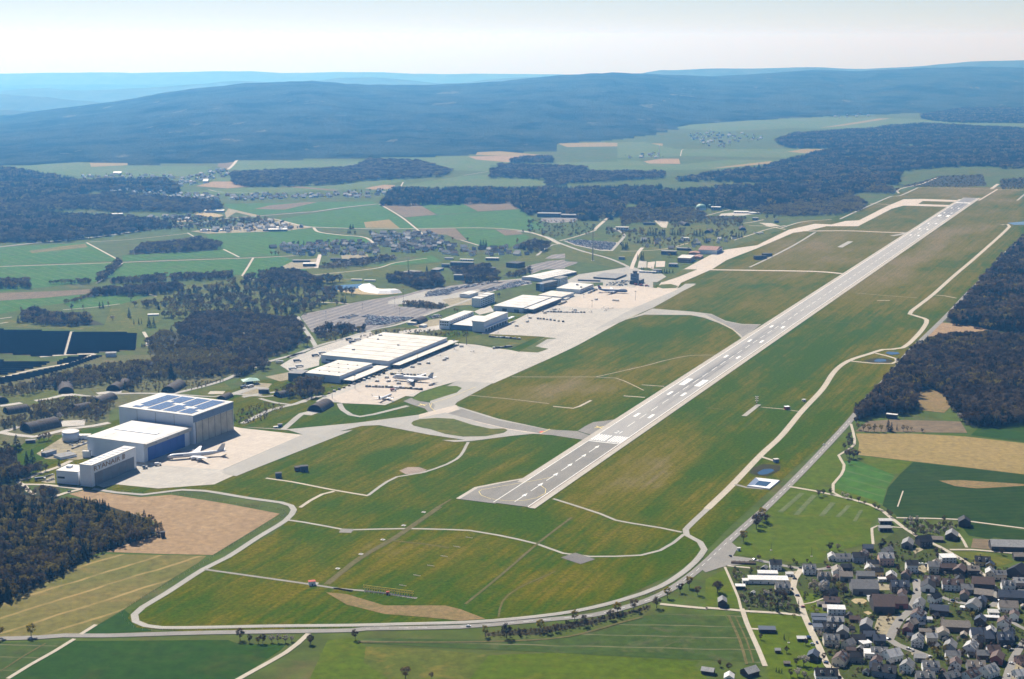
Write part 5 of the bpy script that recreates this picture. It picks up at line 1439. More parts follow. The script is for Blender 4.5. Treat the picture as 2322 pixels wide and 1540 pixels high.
TREES = [  # group phrase, view, [(x, y of foot, kind, height[, slim])]
    ('along the public road below the airfield', 'M', [(930, 682, 'b', 9), (1042, 690, 'r', 11), (1218, 652, 'y', 9), (1400, 600, 'y', 9), (1590, 592, 'r', 8), (1625, 560, 'y', 9), (1712, 542, 'r', 10), (1832, 532, 'r', 9), (1888, 478, 'y', 9), (1955, 450, 'r', 8), (2003, 425, 'y', 10), (1450, 630, 'r', 9), (1300, 655, 'r', 7), (1255, 668, 'r', 6), (1105, 672, 'r', 5)]),
    ('standing in the grass near the grey gable barn', 'M', [(2048, 462, 'r', 8), (2152, 455, 'r', 10)]),
    ('beside the striped field at the road', 'L', [(205, 1142, 'y', 10), (-6, 1152, 'y', 10)]),
    ('in the verge thicket where the pale lane leaves the road', 'L', [(1580, 1165, 'r', 9), (1640, 1182, 'r', 6), (1700, 1188, 'r', 6), (1730, 1188, 'r', 7), (1790, 1180, 'w', 6), (1830, 1182, 'w', 6), (1880, 1182, 'w', 6), (1920, 1175, 'w', 5), (2040, 1195, 'r', 7)]),
    ('standing beside the verge bank of the public road', 'M', [(245, 700, 'r', 8), (10, 722, 'r', 7), (510, 905, 'r', 10), (645, 905, 'r', 5)]),
    ('on the junction bend of the public road', 'V', [(275, 285, 'y', 10), (370, 190, 'r', 13), (385, 160, 'r', 11), (412, 130, 'y', 12), (440, 150, 'r', 10)]),
    ('in the village gardens', 'V', [(85, 650, 'r', 9), (1285, 338, 'r', 9), (905, 352, 'r', 8), (965, 345, 'w', 6), (1345, 350, 'r', 8), (790, 660, 'w', 11), (850, 668, 'w', 12), (1005, 675, 'r', 10), (935, 610, 'r', 8), (970, 640, 'b', 7), (715, 1190, 'w', 9), (660, 1185, 'r', 6), (670, 1270, 'w', 7), (830, 990, 'w', 7), (620, 1270, 'r', 6), (720, 1285, 'w', 6),
                                (440, 690, 'w', 7), (520, 700, 'r', 8), (560, 690, 'r', 6), (1740, 140, 'r', 6), (1400, 500, 'r', 5), (1945, 850, 'y', 6), (1970, 830, 'g', 6), (1900, 810, 'b', 5), (1850, 830, 'r', 5), (1650, 815, 'g', 5), (1410, 970, 'r', 7), (1330, 880, 'r', 4), (1670, 1120, 'b', 7), (1740, 1110, 'b', 8), (1760, 1180, 'b', 6), (1870, 1120, 'r', 6), (1650, 1080, 'r', 7), (2090, 1060, 'r', 5), (2310, 1050, 'r', 6), (2160, 380, 'r', 6), (2105, 355, 'r', 4), (1055, 920, 'b', 4), (400, 1000, 'r', 5), (590, 1095, 'r', 5), (730, 1040, 'r', 5), (860, 1150, 'r', 6), (170, 1225, 'r', 6), (105, 1195, 'r', 5), (2010, 760, 'r', 6), (1820, 780, 'b', 6), (640, 440, 'r', 4), (740, 440, 'r', 4), (390, 420, 'r', 5), (1230, 830, 'g', 4), (1255, 850, 'g', 4), (210, 520, 'b', 5), (220, 560, 'r', 4)]),
    ('clipped slim beside the village lanes', 'V', [(676, 795, 'c', 10, 0.55), (660, 805, 'c', 7, 0.6), (525, 800, 'c', 11, 0.55), (470, 790, 'c', 5, 0.6), (572, 1000, 'c', 5, 0.6), (515, 1235, 'c', 4, 0.6), (535, 1240, 'c', 4, 0.6), (555, 1245, 'c', 4, 0.6), (1395, 430, 'c', 6, 0.6), (1615, 450, 'c', 5, 0.5), (1480, 560, 'c', 8, 0.9), (1060, 680, 'c', 5, 0.9), (1085, 660, 'c', 5, 0.9), (1690, 1130, 'c', 5, 0.6), (1715, 1125, 'c', 5, 0.6)]),
    ('along the lane between the small fields', 'R', [(825, 1050, 'r', 8), (855, 1040, 'r', 6), (910, 1030, 'r', 6), (995, 1050, 'w', 5), (1030, 1065, 'w', 6), (1060, 1072, 'r', 4), (1115, 1090, 'r', 6), (1160, 1108, 'r', 4), (1235, 1138, 'r', 6), (1260, 1145, 'r', 5), (1350, 1200, 'r', 6), (1330, 1180, 'r', 5)]),
    ('in the thicket on the winding field track', 'R', [(1045, 815, 'r', 6), (1050, 770, 'r', 10), (1080, 775, 'r', 10), (1105, 765, 'r', 9), (1030, 760, 'r', 8), (1010, 705, 'r', 7), (1045, 690, 'r', 8), (1040, 650, 'r', 8), (1060, 665, 'r', 7), (1050, 620, 'r', 7)]),
    ('around the forest lodge', 'R', [(1330, 570, 'c', 13), (1355, 575, 'c', 11), (1395, 565, 'c', 7, 0.6), (1110, 560, 'b', 8), (1150, 570, 'b', 8), (1190, 575, 'b', 9), (1230, 578, 'b', 9), (1280, 578, 'b', 9), (1440, 572, 'b', 7), (1470, 572, 'b', 6), (1500, 570, 'b', 5), (1580, 580, 'r', 5), (1855, 495, 'w', 10), (1875, 500, 'w', 9), (1930, 480, 'w', 8), (1100, 520, 'r', 9)]),
    ('near the hangar car park', 'A', [(110, 640, 'c', 17, 1.4), (178, 740, 'c', 15, 1.1), (215, 742, 'c', 17, 1.1), (390, 745, 'c', 7), (290, 580, 'r', 10), (320, 575, 'r', 9), (260, 585, 'r', 8), (395, 445, 'w', 9), (300, 780, 'r', 8), (270, 790, 'r', 8), (270, 420, 'c', 9), (205, 430, 'c', 8)]),
    ('on the scrub slope below the solar field', 'A', [(1125, 165, 'c', 18, 1.2), (1000, 100, 'w', 8), (970, 95, 'w', 7), (880, 250, 'b', 12), (640, 190, 'r', 10), (860, 245, 'r', 11)]),
    ('in dark clumps on the airport land side', 'Q', [(520, 548, 'c', 15), (550, 550, 'c', 16), (585, 548, 'c', 15), (620, 548, 'c', 16), (675, 550, 'c', 15), (705, 552, 'c', 16), (735, 550, 'c', 15), (840, 545, 'c', 14), (870, 548, 'c', 13), (910, 545, 'c', 14), (945, 545, 'c', 14), (1125, 555, 'c', 14), (1160, 556, 'c', 15), (1200, 555, 'c', 14), (1240, 552, 'c', 13), (385, 645, 'c', 12), (445, 648, 'c', 12), (545, 655, 'c', 9), (190, 735, 'c', 16), (225, 738, 'c', 17), (245, 720, 'c', 15), (170, 700, 'r', 11), (675, 725, 'c', 13, 0.7), (1125, 630, 'c', 11), (1290, 650, 'c', 13), (1680, 580, 'c', 13), (1715, 585, 'c', 14), (1750, 575, 'c', 13), (430, 878, 'c', 18, 0.8), (455, 875, 'c', 17, 0.8), (382, 855, 'c', 10, 0.8), (700, 1045, 'c', 8), (735, 1045, 'c', 9), (765, 1045, 'c', 9), (800, 1040, 'c', 8), (845, 1038, 'c', 8), (545, 1015, 'c', 6), (520, 1000, 'c', 5), (460, 1000, 'c', 6), (435, 1000, 'c', 6), (570, 975, 'c', 4), (780, 830, 'r', 10), (800, 835, 'b', 9), (870, 720, 'r', 7), (650, 590, 'c', 7), (720, 650, 'b', 6), (860, 620, 'r', 8), (1000, 640, 'r', 7), (1060, 640, 'r', 8), (1500, 590, 'r', 9), (1560, 600, 'r', 9), (2080, 330, 'r', 10), (2180, 330, 'r', 10), (1790, 350, 'r', 11)]),
    ('in front of the car park lamp rows', 'N', [(470, 880, 'r', 15), (500, 885, 'r', 16), (525, 880, 'r', 13), (640, 885, 'r', 15), (665, 888, 'r', 14), (710, 890, 'r', 15), (760, 870, 'r', 12), (890, 890, 'b', 9), (950, 880, 'r', 9), (170, 1070, 'r', 16), (215, 1080, 'r', 17), (350, 900, 'r', 10)]),
    ('on the pond lawn by the car park', 'N', [(660, 500, 'c', 10), (685, 505, 'c', 12), (715, 500, 'c', 11), (365, 495, 'c', 8), (540, 460, 'r', 15), (560, 455, 'r', 14), (320, 400, 'r', 16), (445, 415, 'r', 15), (500, 400, 'r', 14), (650, 380, 'r', 13), (668, 395, 'r', 13), (735, 390, 'r', 13), (795, 408, 'r', 15), (820, 385, 'r', 13), (300, 560, 'c', 12), (380, 580, 'g', 8), (440, 470, 'b', 9), (600, 540, 'r', 9), (2190, 640, 'b', 8), (2150, 620, 'b', 6)]),
    ('standing free on the meadow by the mixed wood', 'P', [(1250, 325, 'c', 11), (1290, 322, 'c', 11), (1360, 300, 'b', 8), (1640, 240, 'r', 14), (1140, 180, 'r', 12), (2010, 120, 'c', 14), (2105, 115, 'c', 15), (1680, 530, 'c', 9, 0.6), (1740, 530, 'c', 11, 0.6), (1775, 525, 'c', 9, 0.6), (1410, 480, 'w', 9), (1870, 560, 'c', 16), (1930, 560, 'c', 15), (1620, 440, 'c', 16), (2150, 650, 'c', 13), (440, 390, 'c', 14), (480, 390, 'c', 13), (270, 385, 'b', 10), (2150, 1185, 'c', 19), (895, 340, 'r', 9), (1040, 335, 'b', 7)]),
    ('by the airport village', 'X', [(1220, 245, 'c', 17), (1255, 248, 'c', 18), (1290, 245, 'c', 17), (510, 570, 'c', 11), (1035, 715, 'c', 16), (850, 145, 'r', 8), (1045, 150, 'r', 7), (1780, 45, 'r', 7), (1810, 240, 'c', 12), (1860, 238, 'c', 12), (1760, 235, 'c', 11), (2010, 230, 'c', 12), (1700, 190, 'b', 12), (340, 670, 'w', 9), (1440, 890, 'b', 7), (1460, 890, 'r', 7)]),
    ('beside the lane above the airport village', 'U', [(1130, 55, 'c', 12, 1.3), (1165, 55, 'c', 12, 1.3), (1100, 115, 'c', 10), (1125, 112, 'c', 10), (1190, 130, 'g', 9), (1390, 130, 'r', 10), (1445, 220, 'c', 11), (1730, 245, 'c', 9), (1840, 270, 'c', 9), (90, 405, 'b', 9), (140, 400, 'g', 9), (180, 400, 'b', 8), (1020, 720, 'w', 7), (2135, 600, 'c', 10)]),
]
for phrase, v, l in TREES:
    for q in l:
        a = WORD[q[2]]
        noun = '' if q[2] == 'c' else ' tree'
        if q[2] == 'c' and len(q) > 4 and q[4] < 1:
            a = 'narrow dark conifer'
        tree(gv(v, q[0], q[1]), q[2], q[3], '%s%s %s' % (a, noun, phrase), '%s%s %s' % (a, noun, phrase), q[4] if len(q) > 4 else 1.0)
print('trees', NTREES, tcount)
# ================================================================== airport buildings
flat('panel_grey', (0.50, 0.55, 0.64), 0.6, 0.3, var=0.08, scale=0.05)
flat('panel_white', (0.70, 0.73, 0.78), 0.6, 0.3, var=0.08, scale=0.05)
flat('roof_white', (0.44, 0.425, 0.40), 0.7, 0.25, var=0.2, scale=0.06)
flat('roof_cream', (0.43, 0.405, 0.36), 0.7, 0.25, var=0.2, scale=0.06)
flat('fascia', (0.36, 0.35, 0.34), 0.6, 0.3, var=0.06)
flat('door_blue', (0.015, 0.065, 0.34), 0.5, 0.4, var=0.08)
flat('door_grey', (0.15, 0.16, 0.185), 0.55, 0.35, var=0.1)
flat('door_gold', (0.42, 0.385, 0.31), 0.5, 0.4, var=0.22, scale=0.08)
flat('dark_wall', (0.045, 0.055, 0.075), 0.6, 0.3, var=0.15)
flat('blue_wall', (0.13, 0.18, 0.29), 0.6, 0.3, var=0.12)
flat('brown_wall', (0.085, 0.062, 0.052), 0.8, 0.1, var=0.2)
flat('pink_wall', (0.36, 0.26, 0.22), 0.8, 0.1, var=0.1)
flat('roof_red', (0.26, 0.155, 0.125), 0.85, 0.1, var=0.15)
flat('roof_dark', (0.055, 0.055, 0.06), 0.8, 0.15, var=0.25)
flat('roof_grey', (0.19, 0.185, 0.18), 0.8, 0.15, var=0.2)
flat('seam', (0.11, 0.11, 0.115), 0.8, 0.2, var=0.2)
flat('glass_dark', (0.018, 0.022, 0.03), 0.15, 0.6, var=0.2)
flat('solar_blue', (0.045, 0.075, 0.16), 0.25, 0.6, var=0.2, scale=0.3)
flat('solar_dark', (0.007, 0.008, 0.024), 0.7, 0.15, var=0.25, scale=0.2)
flat('sign_gold', (0.26, 0.145, 0.05), 0.6, 0.3, var=0.05)
flat('earth_metal', (0.060, 0.048, 0.042), 0.85, 0.15, var=0.3, scale=0.3)
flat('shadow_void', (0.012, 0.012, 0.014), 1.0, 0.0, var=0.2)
flat('steel', (0.25, 0.25, 0.26), 0.45, 0.4, metal=0.3, var=0.1)
flat('dome_green', (0.22, 0.36, 0.30), 0.6, 0.3, var=0.1)
flat('rust_red', (0.30, 0.05, 0.03), 0.7, 0.2, var=0.1)
flat('yellow_paint', (0.62, 0.50, 0.05), 0.6, 0.3, var=0.1)


class Hall:
    """a rectangular building: roof corners front, right, left as seen, row of the foot under the front corner"""

    def __init__(self, name, label, cat, v, front, right, left, foot, group=None):
        b = gv(v, front[0], foot)
        self.H = max(2.5, height_of(b, px(v, 0, front[1])[1]))
        A, B, C = (gv(v, q[0], q[1], self.H) for q in (front, right, left))
        e1, e2 = B - A, C - A
        self.l1 = e1.length
        d = e1.normalized()
        n = Vector((-d.y, d.x, 0))
        self.l2 = abs(e2.dot(n))
        self.o = empty(name, (A.x, A.y, 0), math.atan2(d.y, d.x), label, cat, group)

    def wall(self, mat='panel_grey', z1=None, name='wall'):
        mb = MB()
        mb.box(0, self.l1, 0, self.l2, -0.5, (z1 or self.H) - 0.35)
        return mb.build(name, mat, self.o)

    def roof(self, mat='roof_white', n=1, axis=0, over=0.5, gap=0.5, rise=0.0, thick=0.55, seam='seam'):
        """roof of n panels with joints between them; rise makes a shallow ridge"""
        H, r = self.H, None
        mb = MB()
        mb.box(-over + 0.2, self.l1 + over - 0.2, -over + 0.2, self.l2 + over - 0.2, H - 0.45, H - 0.2)
        r = mb.build('roof', seam, self.o)
        L = self.l1 if axis == 0 else self.l2
        w = (L + 2 * over) / n
        for k in range(n):
            a, b_ = -over + k * w + (gap / 2 if k else 0), -over + (k + 1) * w - (gap / 2 if k < n - 1 else 0)
            mb = MB()
            if axis == 0:
                y0, y1 = -over, self.l2 + over
                if rise:
                    ym = (y0 + y1) / 2
                    mb.face([(a, y0, H), (b_, y0, H), (b_, ym, H + rise), (a, ym, H + rise)])
                    mb.face([(a, ym, H + rise), (b_, ym, H + rise), (b_, y1, H), (a, y1, H)])
                    mb.face([(a, y0, H), (a, ym, H + rise), (a, y1, H)])
                    mb.face([(b_, y0, H), (b_, y1, H), (b_, ym, H + rise)])
                    mb.face([(a, y0, H), (a, y1, H), (b_, y1, H), (b_, y0, H)])
                else:
                    mb.box(a, b_, y0, y1, H - 0.2, H + thick * 0.5)
            else:
                x0, x1 = -over, self.l1 + over
                if rise:
                    xm = (x0 + x1) / 2
                    mb.face([(x0, a, H), (xm, a, H + rise), (xm, b_, H + rise), (x0, b_, H)])
                    mb.face([(xm, a, H + rise), (x1, a, H), (x1, b_, H), (xm, b_, H + rise)])
                    mb.face([(x0, a, H), (x1, a, H), (xm, a, H + rise)])
                    mb.face([(x0, b_, H), (xm, b_, H + rise), (x1, b_, H)])
                    mb.face([(x0, a, H), (x0, b_, H), (x1, b_, H), (x1, a, H)])
                else:
                    mb.box(x0, x1, a, b_, H - 0.2, H + thick * 0.5)
            mb.build('roof_panel', mat, r)
        return r

    def right(self, name, x0, x1, z0, z1, mat, proud=0.3, parent=None):
        """a piece on the face seen on the right (fractions of its length and height)"""
        mb = MB()
        mb.box(x0 * self.l1, x1 * self.l1, -proud, 0.15, z0 * self.H, z1 * self.H)
        return mb.build(name, mat, parent or self.o)

    def left(self, name, y0, y1, z0, z1, mat, proud=0.3, parent=None):
        mb = MB()
        mb.box(-proud, 0.15, y0 * self.l2, y1 * self.l2, z0 * self.H, z1 * self.H)
        return mb.build(name, mat, parent or self.o)

    def top(self, name, x0, x1, y0, y1, h, mat, parent=None, z=0.3):
        mb = MB()
        mb.box(x0 * self.l1, x1 * self.l1, y0 * self.l2, y1 * self.l2, self.H + z, self.H + z + h)
        return mb.build(name, mat, parent or self.o)

    def windows(self, side, n, rows, z0, z1, a=0.04, b_=0.96, mat='glass_dark'):
        for r in range(rows):
            za = z0 + (z1 - z0) * (r + 0.25) / rows
            zb = z0 + (z1 - z0) * (r + 0.75) / rows
            w = (b_ - a) / n
            for k in range(n):
                (self.right if side == 'r' else self.left)('window', a + (k + 0.18) * w, a + (k + 0.82) * w, za, zb, mat, 0.12)


# --- the largest hangar with solar roof
h = Hall('hangar', 'largest grey hangar with blue solar panels on its white roof', 'hangar', 'A', (1270, 415), (1533, 322), (725, 372), 606)
h.wall('panel_grey')
rf = h.roof('roof_white', 1, over=0.6)
for bi, (x0, x1) in enumerate(((0.07, 0.93),)):
    for y0, y1 in ((0.06, 0.24), (0.265, 0.45), (0.475, 0.66), (0.685, 0.86)):
        for i in range(9):
            for j in range(3):
                if (i * 7 + j * 5 + int(y0 * 50)) % 17 == 0:
                    continue
                xa = x0 + (x1 - x0) * i / 9
                ya = y0 + (y1 - y0) * j / 3
                h.top('solar_panel', xa + 0.004, xa + (x1 - x0) / 9 - 0.004, ya + 0.003, ya + (y1 - y0) / 3 - 0.003, 0.25, 'solar_blue', rf, z=0.45)
h.right('door_header', 0.0, 1.0, 0.76, 0.97, 'blue_wall', 0.5)  # header above the doors, its blue colour paints the shadow band there
for k in range(6):
    d = h.right('hangar_door', 0.06 + k * 0.153, 0.06 + (k + 1) * 0.153 - 0.008, 0.0, 0.74, 'door_gold', 0.45)
for k in range(7):
    h.right('door_rail', 0.052 + k * 0.153, 0.060 + k * 0.153, 0.0, 0.75, 'seam', 0.6)
for k in range(1, 4):
    h.left('wall_joint', k * 0.25, k * 0.25 + 0.004, 0.0, 0.96, 'seam', 0.1)
# --- blue-door hangar
h = Hall('hangar', 'white-roofed hangar with bright blue sliding doors', 'hangar', 'A', (945, 600), (1245, 487), (592, 545), 726)
h.wall('panel_grey')
rf = h.roof('roof_white', 4, axis=1, gap=0.25, seam='fascia')
h.right('door_fascia', 0.0, 1.0, 0.80, 1.0, 'fascia', 4.0)
for k in range(5):
    h.right('hangar_door', 0.08 + k * 0.162, 0.08 + (k + 1) * 0.162 - 0.006, 0.0, 0.79, 'door_blue', 0.5)
h.top('skylight', 0.45, 0.52, 0.15, 0.9, 0.9, 'panel_white', rf)
for k in range(3):
    h.right('fascia_lamp', 0.2 + 0.25 * k, 0.215 + 0.25 * k, 0.86, 0.93, 'seam', 4.2)
# --- lettered hangar with annex
h = Hall('hangar', 'narrow white hangar with gold lettering above its grey doors', 'hangar', 'A', (600, 742), (893, 622), (512, 737), 886)
h.wall('panel_white')
rf = h.roof('roof_white', 1, over=0.3)
for k in range(9):
    h.top('skylight', 0.04 + k * 0.105, 0.075 + k * 0.105, 0.25, 0.8, 0.5, 'panel_grey', rf)
for k in range(5):
    h.right('hangar_door', 0.06 + k * 0.178, 0.06 + (k + 1) * 0.178 - 0.007, 0.0, 0.60, 'door_grey', 0.35)
txt = text_mesh('lettering', 'RYANAIR', h.H * 0.30, 'sign_gold', 0.08)
w0 = max(v_.co.x for v_ in txt.vertices) - min(v_.co.x for v_ in txt.vertices)
o = link('lettering', txt, h.o)
k = h.l1 * 0.58 / w0
o.scale = (k, 1.0, 1)
o.location = (h.l1 * 0.335, -0.5, h.H * 0.70)
o.rotation_euler = (math.pi / 2, 0, 0)
mb = MB()                                                    # the harp emblem after the lettering
for q in range(10):
    a0, a1 = -1.2 + 2.5 * q / 10, -1.2 + 2.5 * (q + 1) / 10
    R1, R2 = h.H * 0.135, h.H * 0.10
    cx_, cz_ = h.l1 * 0.70, h.H * 0.81
    mb.face([(cx_ + R1 * math.cos(a0), -0.5, cz_ + R1 * math.sin(a0)), (cx_ + R2 * math.cos(a0), -0.5, cz_ + R2 * math.sin(a0)), (cx_ + R2 * math.cos(a1), -0.5, cz_ + R2 * math.sin(a1)), (cx_ + R1 * math.cos(a1), -0.5, cz_ + R1 * math.sin(a1))])
mb.box(cx_ - h.H * 0.06, cx_ - h.H * 0.02, -0.55, -0.45, cz_ - h.H * 0.13, cz_ + h.H * 0.12)
for q in range(3):
    mb.box(cx_ + h.H * (0.0 + 0.03 * q), cx_ + h.H * (0.012 + 0.03 * q), -0.55, -0.45, cz_ - h.H * 0.10, cz_ + h.H * 0.09)
mb.build('emblem', 'sign_gold', h.o)
h2 = Hall('hangar_annex', 'low white annex built against the lettered hangar', 'building', 'A', (513, 786), (594, 745), (358, 780), 872)
h2.wall('panel_white')
rf = h2.roof('roof_white', 1, over=0.3)
h2.top('roof_unit', 0.45, 0.7, 0.62, 0.8, 2.4, 'panel_white', rf)
h2.left('sign_board', 0.62, 0.95, 0.42, 0.56, 'glass_dark', 0.2)
# --- big cargo hall
h = Hall('cargo_hall', 'biggest cargo hall with cream roof and long loading canopy', 'warehouse', 'B', (1280, 460), (1795, 255), (670, 412), 528)
h.wall('panel_grey')
rf = h.roof('roof_cream', 7, axis=0, gap=1.5)
h.left('window_band', 0.12, 0.93, 0.30, 0.50, 'dark_wall', 0.25)
h.left('gate', 0.80, 0.86, 0.0, 0.28, 'glass_dark', 0.25)
mb = MB()
mb.box(0.02 * h.l1, 1.05 * h.l1, -18, -0.2, h.H * 0.48, h.H * 0.53)
mb.build('canopy', 'roof_cream', h.o)
for k in range(14):
    mb = MB()
    x = (0.04 + k * 0.0775) * h.l1
    mb.box(x, x + 0.6, -17.2, -16.6, 0, h.H * 0.48)
    mb.build('canopy_post', 'seam', h.o)
    h.right('dock_door', 0.03 + k * 0.069, 0.03 + k * 0.069 + 0.045, 0.0, 0.38, 'dark_wall', 0.3)
for x, y, s in ((0.25, 0.75, 4), (0.55, 0.35, 3), (0.7, 0.8, 3), (0.85, 0.9, 5)):
    h.top('roof_unit', x, x + s / h.l1, y, y + s / h.l2, 1.8, 'steel', rf)
# --- smaller cargo hall
h = Hall('cargo_hall', 'smaller cream-roofed cargo hall beside the tall bare trees', 'warehouse', 'B', (850, 592), (1138, 480), (525, 568), 657)
h.wall('panel_grey')
rf = h.roof('roof_cream', 4, axis=0, gap=1.1)
for i in range(3):
    for j in range(3):
        h.top('roof_vent', 0.2 + 0.28 * i, 0.2 + 0.28 * i + 1.6 / h.l1, 0.2 + 0.28 * j, 0.2 + 0.28 * j + 1.6 / h.l2, 0.8, 'seam', rf)
mb = MB()
mb.box(0.03 * h.l1, 1.14 * h.l1, -22, -0.2, h.H * 0.42, h.H * 0.50)
mb.build('canopy', 'roof_cream', h.o)
for k in range(9):
    mb = MB()
    x = (0.04 + k * 0.13) * h.l1
    mb.box(x, x + 0.6, -21.2, -20.6, 0, h.H * 0.42)
    mb.build('canopy_post', 'seam', h.o)
    h.right('dock_door', 0.04 + k * 0.105, 0.04 + k * 0.105 + 0.07, 0.0, 0.36, 'dark_wall', 0.3)
h = Hall('cargo_annex', 'dark annex at the left end of the smaller cargo hall', 'building', 'B', (518, 572), (578, 540), (405, 562), 642)
h.wall('dark_wall')
h.roof('roof_grey')
# --- office slab hall group
h = Hall('office_slab', 'white office slab with ribbon windows beside a cube hall', 'building', 'C', (392, 590), (577, 518), (330, 580), 655)
h.wall('panel_white')
h.roof('roof_white', 3, gap=0.3)
h.windows('r', 12, 2, 0.35, 0.95)
h.windows('l', 4, 2, 0.35, 0.95)
h = Hall('flat_hall', 'low flat hall between office slab and cube hall', 'warehouse', 'C', (566, 628), (740, 560), (400, 620), 666)
h.wall('blue_wall')
rf = h.roof('roof_white', 4, gap=0.4)
h.top('roof_unit', 0.35, 0.42, 0.35, 0.43, 2.5, 'steel', rf)
h = Hall('cube_hall', 'tall pale cube hall on the edge of the apron', 'warehouse', 'C', (655, 597), (835, 525), (568, 590), 678)
h.wall('panel_grey')
h.roof('roof_white', 3, gap=0.3)
h.right('dock_canopy', 0.0, 1.18, 0.40, 0.46, 'panel_white', 5.0)
for k in range(8):
    h.right('dock_door', 0.05 + k * 0.115, 0.05 + k * 0.115 + 0.08, 0.0, 0.32, 'dark_wall', 0.3)
# --- passenger side hall and terminal
h = Hall('freight_hall', 'long white hall with a lean-to next to the terminal', 'warehouse', 'C', (950, 492), (1165, 410), (718, 478), 530)
h.wall('panel_grey')
h.roof('roof_white', 5, axis=0, gap=1.3)
h.left('gate', 0.15, 0.3, 0.0, 0.6, 'dark_wall')
h.left('gate', 0.55, 0.7, 0.0, 0.6, 'dark_wall')
mb = MB()
mb.box(0.0, 1.02 * h.l1, -21, -0.3, h.H * 0.80, h.H * 0.88)
mb.build('lean_to_roof', 'roof_white', h.o)
mb = MB()
mb.box(0.5, 1.01 * h.l1, -20, -19.4, 0, h.H * 0.80)
mb.build('lean_to_wall', 'dark_wall', h.o)
h = Hall('terminal', 'cream-roofed low terminal wing facing the apron', 'terminal', 'K', (722, 722), (940, 648), (292, 697), 785)
h.wall('panel_white')
h.roof('roof_cream', 4, gap=0.4)
h.windows('r', 14, 1, 0.25, 0.8)
h = Hall('terminal', 'longest white terminal wing behind the parked blue airliner', 'terminal', 'K', (1040, 595), (1285, 498), (600, 578), 668)
h.wall('panel_white')
rf = h.roof('roof_white', 5, gap=0.4)
h.windows('r', 18, 2, 0.2, 0.95)
h.top('roof_unit', 0.6, 0.66, 0.45, 0.52, 3, 'steel', rf)
h.top('roof_unit', 0.3, 0.34, 0.1, 0.16, 2.5, 'steel', rf)
h = Hall('gate_tent', 'small white gate tent in front of the terminal', 'tent', 'K', (790, 765), (868, 735), (740, 745), 788)
h.wall('panel_white')
h.roof('roof_white', 1, rise=2.0)
h = Hall('office_block', 'dark blue office block with grey stair tower', 'building', 'K', (380, 497), (650, 437), (240, 492), 620)
h.wall('dark_wall')
h.roof('roof_grey', 3, gap=0.4)
h.windows('r', 12, 3, 0.05, 0.95)
h.windows('l', 5, 4, 0.05, 0.95)
h.right('stair_tower', -0.14, 0.0, 0.0, 1.08, 'blue_wall', 5.0)
h = Hall('office_block', 'pale office cube rising above the terminal roof', 'building', 'K', (700, 405), (830, 362), (600, 388), 532)
h.wall('panel_white')
h.roof('roof_grey', 2, gap=0.3)
h.windows('r', 7, 4, 0.15, 0.95)
h.windows('l', 4, 4, 0.15, 0.95)
h = Hall('white_hall', 'wide white hall with shallow ridged roof by the car park', 'warehouse', 'K', (385, 412), (990, 278), (20, 374), 463)
h.wall('panel_grey')
h.roof('roof_white', 8, axis=0, gap=1.3, rise=2.5)
h.right('window_band', 0.62, 0.99, 0.1, 0.7, 'dark_wall')
h = Hall('slab_block', 'grey-green row of tall slab blocks with flat roofs', 'building', 'C', (628, 422), (735, 382), (572, 414), 486)
h.wall('panel_grey')
h.roof('roof_white', 3, gap=6)
h.windows('r', 8, 4, 0.05, 0.95)
h.left('white_end', 0.1, 0.9, 0.0, 0.96, 'panel_white')
h = Hall('shed', 'small white shed behind the slab blocks', 'shed', 'C', (540, 393), (612, 371), (475, 386), 419)
h.wall('panel_white')
h.roof('roof_white', 2, gap=0.3, rise=1.5)
h = Hall('parking_deck', 'grey flat-topped deck with dark open sides', 'building', 'K', (1665, 398), (1862, 322), (1265, 378), 428)
h.wall('dark_wall')
h.roof('roof_grey', 3, gap=0.4, over=1.5)
h = Hall('link_building', 'slim blue-grey link building behind the terminal', 'building', 'K', (1390, 432), (1402, 422), (1030, 402), 458)
h.wall('blue_wall')
h.roof('roof_grey')
# control tower
h = Hall('control_tower', 'blue-grey control tower with glazed cab beside the apron', 'tower', 'K', (2035, 322), (2082, 312), (1900, 318), 505)
h.wall('blue_wall')
h.roof('roof_grey', over=1.0)
cx_, cy_ = h.l1 * 0.5, h.l2 * 0.45
R = max(5.0, h.l2 * 0.34)
oct8 = lambda r, a=0.39: [(cx_ + r * math.cos(a + q * math.pi / 4), cy_ + r * math.sin(a + q * math.pi / 4)) for q in range(8)]
MB().prism(oct8(R * 0.85), h.H, h.H + 2.2).build('cab_base', 'blue_wall', h.o)
MB().prism(oct8(R), h.H + 2.2, h.H + 5.4).build('cab_glazing', 'glass_dark', h.o)
MB().prism(oct8(R * 1.12), h.H + 5.4, h.H + 6.3).build('cab_roof', 'roof_grey', h.o)
MB().tube((cx_, cy_, h.H + 6.3), (cx_, cy_, h.H + 13), 0.2, 0.08).build('aerial', 'steel', h.o)
h.windows('l', 6, 3, 0.2, 0.9)
h = Hall('tower_annex', 'dark low annex at the foot of the control tower', 'building', 'K', (2062, 445), (2172, 405), (1885, 445), 512)
h.wall('dark_wall')
h.roof('roof_grey')
h.right('white_stair', -0.02, 0.05, 0.0, 1.2, 'panel_white', 0.6)
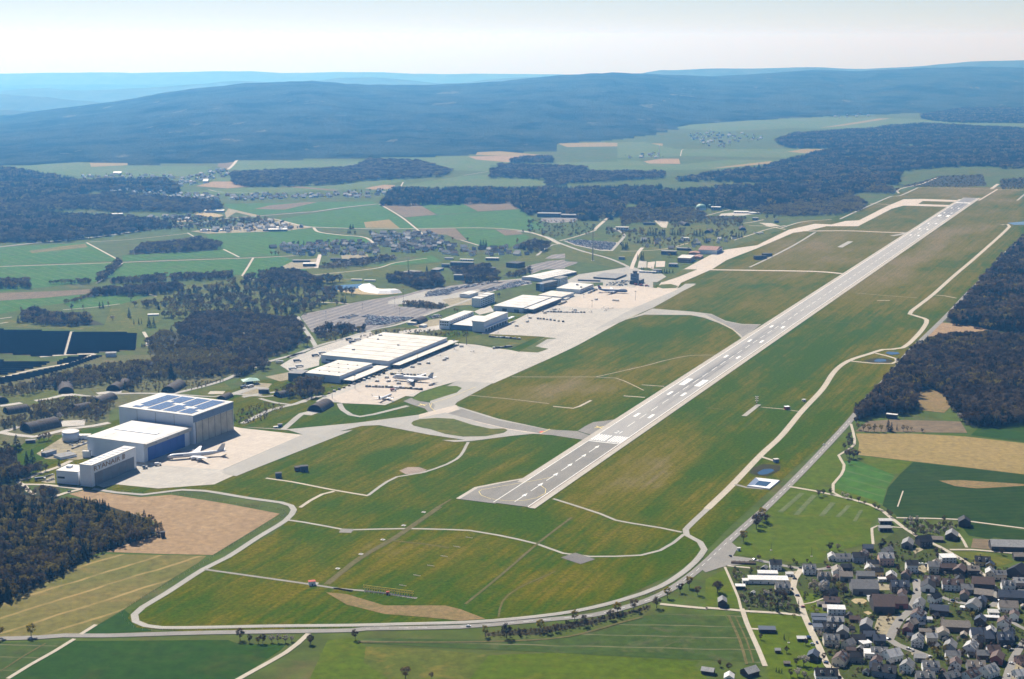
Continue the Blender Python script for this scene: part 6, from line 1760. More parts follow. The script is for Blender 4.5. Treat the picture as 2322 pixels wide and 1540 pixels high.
# fire station and general aviation row
h = Hall('red_roof_hangar', 'hangar with faded red pitched roof and blue end doors', 'hangar', 'Q', (1420, 742), (1500, 695), (1175, 735), 797)
h.wall('panel_white')
h.roof('roof_red', 6, axis=1, rise=5.5, gap=0.2)
h.right('hangar_door', 0.1, 0.9, 0.0, 0.75, 'door_blue')
h = Hall('white_roof_hangar', 'brown walled hangar with bright white roof', 'hangar', 'Q', (1075, 846), (1135, 806), (912, 836), 906)
h.wall('pink_wall')
h.roof('roof_white', 4, axis=1, gap=0.3)
h.left('brown_band', 0.0, 1.0, 0.45, 0.6, 'brown_wall')
h.right('hangar_door', 0.1, 0.9, 0.0, 0.8, 'door_grey')
h = Hall('low_shop', 'low reddish shop building between the two hangars', 'building', 'Q', (1210, 832), (1245, 805), (1130, 815), 858)
h.wall('pink_wall')
h.roof('roof_red', 1, rise=2)
h = Hall('low_shop', 'red-roofed flat building behind the white-roof hangar', 'building', 'Q', (1190, 780), (1215, 760), (1060, 770), 805)
h.wall('pink_wall')
h.roof('roof_red', 1, rise=2)
for lab, fr, ri, le, ft, wl, ro in (
        ('long dark low barrack before the red roof hangar', (885, 757), (897, 745), (690, 752), 803, 'dark_wall', 'roof_grey'),
        ('dark low barrack behind the long one', (1078, 718), (1090, 710), (880, 722), 748, 'dark_wall', 'roof_grey'),
        ('blue-roofed shed at the apron corner', (900, 925), (912, 910), (780, 935), 962, 'blue_wall', 'roof_grey'),
        ('pale box building behind the control tower', (690, 1000), (700, 990), (590, 985), 1035, 'panel_grey', 'roof_grey'),
        ('white container row next to the control tower', (620, 1025), (630, 1018), (400, 1015), 1045, 'panel_white', 'roof_white'),
        ('overgrown dark shed on the land side', (615, 382), (620, 375), (460, 375), 412, 'dark_wall', 'roof_dark'),
        ('pale flat shed by the land side lane', (262, 440), (268, 432), (90, 440), 475, 'panel_white', 'roof_cream'),
        ('pale shed among the land side trees', (1050, 580), (1060, 572), (950, 578), 612, 'panel_white', 'roof_white'),
        ('small blue hut by the access road', (208, 832), (215, 826), (135, 828), 866, 'blue_wall', 'roof_grey'),
        ('dark hut on the far yard', (2238, 352), (2242, 346), (2182, 352), 380, 'dark_wall', 'roof_dark'),
        ('blue works building by the bare trees', (1960, 318), (1975, 310), (1880, 322), 348, 'blue_wall', 'roof_grey'),
        ('white works building behind the dome tanks', (1472, 175), (1478, 165), (1345, 180), 215, 'blue_wall', 'roof_white'),
        ('long white roofed hall below the plantation', (1998, 250), (2002, 238), (1855, 240), 264, 'panel_white', 'roof_white'),
        ('second white roofed hall below the plantation', (1850, 240), (1855, 226), (1650, 228), 256, 'panel_white', 'roof_white')):
    h = Hall('airport_shed', lab, 'building', 'Q', fr, ri, le, ft)
    h.wall(wl)
    h.roof(ro, 2, axis=1, gap=0.3)
    if h.l2 > 15:
        h.windows('l', max(3, int(h.l2 / 7)), 1, 0.3, 0.8)
for lab, v, fr, ri, le, ft, wl, ro in (
        ('long dark warehouse with grey forecourt below the forest', 'D', (205, 246), (212, 238), (55, 241), 270, 'dark_wall', 'roof_grey'),
        ('second dark warehouse with white roof light', 'D', (330, 256), (336, 248), (210, 251), 274, 'dark_wall', 'roof_grey'),
        ('dark hotel block with lattice mast on its roof', 'X', (290, 582), (440, 552), (130, 572), 652, 'dark_wall', 'roof_grey'),
        ('blue-grey barrack in front of the bare trees', 'X', (1010, 606), (1020, 592), (868, 598), 668, 'blue_wall', 'roof_grey'),
        ('longest dark red-brown barracks block', 'X', (1700, 452), (1800, 428), (1425, 470), 512, 'brown_wall', 'roof_dark'),
        ('red-brown barracks wing with window rows', 'X', (1410, 512), (1422, 500), (1250, 528), 555, 'brown_wall', 'roof_dark'),
        ('blue-roofed barrack near the village edge', 'X', (800, 462), (812, 455), (698, 462), 502, 'blue_wall', 'roof_grey'),
        ('long blue barracks block', 'X', (1120, 440), (1132, 430), (815, 436), 490, 'dark_wall', 'roof_grey'),
        ('blue-roofed gable shed by the hotel block', 'X', (660, 535), (735, 508), (590, 520), 560, 'dark_wall', 'roof_grey'),
        ('white market hall between village and barracks', 'X', (1115, 400), (1125, 392), (935, 402), 418, 'panel_white', 'roof_white'),
        ('blue-white supermarket at the village edge', 'X', (1450, 382), (1460, 372), (1290, 372), 412, 'blue_wall', 'roof_white'),
        ('pale workshop at the village edge', 'X', (850, 380), (860, 370), (735, 385), 400, 'panel_white', 'roof_grey'),
        ('big dark farm stable by the village', 'U', (595, 468), (602, 458), (372, 464), 494, 'dark_wall', 'roof_grey'),
        ('cream-roofed farm hall with open front', 'U', (668, 512), (675, 494), (505, 512), 548, 'dark_wall', 'roof_cream'),
        ('blue farm hall behind the white parked vans', 'U', (1005, 445), (1012, 435), (865, 445), 470, 'blue_wall', 'roof_dark'),
        ('small white pump house by the pond', 'U', (1278, 718), (1285, 712), (1130, 722), 738, 'panel_white', 'roof_cream'),
        ('second white pump house by the pond', 'U', (1452, 728), (1458, 722), (1305, 732), 745, 'panel_white', 'roof_cream'),
        ('white works hall beyond the motorway', 'Z', (872, 222), (876, 210), (668, 220), 240, 'panel_grey', 'roof_white'),
        ('long blue and white works hall', 'Z', (1532, 420), (1538, 406), (1335, 425), 440, 'blue_wall', 'roof_white'),
        ('short white works hall behind the blue one', 'Z', (1528, 398), (1532, 388), (1420, 398), 406, 'panel_grey', 'roof_white'),
        ('low white works shed on the yard', 'Z', (925, 424), (930, 416), (828, 426), 436, 'panel_grey', 'roof_white'),
        ('white works shed with two bays', 'Z', (670, 430), (674, 420), (618, 432), 443, 'panel_grey', 'roof_white'),
        ('little white works shed', 'Z', (725, 428), (728, 416), (678, 428), 440, 'panel_grey', 'roof_white'),
        ('far white barn above the conifer forest', 'E', (912, 140), (914, 128), (852, 138), 148, 'panel_grey', 'roof_white'),
        ('white hall in the bluish woods', 'E', (935, 408), (937, 396), (856, 410), 420, 'panel_grey', 'roof_white'),
        ('white flat hall in a forest gap', 'E', (920, 448), (923, 442), (840, 449), 454, 'panel_grey', 'roof_white'),
        ('white hall at the edge of the bluish woods', 'E', (245, 368), (247, 360), (150, 370), 378, 'panel_grey', 'roof_white'),
        ('tan roofed villa by the brown field', 'H', (1368, 902), (1372, 888), (1335, 902), 916, 'panel_white', 'roof_cream'),
        ('dark field barn with pale roof on the meadow', 'P', (1850, 130), (1862, 118), (1738, 128), 150, 'dark_wall', 'roof_grey'),
        ('pale service building at the solar field', 'P', (1448, 890), (1458, 870), (1322, 892), 938, 'panel_grey', 'roof_grey'),
        ('long white shed between the tall trees', 'P', (1985, 405), (1990, 393), (1852, 403), 412, 'panel_white', 'roof_white'),
        ('white container building behind the hangar car park', 'A', (590, 545), (598, 533), (498, 543), 572, 'panel_white', 'roof_white'),
        ('white office hut against the blue door hangar', 'A', (592, 650), (598, 645), (541, 650), 690, 'panel_white', 'roof_white'),
        ('low white office barrack with grey roof', 'A', (400, 690), (505, 668), (305, 682), 706, 'panel_white', 'roof_grey'),
        ('low dark-blue office barrack', 'A', (300, 662), (372, 640), (246, 664), 688, 'blue_wall', 'roof_grey'),
        ('small bunker hut on the lawn by the tank', 'A', (230, 575), (232, 568), (168, 578), 594, 'dark_wall', 'roof_grey'),
        ('dark blue container by the fuel station', 'B', (225, 710), (232, 700), (135, 716), 745, 'dark_wall', 'roof_grey'),
        ('white service hut behind the arched shelter', 'C', (200, 625), (230, 615), (140, 630), 642, 'panel_grey', 'roof_cream'),
        ('low white hut beside the arched shelter', 'C', (135, 605), (150, 598), (72, 605), 622, 'panel_grey', 'roof_cream'),
        ('white forest lodge with dark terrace', 'R', (1395, 455), (1402, 448), (1312, 452), 485, 'dark_wall', 'roof_white')):
    h = Hall('hall', lab, 'building', v, fr, ri, le, ft)
    h.wall(wl)
    h.roof(ro, 2 if h.l2 < 60 else 4, axis=1, gap=0.4)
    if h.l2 > 25 and wl != 'panel_grey':
        h.windows('l', min(14, max(4, int(h.l2 / 6))), 2 if h.H > 9 else 1, 0.15, 0.9)

# ------------------------------------------------------------------ arched aircraft shelters
def shelter(v, fx, fy, bx, by, r, label):
    a, b_ = gv(v, fx, fy), gv(v, bx, by)
    d = b_ - a
    L = min(max(d.length, 26), 48)
    o = empty('aircraft_shelter', a, math.atan2(d.y, d.x), label, 'shelter', 'arched aircraft shelters')
    n = 14
    mb = MB()
    ring = [(r * math.cos(math.pi * k / n) * 1.08, r * 0.92 * math.sin(math.pi * k / n)) for k in range(n + 1)]
    for x0, x1 in ((0.0, L),):
        for k in range(n):
            (y0, z0), (y1, z1) = ring[k], ring[k + 1]
            mb.face([(x0, y0, z0), (x1, y0, z0), (x1, y1, z1), (x0, y1, z1)])
            mb.face([(x0, y0 * 0.92, z0 * 0.9), (x0, y1 * 0.92, z1 * 0.9), (x1, y1 * 0.92, z1 * 0.9), (x1, y0 * 0.92, z0 * 0.9)])
            mb.face([(x0, y0, z0), (x0, y1, z1), (x0, y1 * 0.92, z1 * 0.9), (x0, y0 * 0.92, z0 * 0.9)])
    mb.build('arch', 'earth_metal', o)
    MB().face([(L - 0.4, y, z) for y, z in ring]).build('back_wall', 'earth_metal', o)
    MB().face([(2.2, y * 0.915, z * 0.895) for y, z in reversed(ring)]).build('gate', 'shadow_void', o)  # dark sheet painting the shade inside the open mouth, no real gate
    for k in range(5):
        mb = MB()
        x = 3 + k * (L - 6) / 4
        for q in range(n):
            (y0, z0), (y1, z1) = ring[q], ring[q + 1]
            mb.face([(x, y0 * 1.015, z0 * 1.015), (x + 0.5, y0 * 1.015, z0 * 1.015), (x + 0.5, y1 * 1.015, z1 * 1.015), (x, y1 * 1.015, z1 * 1.015)])
        mb.build('rib', 'seam', o)


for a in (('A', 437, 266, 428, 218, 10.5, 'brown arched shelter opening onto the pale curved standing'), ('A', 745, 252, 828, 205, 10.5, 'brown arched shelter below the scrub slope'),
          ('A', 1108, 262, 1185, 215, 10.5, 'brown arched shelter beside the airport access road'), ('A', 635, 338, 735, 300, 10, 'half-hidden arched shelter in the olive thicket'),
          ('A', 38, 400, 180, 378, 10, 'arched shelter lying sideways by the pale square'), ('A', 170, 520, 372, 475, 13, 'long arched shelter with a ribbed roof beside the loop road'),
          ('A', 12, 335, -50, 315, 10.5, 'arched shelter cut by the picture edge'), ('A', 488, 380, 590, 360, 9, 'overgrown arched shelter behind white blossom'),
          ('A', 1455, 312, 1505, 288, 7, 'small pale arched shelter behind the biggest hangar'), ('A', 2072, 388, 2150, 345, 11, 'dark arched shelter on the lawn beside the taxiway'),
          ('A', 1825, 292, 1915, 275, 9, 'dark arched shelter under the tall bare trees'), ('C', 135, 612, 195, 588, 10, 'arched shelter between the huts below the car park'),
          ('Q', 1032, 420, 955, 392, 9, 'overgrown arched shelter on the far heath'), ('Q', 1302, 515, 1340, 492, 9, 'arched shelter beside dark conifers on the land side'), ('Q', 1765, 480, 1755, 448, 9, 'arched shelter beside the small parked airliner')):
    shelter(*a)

# dark ruins and huts on the grass, radar boxes
def hut(name, label, cat, v, x, y, w, d, h_, wall='dark_wall', roof='roof_grey', rz=0.3, group=None):
    o = empty(name, gv(v, x, y), rz, label, cat, group)
    MB().box(-w / 2, w / 2, -d / 2, d / 2, -0.3, h_).build('wall', wall, o)
    MB().box(-w / 2 - 0.3, w / 2 + 0.3, -d / 2 - 0.3, d / 2 + 0.3, h_, h_ + 0.35).build('roof', roof, o)
    MB().box(-0.5, 0.5, -d / 2 - 0.08, -d / 2 + 0.1, 0, min(2.1, h_ * 0.8)).build('door', 'glass_dark', o)
    return o


for a in (('hut', 'dark cubic hut at the start of the grass path', 'hut', 'A', 1833, 822, 7, 6, 6, 'dark_wall', 'roof_dark'),
          ('ruin', 'brown ruined bunker on the grass', 'bunker', 'A', 1972, 775, 12, 8, 5, 'brown_wall', 'earth_metal'), ('ruin', 'dark bunker block next to the brown ruin', 'bunker', 'A', 2002, 780, 9, 7, 7, 'dark_wall', 'roof_dark'),
          ('hut', 'blue box hut on the lawn strip', 'hut', 'A', 1843, 488, 6, 4, 4, 'blue_wall', 'roof_grey'), ('hut', 'white low hut next to the blue box', 'hut', 'A', 1815, 495, 6, 4, 2, 'panel_white', 'roof_white'),
          ('radar_box', 'dark green radar box on the far grass', 'radar', 'Q', 1968, 862, 20, 10, 9, 'dark_wall', 'roof_dark'), ('radar_box', 'smaller dark radar box between the others', 'radar', 'Q', 2040, 852, 14, 8, 7, 'dark_wall', 'roof_dark'), ('radar_box', 'dark radar box with aerial on the far grass', 'radar', 'Q', 2085, 820, 24, 10, 7, 'dark_wall', 'roof_dark'),
          ('hut', 'red and white hut on the airfield path', 'hut', 'M', 17, 410, 6.5, 5, 4, 'panel_white', 'rust_red'), ('hut', 'red and white hut by the glide path mast', 'hut', 'R', 592, 414, 7, 5, 4.5, 'rust_red', 'panel_white'),
          ('hut', 'small white hut on the grass by the glide path mast', 'hut', 'R', 716, 355, 5, 4, 3, 'panel_white', 'roof_white'), ('hut', 'white hut above the round pond', 'hut', 'R', 513, 800, 6, 5, 4.5, 'blue_wall', 'roof_white'),
          ('hut', 'dark wooden hut at the edge of the ploughed field', 'hut', 'L', 1073, 488, 4.5, 4, 6, 'brown_wall', 'roof_dark'),
          ('hut', 'little white shelter at the road junction', 'hut', 'V', 242, 350, 3.2, 2.6, 3.0, 'panel_white', 'roof_white')):
    hut(*a)

# tank, domes, masts
p = gv('A', 467, 575)
o = empty('water_tank', p, 0, 'round white tank behind the hangar car park', 'tank')
tz = height_of(p, px('A', 0, 520)[1])
mb = MB()
mb.prism([(11 * math.cos(t * math.pi / 12), 11 * math.sin(t * math.pi / 12)) for t in range(24)], 0, tz)
mb.build('shell', 'panel_grey', o, True)
MB().prism([(11.3 * math.cos(t * math.pi / 12), 11.3 * math.sin(t * math.pi / 12)) for t in range(24)], tz, tz + 0.8).build('lid', 'roof_white', o)
for k, (x, y, r, lab) in enumerate(((1215, 205, 11, 'largest pale green dome tank at the forest edge'), (1338, 178, 6.5, 'small green dome tank next to the largest'), (1432, 180, 8.5, 'flat green dome tank behind the works building'), (1520, 175, 6, 'pale dome tank at the end of the row'))):
    o = empty('dome_tank', gv('Q', x, y), 0, lab, 'tank', 'green dome tanks')
    mb = MB()
    n, R = 16, r * 1.5
    prof = [(1, 0), (1, 0.35)] + [(math.cos(t), 0.35 + 0.75 * math.sin(t)) for t in (0.35, 0.7, 1.05, 1.4)]
    for (r0, z0), (r1, z1) in zip(prof[1:], prof[2:]):
        for q in range(n):
            a0, a1 = 6.2832 * q / n, 6.2832 * (q + 1) / n
            mb.face([(R * r0 * math.cos(a0), R * r0 * math.sin(a0), R * z0), (R * r0 * math.cos(a1), R * r0 * math.sin(a1), R * z0), (R * r1 * math.cos(a1), R * r1 * math.sin(a1), R * z1), (R * r1 * math.cos(a0), R * r1 * math.sin(a0), R * z1)])
    mb.build('dome', 'dome_green', o, True)
    MB().prism([(R * math.cos(6.2832 * q / n), R * math.sin(6.2832 * q / n)) for q in range(n)], 0, R * 0.35).build('shell', 'panel_grey', o)


def mast(v, x, yb, yt, r, label, cat='mast', mat='steel', group=None, head=None):
    p = gv(v, x, yb)
    z = height_of(p, px(v, 0, yt)[1])
    o = empty('light_mast' if head else 'mast', p, 0, label, cat, group)
    MB().tube((0, 0, -0.3), (0, 0, z), r, r * 0.5, 6).build('pole', mat, o)
    MB().box(-1.6 * r - 0.6, 1.6 * r + 0.6, -1.6 * r - 0.6, 1.6 * r + 0.6, -0.2, 0.8).build('footing', 'fascia', o)
    if head:
        MB().box(-head, head, -0.5, 0.5, z, z + 0.9).build('lamp_head', 'seam', o)
    return o


mast('D', 418, 556, 362, 1.6, 'tallest steel lattice mast on the grass roundabout', mat='steel')
mast('U', 1890, 600, 430, 1.0, 'green lattice mast rising from the dark hotel block', mat='dome_green')
mast('A', 818, 480, 292, 0.25, 'thin flagpole mast beside the biggest hangar')
mast('J', 238, 650, 577, 1.8, 'far white wind mast by the hamlet', mat='panel_white')
mast('Q', 1374, 250, 95, 0.6, 'thin mast beside the dome tanks')
for v, x, yb, yt in (('B', 987, 708, 590), ('B', 787, 790, 690), ('B', 1535, 470, 400), ('B', 1856, 360, 280), ('B', 1963, 320, 190), ('K', 2018, 785, 625), ('K', 1258, 910, 790), ('K', 538, 880, 820), ('K', 1112, 735, 680), ('C', 985, 560, 500), ('C', 430, 800, 735), ('C', 525, 770, 700)):
    mast(v, x, yb, yt, 0.35, 'tall slim floodlight mast standing on the concrete apron', 'light mast', 'seam', 'apron floodlight masts', 2.0)
for x, yb, yt in ((1365, 570, 450), (1432, 690, 580), (1480, 470, 330), (940, 600, 520), (460, 720, 620)):
    mast('N', x, yb, yt, 0.25, 'thin lamp post on the half-empty car park', 'lamp post', 'seam', 'car park lamp posts', 1.2)
# glide path mast with red and white bands
p = gv('R', 372, 385)
z = height_of(p, px('R', 0, 320)[1])
o = empty('glide_path_mast', p, 0, 'red and white banded glide path mast on the grass', 'mast')
for k in range(7):
    MB().tube((0, 0, z * k / 7), (0, 0, z * (k + 1) / 7), 0.55, 0.55, 6).build('band', 'rust_red' if k % 2 else 'paint_white', o)
for k in (0.5, 0.75, 0.95):
    MB().box(-2.2, 2.2, -0.5, 0.5, z * k, z * k + 1.2).build('aerial', 'paint_white', o)
# wooden poles on the meadow
for v, x, yb, yt in (('V', 478, 350, 298), ('V', 773, 395, 325), ('V', 1776, 740, 660), ('V', 606, 1025, 975), ('V', 1130, 870, 770)):
    mast(v, x, yb, yt, 0.22, 'dark wooden pole carrying lines over the village', 'pole', 'bark', 'wooden poles at the village')

# localizer array: yellow frames, row of red and white posts before them
a, b_ = gv('M', 295, 438), gv('M', 545, 470)
o = empty('localizer_array', a, math.atan2((b_ - a).y, (b_ - a).x), 'long yellow antenna array on the grass before the runway', 'antenna')
L = (b_ - a).length
for k in range(20):
    x = L * k / 19
    mb = MB()
    mb.box(x - 0.3, x + 0.3, -0.2, 0.2, 0, 5.4)
    mb.box(x - 1.3, x + 1.3, -0.2, 0.2, 4.4, 5.4)
    mb.box(x - 1.3, x + 1.3, -0.2, 0.2, 2.3, 3.1)
    mb.box(x - 1.15, x - 0.85, -0.1, 0.1, 2.3, 4.6)
    mb.build('antenna_frame', 'yellow_paint', o)
a, b_ = gv('M', 292, 452), gv('M', 560, 484)
o = empty('antenna_fence', a, math.atan2((b_ - a).y, (b_ - a).x), 'row of red and white posts in front of the yellow antenna array', 'posts')
L = (b_ - a).length
for k in range(22):
    x = L * k / 21
    mb = MB()
    mb.tube((x, 0, 0), (x + 0.8, -1.2, 2.6), 0.16, 0.16, 4)
    mb.build('post', 'rust_red' if k % 2 else 'paint_white', o)
hut('hut', 'orange-red cabinet in the middle of the antenna fence', 'cabinet', 'M', 416, 462, 2.6, 2, 3, 'rust_red', 'rust_red', 0)
# approach light bars
mbar = MB()
mbar.box(-4, 4, -0.3, 0.3, 0.1, 0.5)
for q in range(5):
    mbar.box(-3.8 + q * 1.8, -3.4 + q * 1.8, -0.2, 0.2, 0.5, 0.9)
bar_me = mbar.mesh('approach_light_bar', 'fascia')
for v, l in (('M', [(845, 162), (780, 210), (713, 260), (643, 310), (570, 361), (495, 414)]),):
    for x, y in l:
        b1 = link('approach_light_bar', bar_me)
        b1.location = gv(v, x, y, 0.2)
        b1.rotation_euler = (0, 0, RW_ANG - math.pi / 2)
        tag(b1, 'white approach light bar in line with the runway', 'light bar', 'approach light bars')
pad = MB()
pad.box(-2, 2, -2.2, 2.2, 0.1, 0.5)
pad.box(-0.5, 0.5, -0.5, 0.5, 0.55, 1.4)
pad_me = pad.mesh('approach_light_pad', 'fascia')
for x, y in ((605, 28), (500, 98), (390, 173), (275, 249), (153, 325)):
    b1 = link('approach_light_pad', pad_me)
    b1.location = gv('M', x, y, 0.2)
    b1.rotation_euler = (0, 0, RW_ANG)
    tag(b1, 'small concrete light pad beside the worn grass lane', 'light pad', 'concrete light pads')

# ------------------------------------------------------------------ solar field
def solar(label, v, l, step, w, mat, tilt=0.35, ang=0.0):
    P = pts(v, l)
    c0 = sum(P, Vector()) / len(P)
    o = empty('solar_field', (c0.x, c0.y, 0), 0, label, 'solar panels', 'solar field blocks')
    y0, y1 = min(p.y for p in P), max(p.y for p in P)
    y = y0 + step / 2
    while y < y1:
        xs_ = []
        for i in range(len(P)):
            a, b_ = P[i], P[(i + 1) % len(P)]
            if (a.y > y) != (b_.y > y):
                xs_.append(a.x + (b_.x - a.x) * (y - a.y) / (b_.y - a.y))
        xs_.sort()
        for xa, xb in zip(xs_[::2], xs_[1::2]):
            if xb - xa < 8:
                continue
            mb = MB()
            dy, dz = w * math.cos(tilt) / 2, w * math.sin(tilt) / 2
            zc = 1.3 + dz
            # high edge towards the camera: the row looks at the sun
            a = [(xa - c0.x, y - dy - c0.y, zc + dz), (xb - c0.x, y - dy - c0.y, zc + dz), (xb - c0.x, y + dy - c0.y, zc - dz), (xa - c0.x, y + dy - c0.y, zc - dz)]
            mb.face(a)
            mb.face([(p[0], p[1], p[2] - 0.25) for p in reversed(a)])
            mb.face([a[0], (a[0][0], a[0][1], 0.2), (a[1][0], a[1][1], 0.2), a[1]])
            mb.build('panel_row', mat, o)
        y += step
    sheet('solar_ground', P, 'worn', LAYER['patch'])


solar('left half of the dark blue solar field', 'P', [(-60, 592), (880, 622), (800, 918), (500, 935), (-60, 890)], 12, 4.4, 'solar_dark')
solar('right half of the dark blue solar field', 'P', [(912, 622), (1718, 640), (1702, 850), (1450, 872), (832, 912)], 12, 4.4, 'solar_dark')
solar('stepped solar rows below the pale bank', 'P', [(-60, 985), (640, 1000), (560, 1050), (300, 1110), (-60, 1195)], 15, 5.5, 'solar_dark')
solar('lowest solar strip along the scrub', 'P', [(-60, 1215), (400, 1135), (820, 1045), (1200, 915), (1300, 925), (900, 1070), (400, 1205), (-60, 1295)], 9, 5.0, 'solar_dark')
solar('small solar block beside the service building', 'P', [(720, 1000), (860, 945), (1110, 915), (1050, 960), (900, 1010), (720, 1040)], 13, 5.0, 'solar_dark')
ribbon('track', pts('P', [(20, 1200), (400, 1105), (800, 1035), (1000, 990), (1190, 900)]), 8, 'track', LAYER['road'] + 0.07)
ribbon('track', pts('P', [(500, 940), (800, 915), (1180, 900)]), 9, 'track', LAYER['road'] + 0.075)
ribbon('track', pts('P', [(895, 622), (815, 918)]), 8, 'track', LAYER['road'] + 0.08)

# ------------------------------------------------------------------ water, basin, white mound
m, nt, b = newmat('water', 0.08, 0.5)
b.inputs['Base Color'].default_value = (0.02, 0.04, 0.07, 1)
bpn = nt.new('ShaderNodeBump')
bpn.inputs['Strength'].default_value = 0.3
bpn.inputs['Distance'].default_value = 0.3
nt.link(nt.noise(nt.pos(), 0.3, 3), bpn.inputs['Height'])
nt.link(bpn.outputs[0], b.inputs['Normal'])
flat('liner_white', (0.50, 0.50, 0.52), 0.6, 0.3, var=0.15, scale=0.4)
flat('liner_blue', (0.13, 0.17, 0.25), 0.6, 0.3, var=0.1)
for mt, v, l in (('wood_floor', 'R', [(320, 880), (350, 840), (420, 815), (545, 825), (540, 860), (450, 905), (370, 895)]), ('water', 'R', [(375, 880), (420, 852), (480, 850), (505, 862), (450, 890), (400, 895)]),
                 ('wood_floor', 'R', [(1150, 60), (1240, 40), (1320, 45), (1370, 62), (1330, 75), (1200, 72)]), ('water', 'R', [(1225, 60), (1260, 46), (1310, 50), (1320, 66), (1240, 70)]),
                 ('water', 'R', [(1310, 5), (1330, -6), (1400, -2), (1420, 12), (1350, 18)]), ('water', 'N', [(330, 320), (560, 280), (960, 255), (975, 300), (860, 320), (420, 350)]), ('sand', 'N', [(580, 350), (980, 300), (1440, 340), (1400, 390), (1180, 405), (860, 395)]),
                 ('water', 'U', [(0, 800), (350, 780), (360, 810), (0, 830)]), ('water', 'S', [(2140, 462), (2290, 450), (2290, 478), (2200, 480)])):
    o = sheet('pond' if mt == 'water' else 'pond_bank', pts(v, l), mt, LAYER['island'] + (0.05 if mt == 'water' else 0.0))
q = pts('R', [(302, 978), (365, 918), (540, 938), (465, 1000)])
o = empty('lined_basin', (q[0].x, q[0].y, 0), 0, 'white-lined water basin with blue inner slope beside the road', 'basin')
qq = [p - q[0] for p in q]
cen = sum(qq, Vector()) / 4
for k in range(4):
    a, b_ = qq[k], qq[(k + 1) % 4]
    ai, bi = a + (cen - a) * 0.48, b_ + (cen - b_) * 0.48
    MB().face([(a.x, a.y, 1.6), (b_.x, b_.y, 1.6), (bi.x, bi.y, 0.75), (ai.x, ai.y, 0.75)]).build('slope', 'liner_blue' if k in (0,) else 'liner_white', o)
    out = a + (a - cen) * 0.05
    out2 = b_ + (b_ - cen) * 0.05
    MB().face([(a.x, a.y, 1.6), (out.x, out.y, 0), (out2.x, out2.y, 0), (b_.x, b_.y, 1.6)]).build('bank', 'liner_white', o)
inn = [a + (cen - a) * 0.48 for a in qq]
MB().face([(p.x, p.y, 0.78) for p in (inn if (inn[1] - inn[0]).cross(inn[2] - inn[0]).z > 0 else inn[::-1])]).build('water_surface', 'water', o)
# white sheeted mound by the pond
cpts = pts('N', [(1000, 290), (1020, 330), (1080, 355), (1180, 370), (1300, 372), (1390, 360)])
o = empty('sheeted_mound', cpts[0], 0, 'white sheeted curved mound beside the pond', 'mound')
mb = MB()
ln = smooth_line(cpts, 10)
for i in range(len(ln) - 1):
    for s0, s1, z0, z1 in ((-20, -9, 0, 6), (-9, 6, 6, 7), (6, 18, 7, 0)):
        P4 = []
        for p_, nn in ((ln[i], i), (ln[i + 1], i + 1)):
            d = (ln[min(nn + 1, len(ln) - 1)] - ln[max(nn - 1, 0)]).normalized()
            s_ = Vector((-d.y, d.x, 0))
            jit = 1 + 0.12 * math.sin(nn * 2.3)
            P4.append((p_ + s_ * s0 - cpts[0] + Vector((0, 0, z0 * jit)), p_ + s_ * s1 - cpts[0] + Vector((0, 0, z1 * jit))))
        mb.face([P4[0][0], P4[1][0], P4[1][1], P4[0][1]])
mb.build('sheet', 'liner_white', o, True)
# ================================================================== village houses
WALLS = dict(w=(0.78, 0.77, 0.75), c=(0.66, 0.59, 0.46), p=(0.60, 0.40, 0.33), y=(0.58, 0.45, 0.22), g=(0.20, 0.20, 0.20), d=(0.07, 0.065, 0.065), b=(0.10, 0.075, 0.06), r=(0.26, 0.10, 0.09), u=(0.19, 0.22, 0.28))
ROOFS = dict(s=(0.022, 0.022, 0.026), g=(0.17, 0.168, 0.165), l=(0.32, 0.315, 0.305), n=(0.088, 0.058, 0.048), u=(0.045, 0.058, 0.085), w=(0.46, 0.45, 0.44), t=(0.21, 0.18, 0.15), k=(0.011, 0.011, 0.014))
for k, c in WALLS.items():
    flat('wall_' + k, c, 0.85, 0.1, var=0.08, scale=0.4)
for k, c in ROOFS.items():
    flat('tile_' + k, c, 0.7, 0.25, var=0.2, scale=0.5)
flat('window_glass', (0.025, 0.03, 0.04), 0.15, 0.6, var=0.1)
flat('window_frame', (0.55, 0.55, 0.55), 0.6, 0.3, var=0.05)
flat('barn_wood', (0.065, 0.048, 0.038), 0.9, 0.1, var=0.25, scale=0.5)
mb = MB()
mb.box(-0.62, 0.62, -0.06, 0.04, -0.78, 0.78, 0)
mb.box(-0.5, -0.04, -0.075, 0.0, -0.66, 0.66, 1)
mb.box(0.04, 0.5, -0.075, 0.0, -0.66, 0.66, 1)
WIN = mb.mesh('window', ['window_frame', 'window_glass'])
mb = MB()
mb.box(-0.55, 0.55, -0.08, 0.04, 0, 2.1, 0)
mb.box(-0.35, 0.35, -0.095, 0, 1.1, 1.9, 1)
DOOR = mb.mesh('door', ['barn_wood', 'window_glass'])
mb = MB()
mb.box(-1.9, 1.9, -0.08, 0.05, 0, 3.4, 0)
mb.box(-0.05, 0.05, -0.11, 0, 0, 3.4, 1)
GATE = mb.mesh('barn_door', ['barn_wood', 'tile_k'])
mb = MB()
mb.box(-0.35, 0.35, -0.35, 0.35, -0.6, 1.5)
mb.box(-0.42, 0.42, -0.42, 0.42, 1.35, 1.6)
CHIM = mb.mesh('chimney', 'tile_n')
mb = MB()
mb.box(-0.6, 0.6, -0.08, 0.08, -0.8, 0.8)
SKYL = mb.mesh('skylight', 'window_glass')
mb = MB()
mb.box(-0.95, 0.95, -1.3, 1.6, -0.6, 1.2, 0, top=2)
mb.box(-0.6, 0.6, -1.36, -1.2, 0.0, 0.9, 1)
DORM = mb.mesh('dormer', ['wall_w', 'window_glass', 'tile_s'])
HOUSES = []


